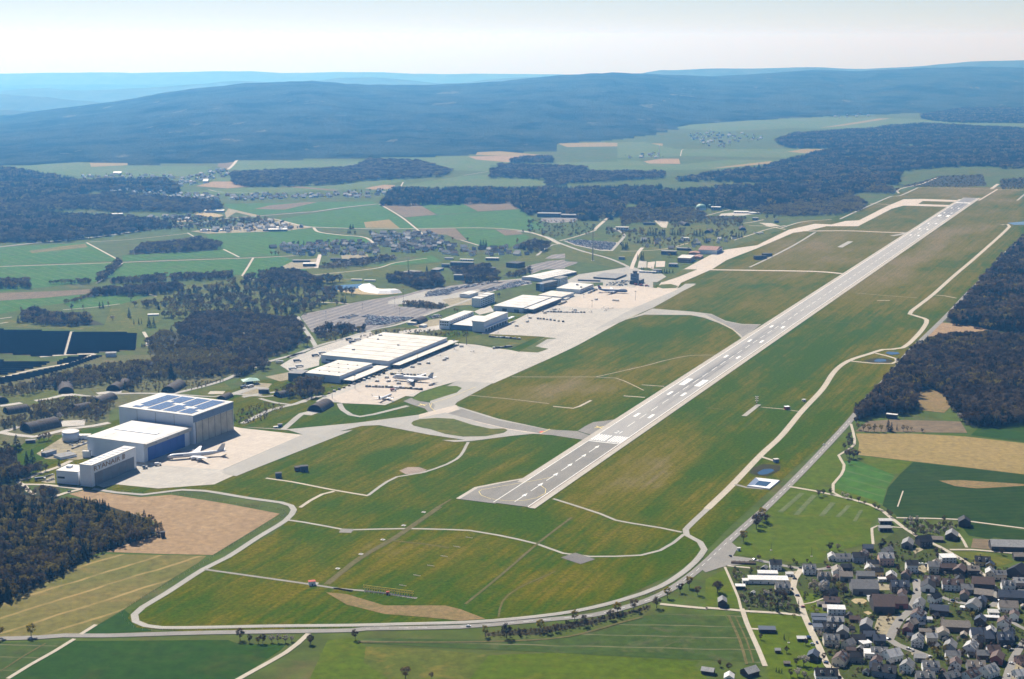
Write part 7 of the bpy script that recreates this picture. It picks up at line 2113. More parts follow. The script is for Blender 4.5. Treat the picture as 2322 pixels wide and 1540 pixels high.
def house(v, x, y, L, W, az, hw, wall, roof, label, kind='h', rise=None, cat=None, group=None, z=None):
    """x, y: middle of the building as seen; ridge of length L at az degrees; hw eaves height
    kind h house, b barn, f flat roof, o open shed"""
    flatr = kind in 'fo'
    rise = rise if rise is not None else (0.4 if flatr else W * (0.40 if kind == 'h' else 0.36))
    p = gv(v, x, y, (hw + rise) * 0.55)
    HOUSES.append((p.x, p.y, max(L, W) * 0.62))
    name = {'h': 'house', 'b': 'barn', 'f': 'flat_roof_building', 'o': 'open_shed'}[kind]
    o = empty(name, (p.x, p.y, 0), math.radians(az), label, cat or {'h': 'house', 'b': 'barn', 'f': 'building', 'o': 'shed'}[kind], group)
    L, W, hw = L * 1.13, W * 1.13, hw * 1.06
    l, w = L / 2, W / 2
    wm = 'wall_' + wall
    mb = MB()
    if flatr:
        mb.box(-l, l, -w, w, -0.5, hw)
        mb.build('wall', wm, o)
        mb = MB()
        mb.face([(-l - .4, -w - .4, hw + .1), (l + .4, -w - .4, hw + .1), (l + .4, w + .4, hw + rise + .1), (-l - .4, w + .4, hw + rise + .1)])
        mb.face([(-l - .4, -w - .4, hw - .25), (-l - .4, w + .4, hw + rise - .25), (l + .4, w + .4, hw + rise - .25), (l + .4, -w - .4, hw - .25)])
        for a, b_ in (((-l - .4, -w - .4, 0), (l + .4, -w - .4, 0)), ((l + .4, -w - .4, 0), (l + .4, w + .4, rise)), ((l + .4, w + .4, rise), (-l - .4, w + .4, rise)), ((-l - .4, w + .4, rise), (-l - .4, -w - .4, 0))):
            mb.face([(a[0], a[1], hw - .25 + a[2]), (b_[0], b_[1], hw - .25 + b_[2]), (b_[0], b_[1], hw + .1 + b_[2]), (a[0], a[1], hw + .1 + a[2])])
        rf = mb.build('roof', 'tile_' + roof, o)
    else:
        P = [(-w, -0.5), (w, -0.5), (w, hw), (0, hw + rise), (-w, hw)]
        mb.face([(-l, a, b_) for a, b_ in reversed(P)])
        mb.face([(l, a, b_) for a, b_ in P])
        mb.face([(-l, -w, -.5), (l, -w, -.5), (l, -w, hw), (-l, -w, hw)])
        mb.face([(l, w, -.5), (-l, w, -.5), (-l, w, hw), (l, w, hw)])
        mb.build('wall', wm, o)
        mb = MB()
        e, ov = 0.5, 0.45
        s = rise / w
        for sg in (-1, 1):
            a = [(-l - e, sg * (w + ov), hw - ov * s + .12), (l + e, sg * (w + ov), hw - ov * s + .12), (l + e, 0, hw + rise + .16), (-l - e, 0, hw + rise + .16)]
            bt = [(q[0], q[1], q[2] - 0.26) for q in a]
            if sg > 0:
                a, bt = a[::-1], bt[::-1]
            mb.face(a)
            mb.face(bt[::-1])
            for i in range(4):
                j = (i + 1) % 4
                mb.face([a[j], a[i], bt[i], bt[j]])
        rf = mb.build('roof', 'tile_' + roof, o)
        if kind == 'h':
            ch = link('chimney', CHIM, rf)
            ch.location = (l * random.choice((-0.35, 0.3, 0.5)), 0.3, hw + rise + 0.2)
            if L > 12 and random.random() < 0.6:
                for q in (-0.45, 0.45):
                    link('dormer', DORM, rf).location = (l * q, -w * 0.52, hw + rise * 0.5)
            elif W > 9 and random.random() < 0.6:
                for q in (-0.3, 0.3):
                    sk = link('skylight', SKYL, rf)
                    sk.location = (l * q, -w * 0.5, hw + rise * 0.5 + 0.22)
                    sk.rotation_euler = (-(math.pi / 2 - math.atan(s)), 0, 0)
    # openings on the sides that can be seen
    for sx, sy, ln, off in ((0, -1, l, w), (0, 1, l, w), (-1, 0, w, l), (1, 0, w, l)):
        a = math.radians(az)
        n = Vector((sx * math.cos(a) - sy * math.sin(a), sx * math.sin(a) + sy * math.cos(a)))
        if n.y > -0.2:
            continue
        rot = math.atan2(sx, -sy)

        def put(me, t, zz, nm):
            q = link(nm, me, o)
            q.location = (t if sy == -1 else (-t if sy == 1 else sx * off), sy * off if sy else (t * sx), zz)
            q.rotation_euler = (0, 0, rot)
            return q
        if kind == 'b' or kind == 'o':
            g = put(GATE, 0 if ln < 7 else -ln * 0.35, 0.05, 'barn_door')
            g.scale = (min(1.0, ln / 3.0), 1, min(1.0, hw / 3.8))
            if kind == 'o' and ln > 3:
                for t in (-0.6, 0.0, 0.6):
                    g = put(GATE, ln * t, 0.05, 'bay')
                    g.scale = (min(1.0, ln * 0.26 / 1.9), 1, min(1.0, hw / 3.6))
            continue
        nst = max(1, int(hw / 2.9))
        nw = max(2, min(5, int(ln * 2 / 3.2)))
        for st in range(nst):
            for k in range(nw):
                t = -ln + 2 * ln * (k + 0.5) / nw
                if st == 0 and k == nw // 2:
                    put(DOOR, t, 0.05, 'door')
                else:
                    put(WIN, t, 1.6 + st * 2.75, 'window')
        if sx and not flatr and rise > 3:
            put(WIN, 0.0, hw + rise * 0.35, 'window')
    return o


HS = [
    (510, 445, 10, 9, -4, 5.6, 'w', 's', 'white house with dark slate roof beside the long hedge', 'h'),
    (755, 478, 11, 9, -3, 5.8, 'w', 'g', 'pale inn with lettering under its grey roof at the lane fork', 'h'),
    (1000, 392, 13, 9, -2, 3.4, 'w', 'g', 'white bungalow with grey roof below the big meadow', 'h'),
    (922, 388, 9, 7, 84, 3.6, 'w', 'l', 'white cross gable of the bungalow', 'h'),
    (1112, 392, 10, 9, -2, 6.0, 'u', 's', 'blue-grey house with dark roof next to the bungalow', 'h'),
    (1183, 325, 9, 8, -2, 4.0, 'd', 'u', 'dark shed with blue-black roof behind the blue-grey house', 'b'),
    (1314, 402, 13, 10, -2, 7.6, 'p', 'l', 'tall peach house with three storeys and pale roof', 'h'),
    (1503, 455, 10, 9, -2, 7.6, 'w', 's', 'tall white house with charcoal roof by two white cars', 'h'),
    (1660, 465, 9, 9, -6, 7.4, 'c', 'g', 'cream house with grey roof beside the brown barn', 'h'),
    (1765, 405, 13, 10, 2, 5.5, 'w', 'w', 'modern white house with pale single-pitch roof on the lane', 'f'),
    (1855, 485, 13, 10, 62, 5.0, 'b', 'n', 'brown timber barn with gable end by the upper lane', 'b'),
    (1765, 470, 14, 8, 0, 5.0, 'b', 'n', 'brown barn wing joined to the timber barn', 'b'),
    (1310, 136, 12, 7, 0, 3.8, 'g', 'l', 'upper grey field shed with dark open bays', 'o'),
    (1308, 188, 12, 7, 0, 4.0, 'g', 'g', 'lower grey field shed with dark open bays', 'o'),
    (1475, 290, 14, 10, 70, 4.5, 'g', 'g', 'grey gabled barn beside the black house', 'b'),
    (1592, 272, 12, 12, 10, 6.0, 'd', 'k', 'black timber house at the upper lane', 'h'),
    (1690, 260, 10, 7, -8, 2.8, 'b', 't', 'low brown shed with patched roof', 'b'),
    (1795, 228, 13, 11, 70, 4.5, 'b', 'g', 'dark barn with broad grey gable roof by the blossom trees', 'b'),
    (1887, 132, 11, 11, 78, 5.5, 'd', 'k', 'solitary black barn on the dark green field', 'b'),
    (2225, 302, 37, 14, -5, 5.0, 'd', 'l', 'long field hall with pale metal roof', 'b'),
    (2020, 418, 13, 10, -14, 4.6, 'y', 'k', 'yellow house with black roof on the flowering meadow', 'h'),
    (2075, 445, 7, 7, 70, 3.2, 'y', 'u', 'yellow side wing with blue-black roof', 'h'),
    (2075, 510, 11, 8, 74, 6.0, 'c', 'l', 'cream gabled house with pale roof below the flowering meadow', 'h'),
    (2145, 520, 10, 8, -4, 5.2, 'c', 'g', 'cream house with roof windows', 'h'),
    (2275, 490, 17, 16, 50, 5.5, 'd', 'k', 'huge black-roofed barn at the village edge', 'b'),
    (2290, 385, 11, 8, -4, 4.0, 'd', 't', 'dark shed below the long field hall', 'b'),
    (455, 562, 34, 10, -3, 4.2, 'w', 'w', 'long white school building with pale flat roof', 'f'),
    (452, 524, 17, 7, -3, 5.6, 'u', 'w', 'raised blue-walled part of the long school', 'f'),
    (290, 572, 5, 5, 0, 3.6, 'w', 'w', 'small white stair block at the end of the school', 'f'),
    (560, 612, 12, 9, -3, 5.6, 'c', 'g', 'cream house with grey roof at the school front', 'h'),
    (612, 522, 6.5, 5, -3, 2.6, 'w', 'l', 'white garage by the lane bend', 'f'),
    (253, 612, 8, 5, -3, 3.2, 'd', 'w', 'dark open shed with white roof beside the school', 'o'),
    (864, 528, 11, 8, -3, 4.6, 'g', 't', 'grey house with tan roof below the lane', 'h'),
    (962, 492, 10, 9, 86, 5.0, 'w', 't', 'white gabled house with tan roof in the dense row', 'h'),
    (1026, 470, 9, 7, 0, 5.0, 'd', 's', 'dark-roofed house in the dense row', 'h'),
    (1022, 530, 11, 9, -4, 5.2, 't' and 'g', 't', 'grey barn with tan roof in the dense row', 'b'),
    (1165, 528, 15, 9, -3, 5.4, 'g', 'g', 'grey barn behind the largest grey barn', 'b'),
    (1155, 600, 22, 17, -2, 6.0, 'g', 'g', 'largest grey barn with broad gable roof', 'b'),
    (1195, 482, 10, 8, 72, 5.6, 'y', 'l', 'yellow gabled house with a solar panel on its roof', 'h'),
    (1250, 500, 10, 8, -4, 5.0, 'y', 'k', 'yellow house wing with black roof', 'h'),
    (1355, 530, 9, 9, 76, 5.0, 'p', 'l', 'pink gabled house with pale roof', 'h'),
    (1290, 560, 7, 4, 0, 2.8, 'w', 'w', 'white lean-to beside the pink house', 'f'),
    (1415, 600, 15, 11, -2, 6.0, 'd', 'u', 'dark blue-roofed house at the street bend', 'h'),
    (1288, 718, 17, 21, -3, 7.0, 'd', 'n', 'huge dark brown barn on the village square', 'b'),
    (1418, 715, 11, 13, -4, 5.2, 'r', 'n', 'dark red barn joined to the huge brown barn', 'b'),
    (1202, 700, 4, 8, 0, 3.0, 'w', 'l', 'white lean-to against the huge brown barn', 'f'),
    (1622, 600, 13, 12, 74, 4.5, 'w', 'k', 'white-footed barn with steep black gable', 'b'),
    (1650, 560, 13, 9, -8, 5.2, 'b', 'n', 'brown roofed house behind the black gable', 'h'),
    (1800, 590, 17, 10, -10, 6.2, 'w', 'n', 'broad white house with brown roof', 'h'),
    (1905, 622, 10, 9, -8, 4.8, 'u', 'g', 'blue-grey house with grey roof beside the broad white one', 'h'),
    (2022, 575, 18, 13, -10, 5.4, 'b', 'n', 'big barn with weathered brown roof', 'b'),
    (2030, 660, 15, 10, -20, 5.0, 'd', 't', 'dark barn with tan roof below the weathered one', 'b'),
    (2205, 595, 11, 9, -6, 5.2, 'w', 'g', 'white house with grey roof beside the pink one', 'h'),
    (2295, 575, 12, 9, -6, 5.2, 'p', 'l', 'long pink house with pale roof', 'h'),
    (2245, 672, 25, 12, -8, 5.2, 'd', 'u', 'long house with blue roof and two skylights', 'h'),
    (2205, 745, 15, 11, -7, 4.6, 'w', 't', 'white house with wide tan roof below the blue one', 'h'),
    (1955, 738, 14, 11, 60, 4.6, 'w', 'g', 'white barn with grey gable on the green yard', 'b'),
    (1895, 770, 8, 4, -25, 2.5, 'w', 'w', 'white canopy beside the grey gabled barn', 'f'),
    (1702, 772, 15, 10, -14, 4.6, 'b', 'u', 'barn with blue-grey roof above the square', 'b'),
    (1560, 735, 13, 8, 66, 5.6, 'w', 'g', 'white house with grey gable behind the square', 'h'),
    (1545, 815, 12, 9, 64, 6.4, 'w', 'n', 'bright white gabled house with brown roof on the square', 'h'),
    (1610, 850, 9, 5, -12, 2.8, 'w', 'l', 'low white wing of the bright gabled house', 'f'),
    (953, 782, 14, 9, -5, 5.6, 'w', 'w', 'modern white house with flat pale roof', 'f'),
    (880, 765, 6, 6, -5, 3.0, 'g', 't', 'small tan garage beside the modern white house', 'f'),
    (920, 708, 13, 9, -10, 3.2, 'b', 'n', 'low brown house with hipped look on the lawn', 'h'),
    (830, 828, 13, 5, -5, 3.0, 'u', 'u', 'dark blue shed roof next to the lane', 'f'),
    (835, 858, 12, 5, -5, 3.4, 'u', 'u', 'second blue shed roof in the row', 'f'),
    (945, 858, 13, 8, -5, 5.2, 'g', 'l', 'house with long pale roof in the shed row', 'h'),
    (825, 908, 9, 7, -5, 3.4, 'w', 'u', 'white shed with light blue roof', 'f'),
    (912, 908, 11, 9, -4, 5.4, 'd', 's', 'dark-roofed house between the sheds', 'h'),
    (1000, 935, 10, 9, 78, 5.0, 'g', 'g', 'grey gabled barn behind the cream house', 'b'),
    (915, 992, 12, 9, -3, 5.8, 'c', 'g', 'cream house with grey roof on the lower lane', 'h'),
    (1172, 892, 13, 9, 72, 6.4, 'g', 'g', 'steep grey gabled barn beside the square', 'b'),
    (1190, 962, 9, 9, 0, 4.4, 'd', 'u', 'dark shed joined to the steep gabled barn', 'b'),
    (1112, 985, 10, 8, 0, 4.0, 'd', 'k', 'black-roofed shed on the lower lawn', 'b'),
    (1165, 1025, 8, 6, 22, 3.0, 'w', 'w', 'white carport on the lower lawn', 'f'),
    (1265, 990, 9, 9, -5, 4.4, 'd', 'u', 'dark house with blue-grey roof by the square', 'h'),
    (1475, 918, 10, 7, 66, 5.4, 'r', 'n', 'red-brown gabled barn on the square', 'b'),
    (1548, 1000, 12, 9, 70, 5.6, 'w', 'g', 'half-timbered house with grey roof at the bend', 'h'),
    (1820, 890, 22, 11, -7, 5.0, 'b', 't', 'largest tan-roofed barn in the lower village', 'b'),
    (1732, 945, 9, 9, 80, 5.2, 't' and 'c', 't', 'cream front gable of the tan-roofed barn', 'b'),
    (1600, 935, 9, 5, -10, 3.0, 'b', 't', 'small tan shed with rounded roof', 'b'),
    (1985, 945, 11, 11, -5, 5.2, 'w', 'u', 'white house with a pale dormer on its blue roof', 'h'),
    (2062, 965, 7, 12, -5, 4.2, 'd', 'u', 'narrow dark house between two blue roofs', 'h'),
    (2180, 980, 12, 12, -3, 5.4, 'd', 'u', 'dark house with large blue roof above the hedge', 'h'),
    (2100, 990, 6, 5, 0, 3.0, 'w', 'w', 'small white canopy between dark houses', 'f'),
    (2178, 868, 11, 10, 66, 5.0, 'w', 'n', 'white gabled house with brown roof behind the orchard', 'h'),
    (2098, 800, 8, 7, -6, 3.0, 'w', 'l', 'white garage above the long garden shed', 'f'),
    (2080, 838, 13, 4, -8, 2.6, 'b', 'w', 'long low garden shed with white edge', 'f'),
    (1785, 1040, 11, 9, 66, 5.2, 'u', 'g', 'pale blue gabled house with grey roof', 'h'),
    (1935, 1045, 12, 9, 60, 5.2, 'w', 'l', 'white gabled house with light roof on the lower street', 'h'),
    (2128, 1125, 12, 9, 64, 5.0, 'r', 'n', 'red walled barn with brown roof', 'b'),
    (2065, 1215, 12, 11, 36, 5.0, 'w', 'l', 'white house with large light grey roof near the red barn', 'h'),
    (1970, 1180, 13, 9, -5, 4.8, 'g', 't', 'grey house with tan roof above the light grey one', 'h'),
    (1930, 1250, 12, 10, 40, 5.0, 'w', 'n', 'white gabled house with dark brown roof at the lower edge', 'h'),
    (1825, 1170, 9, 8, 70, 5.6, 'w', 'n', 'small white gabled house beside brown hedges', 'h'),
    (1640, 1185, 12, 9, -6, 5.2, 'w', 'g', 'white house with grey roof on the lower street', 'h'),
    (1470, 1185, 11, 9, 62, 5.6, 'w', 'g', 'bright white gabled house at the lower lawn', 'h'),
    (1362, 1100, 12, 11, 24, 5.0, 'w', 'w', 'white house under a bright white roof', 'h'),
    (1265, 1082, 12, 8, -8, 5.0, 'w', 'g', 'white house with grey roof joined to the bright one', 'h'),
    (1190, 1100, 7, 9, -8, 4.4, 'w', 'w', 'round-cornered white extension beside the joined white houses', 'f'),
    (1305, 1215, 17, 11, -20, 5.2, 'u', 's', 'large slate-roofed house with many gables', 'h'),
    (1240, 1190, 9, 8, -12, 4.2, 'u', 'u', 'pale blue house beside the slate one', 'h'),
    (1560, 1125, 8, 6, -5, 3.6, 'g', 'l', 'small shed with pale roof on the curved street', 'b'),
    (1600, 1262, 13, 9, -5, 5.0, 'g', 'g', 'grey house cut by the lower picture edge', 'h'),
    (1780, 1262, 14, 9, 30, 5.0, 'd', 'g', 'dark house with grey roof at the lower picture edge', 'h'),
    (985, 1130, 14, 10, 62, 5.0, 'c', 'n', 'dark brown villa with stacked gables on the lawn', 'h'),
    (878, 1240, 16, 11, -3, 4.6, 'w', 'k', 'white house with broad black roof by the lower lane', 'h'),
    (786, 1108, 10, 8, 70, 4.4, 'd', 'u', 'dark gabled barn with blue-grey roof on the meadow', 'b'),
    (122, 718, 10, 7, 84, 5.0, 'd', 'g', 'lone grey gabled barn beside the field lane', 'b'),
    (448, 925, 13, 7, -3, 3.2, 'd', 'u', 'field shed with light blue roof', 'o'),
    (700, 992, 7, 5, -3, 2.6, 'd', 'l', 'carport with striped panel roof', 'o'),
    (322, 1222, 11, 9, 34, 3.6, 'd', 'l', 'dark barn with light roof at the lower field edge', 'b'),
    (525, 1075, 4, 3.5, 0, 2.8, 'd', 'l', 'tiny garden hut with pale roof', 'b'),
    (592, 1168, 4.5, 3.5, 0, 2.4, 'd', 't', 'tiny garden hut with tan roof', 'b'),
    (172, 1265, 8, 7, 80, 3.2, 'w', 'w', 'white rounded field tent', 'b'),
    (18, 1220, 9, 6, -20, 3, 'd', 'l', 'pale shed at the bottom field edge', 'b'),
    (1085, 842, 8, 6, -6, 2.8, 'b', 'n', 'brown garden house on the lawn', 'b'),
    (345, 655, 3.5, 3, 60, 2.2, 'w', 'l', 'tiny white playhouse in the garden', 'b'),
    (2305, 1140, 8, 8, 20, 4.4, 'p', 'p' and 'n', 'salmon house at the right picture edge', 'h'),
    (2298, 1240, 10, 9, 15, 3.6, 'w', 'w', 'white bungalow in the lower right corner', 'h'),
    (1060, 1070, 7, 5, -8, 2.8, 'b', 'n', 'brown summer house on the bright lawn', 'b'),
    (430, 475, 6, 5, 60, 3.2, 'd', 'g', 'small grey gabled hut beside the slate-roofed white house', 'b'),
]
for a in HS:
    house('V', *a)
# lettering on the inn
inn = text_mesh('lettering', 'Hotel', 1.6, 'paint_white', 0.03)
o = link('lettering', inn, [q for q in col.objects if q.get('label', '').startswith('pale inn')][0])
o.location = (0, -5.2, 2.7)
o.rotation_euler = (math.pi / 2, 0, 0)

# half-timber beams on the framed house
fr = [q for q in col.objects if q.get('label', '').startswith('half-timbered')][0]
for k in range(-3, 4):
    MB().box(-6.84, -6.78, k * 1.3 - 0.12, k * 1.3 + 0.12, 0.2, 5.6).build('beam', 'barn_wood', fr)
for z in (0.4, 2.2, 3.9, 5.5):
    MB().box(-6.85, -6.78, -4.4, 4.4, z, z + 0.25).build('beam', 'barn_wood', fr)

# log pile hedge row, garden trampoline, beds
o = empty('log_pile', gv('V', 190, 440), -0.12, 'dark row of stacked logs beside the junction', 'log pile')
for k in range(16):
    mb = MB()
    mb.tube((k * 1.55, -2.6, 0.9), (k * 1.55 + 0.3, 2.6, 1.0 + 0.2 * (k % 3)), 0.85, 0.8, 6)
    mb.build('log', 'barn_wood', o)

# ------------------------------------------------------------------ houses of the other villages, smaller and farther
mbs, FARN, FARM, FARB = {}, 0, [], MB()


def far_house(p, L, W, az, hw, wall, roof, label, group):
    key = (wall, roof, round(L), round(W), hw)
    if key not in mbs:
        l, w, rise = L / 2, W / 2, W * 0.42
        a = MB()
        P = [(-w, -0.5), (w, -0.5), (w, hw), (0, hw + rise), (-w, hw)]
        a.face([(-l, q, z) for q, z in reversed(P)])
        a.face([(l, q, z) for q, z in P])
        a.face([(-l, -w, -.5), (l, -w, -.5), (l, -w, hw), (-l, -w, hw)])
        a.face([(l, w, -.5), (-l, w, -.5), (-l, w, hw), (l, w, hw)])
        b_ = MB()
        for sg in (-1, 1):
            q = [(-l - .4, sg * (w + .4), hw - .3), (l + .4, sg * (w + .4), hw - .3), (l + .4, 0, hw + rise + .15), (-l - .4, 0, hw + rise + .15)]
            b_.face(q if sg < 0 else q[::-1])
            b_.face([(c_[0], c_[1], c_[2] - .2) for c_ in (q[::-1] if sg < 0 else q)])
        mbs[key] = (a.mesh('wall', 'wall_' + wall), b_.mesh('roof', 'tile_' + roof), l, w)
    wm, rm, l, w = mbs[key]
    global FARN
    FARN += 1
    if FARN > 185:
        M_ = Matrix.Translation(p) @ Matrix.Rotation(math.radians(az), 4, 'Z')
        for m_, k_ in ((wm, 'wall_' + wall), (rm, 'tile_' + roof)):
            if k_ not in FARM:
                FARM.append(k_)
            for f_ in m_.polygons:
                FARB.face([M_ @ m_.vertices[i].co for i in f_.vertices], FARM.index(k_))
        return
    o = empty('house', p, math.radians(az), label, 'house', group)
    link('wall', wm, o)
    link('roof', rm, o)
    a = math.radians(az)
    for sx, sy, ln, off in ((0, -1, l, w), (-1, 0, w, l), (1, 0, w, l)):
        if (sx * math.sin(a) + sy * math.cos(a)) > -0.5:
            continue
        for t in (-0.5, 0.5):
            q = link('window', WIN, o)
            q.location = (t * ln if sy else sx * off, sy * off if sy else t * ln, 2.2)
            q.rotation_euler = (0, 0, math.atan2(sx, -sy))
    return o


def far_village(desc, v, l, n, sp, seed, trees=0):
    r = random.Random(seed)
    P = pts(v, l)
    xs_, ys_ = [p.x for p in P], [p.y for p in P]
    done, tries = [], 0
    while len(done) < n and tries < 9000:
        tries += 1
        x, y = r.uniform(min(xs_), max(xs_)), r.uniform(min(ys_), max(ys_))
        if not in_poly(np.array([x]), np.array([y]), P)[0] or any((x - a) ** 2 + (y - b_) ** 2 < sp * sp for a, b_ in done):
            continue
        done.append((x, y))
        wl = r.choice('wwwwcugp')
        ro = r.choice('sssgugnl' if seed < 4 else 'lgwlsg')  # farther villages get paler roofs, sun glint put into the tile colour
        L, W = r.choice(((12, 9), (14, 10), (10, 9), (18, 11)))
        word = {'w': 'white', 'c': 'cream', 'u': 'blue-grey', 'g': 'grey', 'p': 'pink'}[wl]
        rw = {'s': 'slate', 'g': 'grey', 'u': 'blue', 'n': 'brown', 'l': 'pale', 'w': 'white'}[ro]
        lab = '%s house with %s roof %s' % (word, rw, desc)
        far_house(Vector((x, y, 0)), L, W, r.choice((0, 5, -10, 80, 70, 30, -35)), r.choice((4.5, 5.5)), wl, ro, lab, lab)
    for k in range(trees):
        for _ in range(60):
            x, y = r.uniform(min(xs_), max(xs_)), r.uniform(min(ys_), max(ys_))
            if in_poly(np.array([x]), np.array([y]), P)[0] and all((x - a) ** 2 + (y - b_) ** 2 > 110 for a, b_ in done):
                VT.append((x, y, r.choice('rrrbcg'), r.uniform(6, 11)))
                break


VT = []
far_village('in the left part of the airport village', 'U', [(80, 300), (280, 260), (780, 235), (1250, 225), (1480, 290), (1500, 390), (1250, 400), (700, 400), (420, 410), (250, 350)], 75, 17, 1, 60)
far_village('in the upper part of the airport village', 'U', [(1380, 130), (1600, 110), (2000, 110), (2120, 110), (2322, 180), (2322, 330), (2050, 370), (1780, 370), (1500, 300), (1440, 210)], 62, 18, 2, 50)
far_village('in the right part of the airport village', 'X', [(0, 60), (300, 40), (620, 60), (780, 180), (920, 250), (1180, 260), (1700, 230), (1960, 280), (1900, 340), (1450, 360), (900, 350), (600, 300), (300, 320), (0, 300)], 85, 18, 3, 60)
far_village('in the far village below the oblong wood', 'H', [(1180, 880), (1330, 850), (1450, 820), (1500, 840), (1500, 870), (1380, 900), (1250, 935), (1180, 935)], 40, 24, 4, 20)
far_village('in the valley village by the conifer forest', 'E', [(600, 165), (900, 150), (1250, 160), (1330, 185), (1000, 195), (620, 190)], 30, 26, 5, 15)
far_village('in the village along the motorway wood', 'E', [(760, 275), (1100, 270), (1300, 290), (1450, 300), (1650, 310), (1640, 350), (1300, 330), (900, 290)], 48, 24, 6, 30)
far_village('in the long village above the motorway', 'Z', [(880, 60), (1350, 50), (1700, 60), (2300, 30), (2300, 80), (1600, 95), (1000, 120)], 60, 24, 7, 40)
far_village('in the hamlet at the forest band', 'I', [(80, 1000), (240, 975), (440, 960), (560, 960), (560, 1000), (300, 1015)], 16, 30, 8, 20)
far_village('in the distant village below the hill', 'J', [(400, 520), (520, 500), (860, 520), (780, 560), (620, 590), (480, 580), (430, 550)], 60, 28, 9, 25)
far_village('in the distant row of houses at the hill foot', 'J', [(1180, 412), (1350, 402), (1460, 402), (1460, 414), (1200, 424)], 8, 45, 10, 4)
far_village('in the small hamlet by the wind mast', 'J', [(40, 640), (200, 625), (360, 635), (300, 650), (60, 650)], 9, 34, 11, 10)
far_village('in the works estate beside the motorway', 'Z', [(60, 300), (340, 280), (640, 290), (620, 320), (360, 335), (80, 330)], 16, 28, 12, 12)
far_village('among the sheds on the airport land side', 'Q', [(250, 570), (900, 600), (1500, 560), (1700, 600), (1300, 680), (1100, 760), (500, 720)], 16, 30, 13, 10)
far_village('in the works yards by the motorway slip road', 'Z', [(560, 440), (900, 400), (1300, 330), (1750, 400), (1500, 440), (800, 455)], 34, 24, 14, 30)
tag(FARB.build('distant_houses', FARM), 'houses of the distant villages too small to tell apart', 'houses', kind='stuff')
# the trees in and between those villages read as one mass
me = bpy.data.meshes.new('village_trees')
nn = len(VT)
me.from_pydata([(a[0], a[1], 0) for a in VT], [], [])
me.attributes.new('pick', 'INT', 'POINT').data.foreach_set('value', [random.choice(PIDX[a[2]]) for a in VT])
me.attributes.new('turn', 'FLOAT_VECTOR', 'POINT').data.foreach_set('vector', np.stack([np.zeros(nn), np.zeros(nn), RNG.uniform(0, 6.28, nn)], -1).ravel())
me.attributes.new('size', 'FLOAT_VECTOR', 'POINT').data.foreach_set('vector', np.repeat([a[3] / 12 for a in VT], 3))
o = link('village_trees', me)
o.modifiers.new('wood', 'NODES').node_group = ng
tag(o, 'garden trees scattered through the distant villages', 'trees', kind='stuff')

# small outbuildings in the gaps of the near village
P = pts('V', [(900, 480), (1250, 330), (1420, 260), (1750, 400), (2330, 560), (2330, 1300), (1150, 1300), (1000, 1050), (760, 840)])
cnt = 0
rr = random.Random(5)
LANES = [q for mt, w, v, l in ROADS if v == 'V' for q in smooth_line(pts(v, l), 5)] + [q for mt, v, l in YARDS if v == 'V' for q in pts(v, l)]
USED = set()
NEAR = list(zip(HOUSES, [a[8] for a in HS]))
for _ in range(4000):
    if cnt >= 60:
        break
    x, y = rr.uniform(min(p.x for p in P), max(p.x for p in P)), rr.uniform(min(p.y for p in P), max(p.y for p in P))
    dd = [math.hypot(a - x, b_ - y) - c_ for a, b_, c_ in HOUSES]
    if not in_poly(np.array([x]), np.array([y]), P)[0] or min(dd) < 3.2:
        continue
    u, v = proj((x, y, 3))
    big = min(dd) > 6.5
    if any(math.hypot(q.x - x, q.y - y) < (10 if big else 7) for q in LANES):
        continue
    wl, ro = rr.choice('wwgbdc'), rr.choice('gsnutlk')
    w = {'w': 'white', 'g': 'grey', 'b': 'brown', 'd': 'dark', 'c': 'cream'}[wl]
    near_h = min(NEAR, key=lambda q: math.hypot(q[0][0] - x, q[0][1] - y))[1].split()
    lab = 'small %s %s behind the %s' % (w, 'house' if big else 'outbuilding', ' '.join(near_h[:9]))
    if lab in USED:
        continue
    USED.add(lab)
    house('O', u, v, rr.uniform(8, 11) if big else rr.uniform(4, 6), rr.uniform(7, 8.5) if big else rr.uniform(3.5, 5), rr.choice((-5, 0, 70, 64, 40)), 5.2 if big else 2.6, wl, ro, lab, 'h' if big else 'b')
    cnt += 1

# garden bushes of the near village: too many to tell apart
P = pts('V', [(160, 470), (700, 450), (900, 430), (1250, 330), (1500, 260), (1750, 360), (2330, 520), (2330, 1300), (700, 1300), (860, 1160), (740, 850), (300, 790)])
bush = []
HXY = np.array([(a, b_) for a, b_, c_ in HOUSES])
HR = np.array([c_ for a, b_, c_ in HOUSES])
LXY = np.array([(q.x, q.y) for q in LANES])
while len(bush) < 700:
    x, y = random.uniform(min(p.x for p in P), max(p.x for p in P)), random.uniform(min(p.y for p in P), max(p.y for p in P))
    if in_poly(np.array([x]), np.array([y]), P)[0] and (np.hypot(HXY[:, 0] - x, HXY[:, 1] - y) > HR + 0.5).all() and (np.hypot(LXY[:, 0] - x, LXY[:, 1] - y) > 4.5).all():
        bush.append((x, y))
nb = len(bush)
me = bpy.data.meshes.new('garden_bushes')
me.from_pydata([(x, y, -0.4) for x, y in bush], [], [])
me.attributes.new('pick', 'INT', 'POINT').data.foreach_set('value', [random.choice(PIDX[random.choice('rbbrgrw')]) for _ in bush])
me.attributes.new('turn', 'FLOAT_VECTOR', 'POINT').data.foreach_set('vector', np.stack([np.zeros(nb), np.zeros(nb), RNG.uniform(0, 6.28, nb)], -1).ravel())
hs = RNG.uniform(0.12, 0.38, nb)
me.attributes.new('size', 'FLOAT_VECTOR', 'POINT').data.foreach_set('vector', np.stack([hs * 1.3, hs * 1.3, hs], -1).ravel())
o = link('garden_bushes', me)
o.modifiers.new('wood', 'NODES').node_group = ng
tag(o, 'low bushes and hedges in the gardens of the near village', 'bushes', kind='stuff')
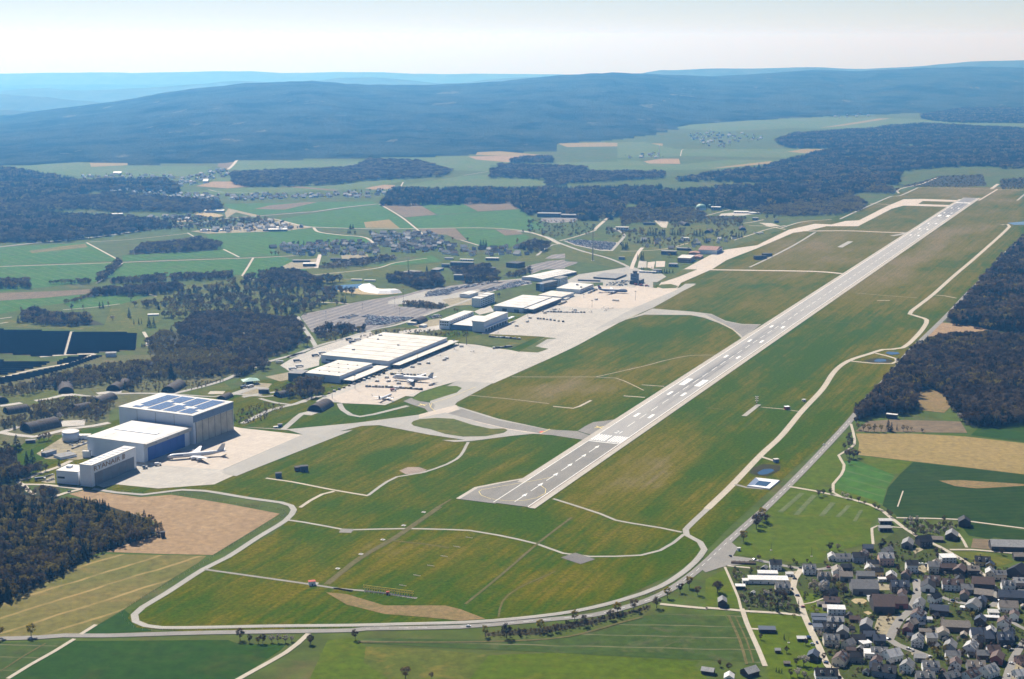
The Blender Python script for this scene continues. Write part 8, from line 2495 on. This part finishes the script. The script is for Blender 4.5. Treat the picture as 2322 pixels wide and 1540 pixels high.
# ================================================================== aircraft
flat('air_white', (0.60, 0.60, 0.61), 0.35, 0.5, var=0.03)
flat('air_grey', (0.33, 0.34, 0.36), 0.4, 0.5, var=0.05)
flat('air_blue', (0.025, 0.06, 0.19), 0.35, 0.5, var=0.05)
flat('air_navy', (0.012, 0.018, 0.045), 0.4, 0.5, var=0.05)
flat('air_brown', (0.10, 0.055, 0.03), 0.4, 0.5, var=0.05)
flat('air_red', (0.30, 0.06, 0.07), 0.4, 0.5, var=0.05)
flat('tyre', (0.02, 0.02, 0.02), 0.9, 0.1)


def airliner(name, label, nose, tail, L, span, r, eng, body='air_white', belly=None, fin='air_white', fin2=None, hump=False, letter=None, gear=2.2, winglet=None):
    """nose and tail are ground points below them; local x runs from nose to tail"""
    d = tail - nose
    mid = (nose + tail) / 2
    u = d.normalized()
    st = mid - u * L / 2
    o = empty(name, (st.x, st.y, 0), math.atan2(u.y, u.x), label, 'aircraft')
    zc = r + gear
    prof = [(0, .02, -.25), (.008, .28, -.22), (.022, .55, -.15), (.045, .80, -.08), (.085, .97, 0), (.12, 1, 0), (.62, 1, 0), (.70, .96, .04), (.78, .82, .16), (.86, .60, .33), (.93, .38, .48), (.985, .16, .62), (1, .03, .66)]
    n = 18
    mb = MB()
    rings = [[(t * L, r * k * math.cos(6.2832 * q / n), zc + r * (k * math.sin(6.2832 * q / n) + dz)) for q in range(n)] for t, k, dz in prof]
    for a, b_ in zip(rings, rings[1:]):
        for q in range(n):
            s_ = math.sin(6.2832 * (q + 0.5) / n)
            mb.face([a[q], a[(q + 1) % n], b_[(q + 1) % n], b_[q]], 1 if (belly and s_ < 0.25) else 0)
    fz = mb.build('fuselage', [body, belly or body], o, True)
    if hump:
        mb = MB()
        hp = [(.03, .25, .45), (.06, .5, .62), (.10, .66, .75), (.16, .70, .80), (.24, .66, .78), (.30, .45, .62), (.34, .2, .5)]
        rr = [[(t * L, r * k * 0.95 * math.cos(6.2832 * q / 12), zc + r * (dz + k * 0.85 * math.sin(6.2832 * q / 12))) for q in range(12)] for t, k, dz in hp]
        for a, b_ in zip(rr, rr[1:]):
            for q in range(12):
                mb.face([a[q], a[(q + 1) % 12], b_[(q + 1) % 12], b_[q]])
        mb.build('upper_deck', body, o, True)

    def surf(nm, x0, c0, y0, z0, x1, c1, y1, z1, th, mat, parent=o, vert=False):
        mb = MB()
        A = []
        for (x, c, y, z, t) in ((x0, c0, y0, z0, th), (x1, c1, y1, z1, th * 0.4)):
            for px_, f_ in ((0, 0), (0.35, 1), (1, 0.1), (0.35, -1)):
                A.append((x + px_ * c, y + (f_ * t if vert else 0), z + (0 if vert else f_ * t)))
        for k in range(4):
            j = (k + 1) % 4
            mb.face([A[k], A[j], A[4 + j], A[4 + k]])
        mb.face(A[4:8])
        mb.face(A[3::-1])
        return mb.build(nm, mat, parent)
    hs = span / 2
    for sg in (-1, 1):
        w = surf('wing', .34 * L, .19 * L, sg * r * .5, zc - r * .55, .34 * L + hs * .60, .045 * L, sg * hs, zc - r * .55 + hs * .11, r * .30, 'air_grey' if body != 'air_white' else 'air_white')
        if winglet:
            surf('winglet', .34 * L + hs * .62, .035 * L, sg * hs, zc - r * .55 + hs * .11, .34 * L + hs * .62 + 2.0, .018 * L, sg * (hs + .8), zc - r * .55 + hs * .11 + 3.4, .12, winglet, w)
        surf('tailplane', .865 * L, .085 * L, sg * r * .2, zc + r * .45, .865 * L + hs * .25, .03 * L, sg * hs * .34, zc + r * .45 + hs * .04, r * .12, body)
        for fy in eng:
            y = sg * hs * fy
            xw = .34 * L + (hs * fy) * .60
            zw = zc - r * .55 + hs * fy * .11 - r * .62
            mb = MB()
            R = r * (.50 if len(eng) == 2 else .62)
            pr = [(-.055 * L, .86), (-.05 * L, 1), (-.02 * L, 1), (.01 * L, .72), (.03 * L, .35)]
            for (xa, ka), (xb, kb) in zip(pr, pr[1:]):
                for q in range(12):
                    a0, a1 = 6.2832 * q / 12, 6.2832 * (q + 1) / 12
                    mb.face([(xw + xa, y + R * ka * math.cos(a0), zw + R * ka * math.sin(a0)), (xw + xa, y + R * ka * math.cos(a1), zw + R * ka * math.sin(a1)), (xw + xb, y + R * kb * math.cos(a1), zw + R * kb * math.sin(a1)), (xw + xb, y + R * kb * math.cos(a0), zw + R * kb * math.sin(a0))])
            e = mb.build('engine', 'air_white' if body == 'air_white' else 'air_blue', o, True)
            MB().face([(xw - .05 * L, y + R * .9 * math.cos(6.2832 * q / 12), zw + R * .9 * math.sin(6.2832 * q / 12)) for q in range(12)]).build('intake', 'tyre', e)
            MB().box(xw - .03 * L, xw + .05 * L, y - .2, y + .2, zw, zw + r * .6).build('pylon', 'air_grey', e)
        mb = MB()
        for xx in (.50, .53):
            mb.tube((xx * L, sg * r * .85 - .5, .65), (xx * L, sg * r * .85 + .5, .65), .65, .65, 8)
        mb.tube((.515 * L, sg * r * .85, .6), (.505 * L, sg * r * .8, zc - r * .4), .25, .25, 5)
        mb.build('main_gear', 'tyre', o)
    f_ = surf('fin', .82 * L, .13 * L, 0, zc + r * .62, .925 * L, .055 * L, 0, zc + r * .62 + L * .125, r * .10, fin, vert=True)
    if fin2:
        surf('fin_band', .855 * L, .09 * L, 0, zc + r * .62 + L * .04, .905 * L, .06 * L, 0, zc + r * .62 + L * .095, r * .13, fin2, f_, True)
    mb = MB()
    mb.tube((.085 * L, -.5, .5), (.085 * L, .5, .5), .5, .5, 8)
    mb.tube((.085 * L, 0, .5), (.08 * L, 0, zc - r * .7), .18, .18, 5)
    mb.build('nose_gear', 'tyre', o)
    mb = MB()
    for sg in (-1, 1):
        mb.face([(.022 * L, sg * r * .56, zc + r * .12), (.034 * L, sg * r * .74, zc + r * .10), (.036 * L, sg * r * .62, zc + r * .36), (.026 * L, sg * r * .42, zc + r * .34)][::sg])
    mb.build('cockpit_window', 'glass_dark', o)
    if letter:
        tm = text_mesh('lettering', letter, r * 0.75, 'air_navy', 0.03)
        q = link('lettering', tm, fz)
        q.location = (.22 * L, -r * 1.0, zc + r * .22)
        q.rotation_euler = (math.pi / 2, 0, 0)
    elif body == 'air_white' and not hump and len(eng) == 2:
        MB().box(.10 * L, .26 * L, -r * 1.015, -r * .99, zc + r * .15, zc + r * .5).build('title_band', 'air_blue', fz)
    return o


def gp(u, v, z):
    q = G(u, v, z)
    return Vector((q.x, q.y, 0))


airliner('four_engine_airliner', 'long white four-engine airliner with grey-blue tail by the blue hangar doors', gp(378, 1037.3, 4), gp(515.4, 1018.9, 8), 75.0, 63.0, 2.85, (0.34, 0.66), fin='air_white')
airliner('cargo_jumbo', 'white cargo jumbo with bulging upper deck and pale blue fin among containers', gp(888.3, 855.5, 5), gp(987, 857.5, 8), 70.0, 62.0, 3.3, (0.40, 0.70), fin='air_grey', hump=True, gear=2.6)
airliner('twin_jet', 'white twin-engine jet with dark brown fin seen from behind', gp(889.8, 893.8, 4), gp(855.5, 905.0, 6), 39.5, 35.5, 1.95, (0.34,), fin='air_navy', fin2='air_brown', winglet='air_navy')
airliner('blue_jumbo', 'white-topped airliner with blue belly and red-blue fin at the terminal', gp(1423, 661.4, 4), gp(1353.5, 654.5, 8), 66.0, 60.0, 3.3, (0.40, 0.70), belly='air_blue', fin='air_blue', fin2='air_red', hump=True, gear=2.4)
airliner('small_jet', 'small white jet parked on the grass by an overgrown shelter', gp(1733, 529.5, 2), gp(1708, 528.5, 3), 28, 26, 1.6, (0.36,), gear=1.5)

# ================================================================== vehicles
CARS = [('white', (0.55, 0.55, 0.55)), ('silver', (0.33, 0.34, 0.35)), ('black', (0.014, 0.014, 0.016)), ('grey', (0.09, 0.095, 0.10)), ('blue', (0.02, 0.045, 0.13)), ('red', (0.22, 0.02, 0.02))]
CAR_ME = []
for nm, c in CARS:
    flat('car_' + nm, c, 0.3, 0.5, var=0.03)
    mb = MB()
    prof = [(-2.15, .35), (2.15, .35), (2.2, .78), (1.25, .95), (.65, 1.42), (-1.1, 1.45), (-1.9, 1.0), (-2.2, .9)]
    for sg, w in ((-1, .86), (1, .86)):
        mb.face([(x, sg * w, z) for x, z in (prof if sg < 0 else prof[::-1])], 0)
    for (x0, z0), (x1, z1) in zip(prof, prof[1:] + prof[:1]):
        gl = (x0, x1) in ((1.25, .65), (-1.1, -1.9))
        mb.face([(x0, .86, z0), (x0, -.86, z0), (x1, -.86, z1), (x1, .86, z1)][::-1], 1 if gl else 0)
    for sg in (-1, 1):
        q = [(1.05, sg * .875, 1.0), (.6, sg * .875, 1.34), (-1.05, sg * .875, 1.36), (-1.6, sg * .875, 1.02)]
        mb.face(q if sg > 0 else q[::-1], 1)
        for x in (-1.35, 1.4):
            mb.tube((x, sg * .7, .33), (x, sg * .9, .33), .33, .33, 8, 2)
    CAR_ME.append(mb.mesh('parked_car', ['car_' + nm, 'window_glass', 'tyre']))
# darker mix, as in the photograph
CW = [5, 4, 6, 5, 3, 1]
car_n = 0
LEFT = []


def car(p, az, where, group, z=0.45, pick=None):
    global car_n
    i = pick if pick is not None else random.choices(range(6), CW)[0]
    if car_n >= 300:
        LEFT.append((p.x, p.y, az, i))
        return
    car_n += 1
    o = link('parked_car', CAR_ME[i])
    o.location = (p.x, p.y, z)
    o.rotation_euler = (0, 0, az)
    tag(o, '%s car %s' % (CARS[i][0], where), 'car', '%s cars %s' % (CARS[i][0], where))


def car_block(where, v, l, rot, du, dv, fill, group):
    """rows of parked cars inside the traced outline"""
    P = pts(v, l)
    c = sum(P, Vector()) / len(P)
    R = max((p - c).length for p in P)
    ca, sa = math.cos(rot), math.sin(rot)
    j = -R
    row = 0
    while j < R:
        i = -R
        while i < R:
            x, y = c.x + i * ca - j * sa, c.y + i * sa + j * ca
            if in_poly(np.array([x]), np.array([y]), P)[0] and random.random() < fill:
                car(Vector((x, y, 0)), rot + math.pi / 2 + random.choice((0, math.pi)) + random.uniform(-.04, .04), where, group)
            i += du
        row += 1
        j += 5.4 if row % 2 else dv
    return


RROT = RW_ANG
for v, x, y, az, i, where in (('M', 841, 632, 0.0, 0, 'driving along the public road below the airfield'), ('V', 1558, 452, 1.6, 0, 'parked beside the tall charcoal-roofed house'), ('V', 1580, 452, 1.6, 0, 'parked beside the tall charcoal-roofed house'), ('V', 1612, 455, 0.3, 0, 'at the cream house gate'),
                              ('V', 750, 985, 0.1, 4, 'next to the striped carport'), ('V', 752, 994, 0.1, 4, 'next to the striped carport'), ('V', 780, 1038, 0.0, 1, 'on the grass by the lower lane'), ('V', 1897, 418, -0.7, 2, 'on the upper lane'), ('V', 1950, 450, -0.7, 3, 'on the upper lane by the meadow'), ('V', 1480, 1072, -0.5, 0, 'van-like on the curved street'), ('V', 2230, 1078, 0.2, 1, 'at the lower right street'), ('V', 895, 478, 0.2, 5, 'before the dense house row'), ('V', 2190, 1060, 0.2, 1, 'by the hedge of the lower street'),
                              ('L', 456, 192, 0.3, 2, 'on the track beside the ploughed field'), ('R', 862, 675, 1.0, 0, 'on the public road by the forest')):
    car(gv(v, x, y), az, where, '', 0.6, i)
for k in range(3):
    car(gv('Y', 575 + 40 * k, 1222 - 12 * k), 0.4, 'in the small lot beside the annex', '', 0.5)
    car(gv('Y', 600 + 30 * k, 1275 - 10 * k), 0.4, 'in the small lot beside the annex', '', 0.5)
for k in range(16):
    car(gv('Y', 905 + 14 * k, 872 - 5.5 * k), 1.0, 'in the row before the blue door hangar', '', 0.5)
for x, y in ((880, 825), (905, 832), (960, 790), (1000, 790), (1040, 792), (960, 808), (530, 895), (855, 905), (1010, 755), (1035, 757), (945, 750)):
    car(gv('Y', x, y), random.uniform(0, 3), 'scattered on the hangar car park', '', 0.5)
HB = [(q.location, q['label']) for q in col.objects if q.get('category') in ('house', 'barn') and q.location.y < 1750]
CL = [q for mt, w, v, l in ROADS if v == 'V' and w >= 6 for q in smooth_line(pts(v, l), 5)]
for k in range(26):
    q = CL[(k * 37) % len(CL)]
    if any((h_[0].xy - q.xy).length < 6 for h_ in HB):
        continue
    w = min(HB, key=lambda h_: (h_[0].xy - q.xy).length)[1].split()[:9]
    car(q + Vector((random.uniform(-2, 2), 0, 0)), random.uniform(0, 3.1), 'by the ' + ' '.join(w), '', 0.6)
car_block('packed in rows on the lower car park', 'N', [(960, 795), (1000, 700), (920, 690), (1000, 660), (1200, 690), (1640, 700), (1500, 740), (1200, 800), (1060, 800)], RROT - 0.02, 2.7, 7, 0.95, 'a')
car_block('at the left end of the lower car park', 'N', [(580, 715), (640, 690), (860, 655), (900, 690), (740, 735), (700, 712)], RROT, 2.9, 9, 0.55, 'b')
car_block('packed in rows beside the terminal offices', 'X', [(1180, 820), (1420, 760), (1720, 680), (1900, 710), (1700, 760), (1280, 830)], RROT, 2.8, 8, 0.95, 'c')
car_block('packed along the upper car park', 'X', [(480, 890), (520, 825), (740, 790), (1000, 750), (1400, 705), (1180, 745), (900, 800), (800, 860)], RROT, 2.8, 8, 0.93, 'd')
car_block('on the pale car park by the tall mast', 'D', [(240, 425), (330, 418), (575, 438), (540, 485), (470, 485), (310, 452)], 0.6, 2.9, 9, 0.9, 'e')
car_block('on the service yard before the control tower', 'K', [(1480, 525), (1560, 480), (1850, 440), (1880, 520), (1700, 545)], 0.5, 3.5, 9, 0.5, 'f')
car_block('on the company lot above the left shelters', 'C', [(235, 560), (310, 545), (345, 560), (260, 575)], RROT, 3.2, 8, 0.8, 'g')
mb = MB()
if LEFT:
    vv, ff, mm = [], [], []
    me0 = [([tuple(q.co) for q in m_.vertices], [tuple(p_.vertices) for p_ in m_.polygons], [p_.material_index for p_ in m_.polygons]) for m_ in CAR_ME]
    for x, y, az, i in LEFT:
        c_, s_ = math.cos(az), math.sin(az)
        n0 = len(vv)
        vs_, fs_, ms_ = me0[i]
        vv += [(x + a * c_ - b_ * s_, y + a * s_ + b_ * c_, z + 0.45) for a, b_, z in vs_]
        ff += [tuple(n0 + k for k in f_) for f_ in fs_]
        mm += [i if q == 0 else 5 + q for q in ms_]
    me = bpy.data.meshes.new('parked_cars')
    me.from_pydata(vv, [], ff)
    for nm, c in CARS:
        me.materials.append(MATS['car_' + nm])
    me.materials.append(MATS['window_glass'])
    me.materials.append(MATS['tyre'])
    me.polygons.foreach_set('material_index', mm)
    tag(link('parked_cars', me), 'mass of cars filling the airport car parks', 'cars', kind='stuff')
print('cars', car_n, len(LEFT))

# trucks, containers, apron equipment
flat('truck_white', (0.52, 0.52, 0.52), 0.5, 0.3, var=0.05)
flat('truck_blue', (0.03, 0.05, 0.10), 0.5, 0.3, var=0.05)
flat('truck_red', (0.30, 0.10, 0.10), 0.5, 0.3, var=0.05)
flat('crate_tan', (0.24, 0.21, 0.13), 0.8, 0.2, var=0.15)
flat('gear_dark', (0.06, 0.06, 0.055), 0.8, 0.2, var=0.2)


def truck(p, az, mat, label, group=None, L=13.0):
    o = empty('truck', p, az, label, 'truck', group)
    MB().box(-L / 2, L / 2 - 2.6, -1.25, 1.25, 1.1, 3.9).build('cargo_body', mat, o)
    mb = MB()
    mb.box(L / 2 - 2.3, L / 2, -1.2, 1.2, 0.6, 3.0)
    cb = mb.build('cab', 'truck_white', o)
    MB().box(L / 2 - 0.5, L / 2 + 0.04, -1.05, 1.05, 1.7, 2.7).build('windscreen', 'glass_dark', cb)
    for x in (-L / 2 + 1.5, -L / 2 + 2.8, L / 2 - 1.2):
        MB().tube((x, -1.25, .5), (x, 1.25, .5), .5, .5, 8).build('axle', 'tyre', o)
    return o


for v, x, y, az, mt, lab in (('B', 640, 418, 0.5, 'truck_blue', 'dark truck at the corner of the biggest cargo hall'), ('B', 700, 395, 0.5, 'truck_white', 'white truck on the cargo yard'), ('B', 935, 275, 0.55, 'truck_blue', 'dark truck behind the biggest cargo hall'), ('B', 1010, 278, 0.5, 'truck_white', 'white truck behind the biggest cargo hall'),
                             ('B', 965, 300, 0.55, 'truck_blue', 'second dark truck behind the biggest cargo hall'), ('B', 480, 465, 0.3, 'truck_blue', 'dark box truck by the cargo gate'), ('B', 500, 512, 0.4, 'truck_white', 'white trailer on the yard bank'), ('B', 440, 535, 0.4, 'truck_white', 'second white trailer on the yard bank'),
                             ('B', 70, 690, 1.0, 'truck_white', 'white truck backed to the fuel station roof'), ('B', 10, 695, 1.0, 'truck_blue', 'dark truck backed to the fuel station roof'), ('A', 265, 838, 0.4, 'truck_blue', 'dark trailer beside the annex lot'), ('C', 300, 555, 0.6, 'truck_white', 'white truck on the company lot'),
                             ('B', 325, 476, 0.5, 'truck_white', 'white lorry driving on the access road'), ('C', 1275, 425, 0.55, 'truck_white', 'white bus beside the terminal')):
    truck(gv(v, x, y, 0.55), az, mt, lab)
# fuel station roof
o = empty('fuel_station', gv('B', 70, 660), 0.4, 'pale green pyramid roof of the fuel station', 'fuel station')
mb = MB()
for a in range(4):
    q = [(13, 9), (-13, 9), (-13, -9), (13, -9)]
    (x0, y0), (x1, y1) = q[a], q[(a + 1) % 4]
    mb.face([(x0, y0, 6), (x1, y1, 6), (0, 0, 10)])
mb.build('canopy_roof', 'dome_green', o)
for x in (-10, 10):
    for y in (-6, 6):
        MB().box(x - .4, x + .4, y - .4, y + .4, 0, 6).build('post', 'panel_white', o)
MB().box(-5, 5, 2, 8, 0, 5).build('kiosk', 'dark_wall', o)

mb = MB()
mb.box(-1.6, 1.6, -1.2, 1.2, .55, 2.2, 0)
mb.box(-1.7, 1.7, -1.3, 1.3, .3, .55, 1)
for x in (-1.2, 1.2):
    mb.tube((x, -1.2, .3), (x, 1.2, .3), .3, .3, 6, 1)
ULD = [mb.mesh('cargo_container', [c, 'tyre']) for c in ('crate_tan', 'truck_white', 'steel', 'gear_dark')]


def box_row(lab, v, l, n, grp, z=0.6):
    P = pts(v, l, z)
    for k in range(n):
        t = k / max(1, n - 1) * (len(P) - 1)
        i = min(int(t), len(P) - 2)
        p = P[i].lerp(P[i + 1], t - i)
        o = link('cargo_container', random.choice(ULD))
        o.location = p + Vector((random.uniform(-.5, .5), random.uniform(-.8, .8), 0))
        o.rotation_euler = (0, 0, random.uniform(-.15, .15) + 0.1)
        o.scale = (1.25, 1.25, random.choice((1.0, 1.25, 1.45)))
        tag(o, lab, 'container', grp)


box_row('cargo container in the row before the white twin jet', 'B', [(1090, 685), (1270, 692), (1430, 700), (1570, 712)], 20, 'containers before the twin jet')
box_row('cargo container in the row behind the cargo jumbo', 'B', [(1305, 578), (1420, 582), (1600, 588)], 13, 'containers behind the jumbo')
box_row('empty dolly standing along the dock of the smaller cargo hall', 'B', [(760, 745), (1000, 655), (1240, 570)], 12, 'dollies along the dock')
box_row('dolly in the long lines on the passenger apron', 'K', [(400, 985), (740, 995), (1120, 1000)], 16, 'dollies on the passenger apron')
box_row('baggage cart in the line beside the blue airliner', 'K', [(1200, 660), (1340, 600)], 8, 'carts by the blue airliner')
box_row('baggage cart in the line below the lean-to hall', 'K', [(680, 865), (800, 815)], 7, 'carts by the lean-to hall')
box_row('pallet trailer on the lower holding lot', 'C', [(730, 798), (800, 790), (860, 785)], 9, 'trailers on the lower holding lot')
box_row('pallet trailer on the upper holding lot', 'C', [(700, 712), (800, 718), (920, 728)], 16, 'trailers on the upper holding lot')
box_row('dolly in the dotted line before the cube hall', 'C', [(1060, 575), (1140, 582), (1250, 598)], 8, 'dollies before the cube hall')
MARKS = [('beside the cargo jumbo', 'B', 1480, 600), ('before the smaller cargo hall', 'B', 1180, 580), ('before the long canopy', 'B', 1560, 470), ('at the far end of the long canopy', 'B', 1800, 400), ('near the corner floodlight', 'B', 1960, 340), ('before the cube hall', 'C', 900, 610), ('before the lean-to hall', 'K', 560, 960), ('on the middle of the passenger apron', 'K', 920, 950), ('by the blue airliner', 'K', 1650, 740), ('in the stairs park', 'K', 1500, 945), ('near the terminal wing', 'K', 1250, 800)]


def near(p):
    return min(MARKS, key=lambda q: (gv(*q[1:]) - p).length)[0]


# high loaders, stairs, tugs: platform on scissor legs with a cab
mb = MB()
mb.box(-3.6, 3.6, -1.5, 1.5, .5, 1.0, 0)
mb.box(-3.6, 2.2, -1.5, 1.5, 2.9, 3.3, 1)
for sg in (-1, 1):
    mb.tube((-3, sg * 1.3, 1), (2, sg * 1.3, 2.9), .15, .15, 4, 2)
    mb.tube((2, sg * 1.3, 1), (-3, sg * 1.3, 2.9), .15, .15, 4, 2)
mb.box(2.4, 3.6, -1.2, .4, 1.0, 3.0, 1)
for x in (-2.6, 2.6):
    mb.tube((x, -1.5, .5), (x, 1.5, .5), .5, .5, 8, 2)
LOADER = mb.mesh('cargo_loader', ['steel', 'truck_white', 'gear_dark'])
mb = MB()
for k in range(7):
    mb.box(-3 + k * .8, -2.2 + k * .8, -.9, .9, .5 + k * .5, .8 + k * .5, 0)
mb.box(2.5, 4, -1, 1, 3.6, 3.9, 0)
for x in (-2.5, 2.8):
    mb.tube((x, -1, .4), (x, 1, .4), .4, .4, 8, 1)
mb.tube((2.8, -.8, .5), (3.4, -.8, 3.7), .12, .12, 4, 1)
mb.tube((2.8, .8, .5), (3.4, .8, 3.7), .12, .12, 4, 1)
STAIR = mb.mesh('boarding_stairs', ['truck_white', 'gear_dark'])
for nm, me, lab, cat, l in (
        ('cargo_loader', LOADER, 'cargo loader', 'loader', [('B', 1180, 640), ('B', 1265, 608), ('B', 1280, 640), ('B', 1370, 660), ('B', 1490, 515), ('B', 1550, 488), ('B', 1630, 482), ('B', 1790, 440), ('B', 1770, 452), ('B', 1920, 335), ('C', 1000, 570), ('C', 900, 630), ('C', 980, 598), ('K', 600, 950), ('K', 960, 960), ('K', 430, 1010), ('B', 1150, 580), ('B', 1650, 672), ('K', 1330, 775), ('K', 1640, 790), ('K', 1700, 795)]),
        ('boarding_stairs', STAIR, 'boarding stairs', 'stairs', [('B', 1380, 550), ('B', 1720, 412), ('B', 1335, 640), ('C', 750, 680), ('K', 890, 945), ('K', 1225, 990), ('K', 540, 945), ('K', 660, 945), ('K', 1440, 920), ('K', 1520, 935), ('K', 1600, 930), ('K', 1490, 965), ('B', 2015, 378), ('B', 1545, 640)])):
    for v, x, y in l:
        o = link(nm, me)
        o.location = gv(v, x, y, 0.6)
        o.rotation_euler = (0, 0, random.uniform(-.6, .9))
        tag(o, lab + ' ' + near(o.location), cat, lab + ' ' + near(o.location))
truck(gv('B', 1322, 722, 0.6), 0.1, 'truck_red', 'red tank truck by the container row', L=9)
truck(gv('B', 1352, 705, 0.6), 0.5, 'truck_white', 'white box van by the red tank truck', L=7)
truck(gv('A', 1040, 742, 0.6), 0.3, 'truck_white', 'white tug in the shade before the blue doors', L=8)
truck(gv('A', 955, 762, 0.6), 0.1, 'truck_blue', 'dark service van on the grass corner of the hangar apron', L=6)
for k, (x, y) in enumerate(((1370, 288), (1400, 290), (1800, 320), (1840, 325), (1880, 330))):
    truck(gv('C', x + 330, y + 5, 0.6) if k < 2 else gv('C', x, y, 0.6), 0.1, 'truck_red' if k > 1 else 'truck_white', 'fire engine in the row below the control tower' if k > 1 else 'white airport truck left of the control tower', 'trucks by the control tower %d' % (k > 1), 9)

# fences along the perimeter: posts with two rails
def fence(label, v, l, step=9.0):
    P = smooth_line(pts(v, l), 9)
    o = empty('perimeter_fence', P[0], 0, label, 'fence')
    mb = MB()
    acc = 0
    for i in range(len(P) - 1):
        a, b_ = P[i] - P[0], P[i + 1] - P[0]
        d = (b_ - a)
        if d.length < .05:
            continue
        n_ = Vector((-d.y, d.x, 0)).normalized() * .04
        for z in (.9, 2.1):
            mb.face([a - n_ + Vector((0, 0, z)), b_ - n_ + Vector((0, 0, z)), b_ - n_ + Vector((0, 0, z + .12)), a - n_ + Vector((0, 0, z + .12))])
    mb.build('rail', 'steel', o)
    mb = MB()
    for i in range(0, len(P)):
        a = P[i] - P[0]
        mb.box(a.x - .07, a.x + .07, a.y - .07, a.y + .07, 0, 2.3)
    q = mb.build('fence_posts', 'fascia', o)
    q['kind'] = 'stuff'


fence('thin perimeter fence along the ploughed field', 'L', [(620, 166), (760, 188), (930, 202)])
fence('thin perimeter fence on the green bank above the ploughed field', 'L', [(1130, 202), (1350, 235), (1600, 280), (1878, 325), (1700, 440), (1450, 590), (1340, 660), (1100, 800), (830, 955), (805, 1010), (880, 1085), (1000, 1108)])
fence('thin perimeter fence between ring road and public road', 'L', [(1000, 1105), (1300, 1100), (1800, 1092), (2322, 1088), ('M', 500, 626), (830, 620), (1100, 598), (1400, 560), (1650, 503), (1850, 438), (1990, 350), (2075, 265)])

# trees that share a label: say which building each stands by
hl = [(q.location, q['label']) for q in col.objects if q.type == 'EMPTY' and q.get('category') in ('house', 'barn', 'building', 'shed', 'hangar', 'warehouse', 'shelter', 'tower', 'tank', 'hut')]
for q in list(col.objects):
    t = q.get('label', '')
    for e in (' in the village gardens', ' clipped slim beside the village lanes', ' in dark clumps on the airport land side', ' near the hangar car park', ' by the airport village', ' around the forest lodge'):
        if t.endswith(e):
            w = min(hl, key=lambda h_: (h_[0] - q.location).length)[1].split()[:10]
            while w[-1] in ('with', 'the', 'of', 'on', 'in', 'by', 'a', 'at', 'its', 'and', 'to', 'two', 'below', 'beside', 'behind', 'under'):
                w.pop()
            q['label'] = t[:-len(e)] + ' beside the ' + ' '.join(w)
# ================================================================== the air
HAZE = True
if HAZE:
    hm = bpy.data.materials.new('haze')
    hm.use_nodes = True
    hn = NT(hm)
    hn.n.clear()
    pv = hn.new('ShaderNodeVolumePrincipled')
    pv.inputs['Color'].default_value = (0.14, 0.47, 1.0, 1)
    pv.inputs['Absorption Color'].default_value = (1, 1, 1, 1)
    pv.inputs['Density'].default_value = 0.000071
    pv.inputs['Anisotropy'].default_value = 0.64
    ho = hn.new('ShaderNodeOutputMaterial')
    hn.link(pv.outputs[0], ho.inputs['Volume'])
    MATS['haze'] = hm
    mb = MB()
    mb.box(-30000, 30000, -400, 33500, -460, 640)
    hz = mb.build('haze', 'haze')
    tag(hz, 'thin blue haze lying over the whole plateau and hills', 'haze', kind='stuff')
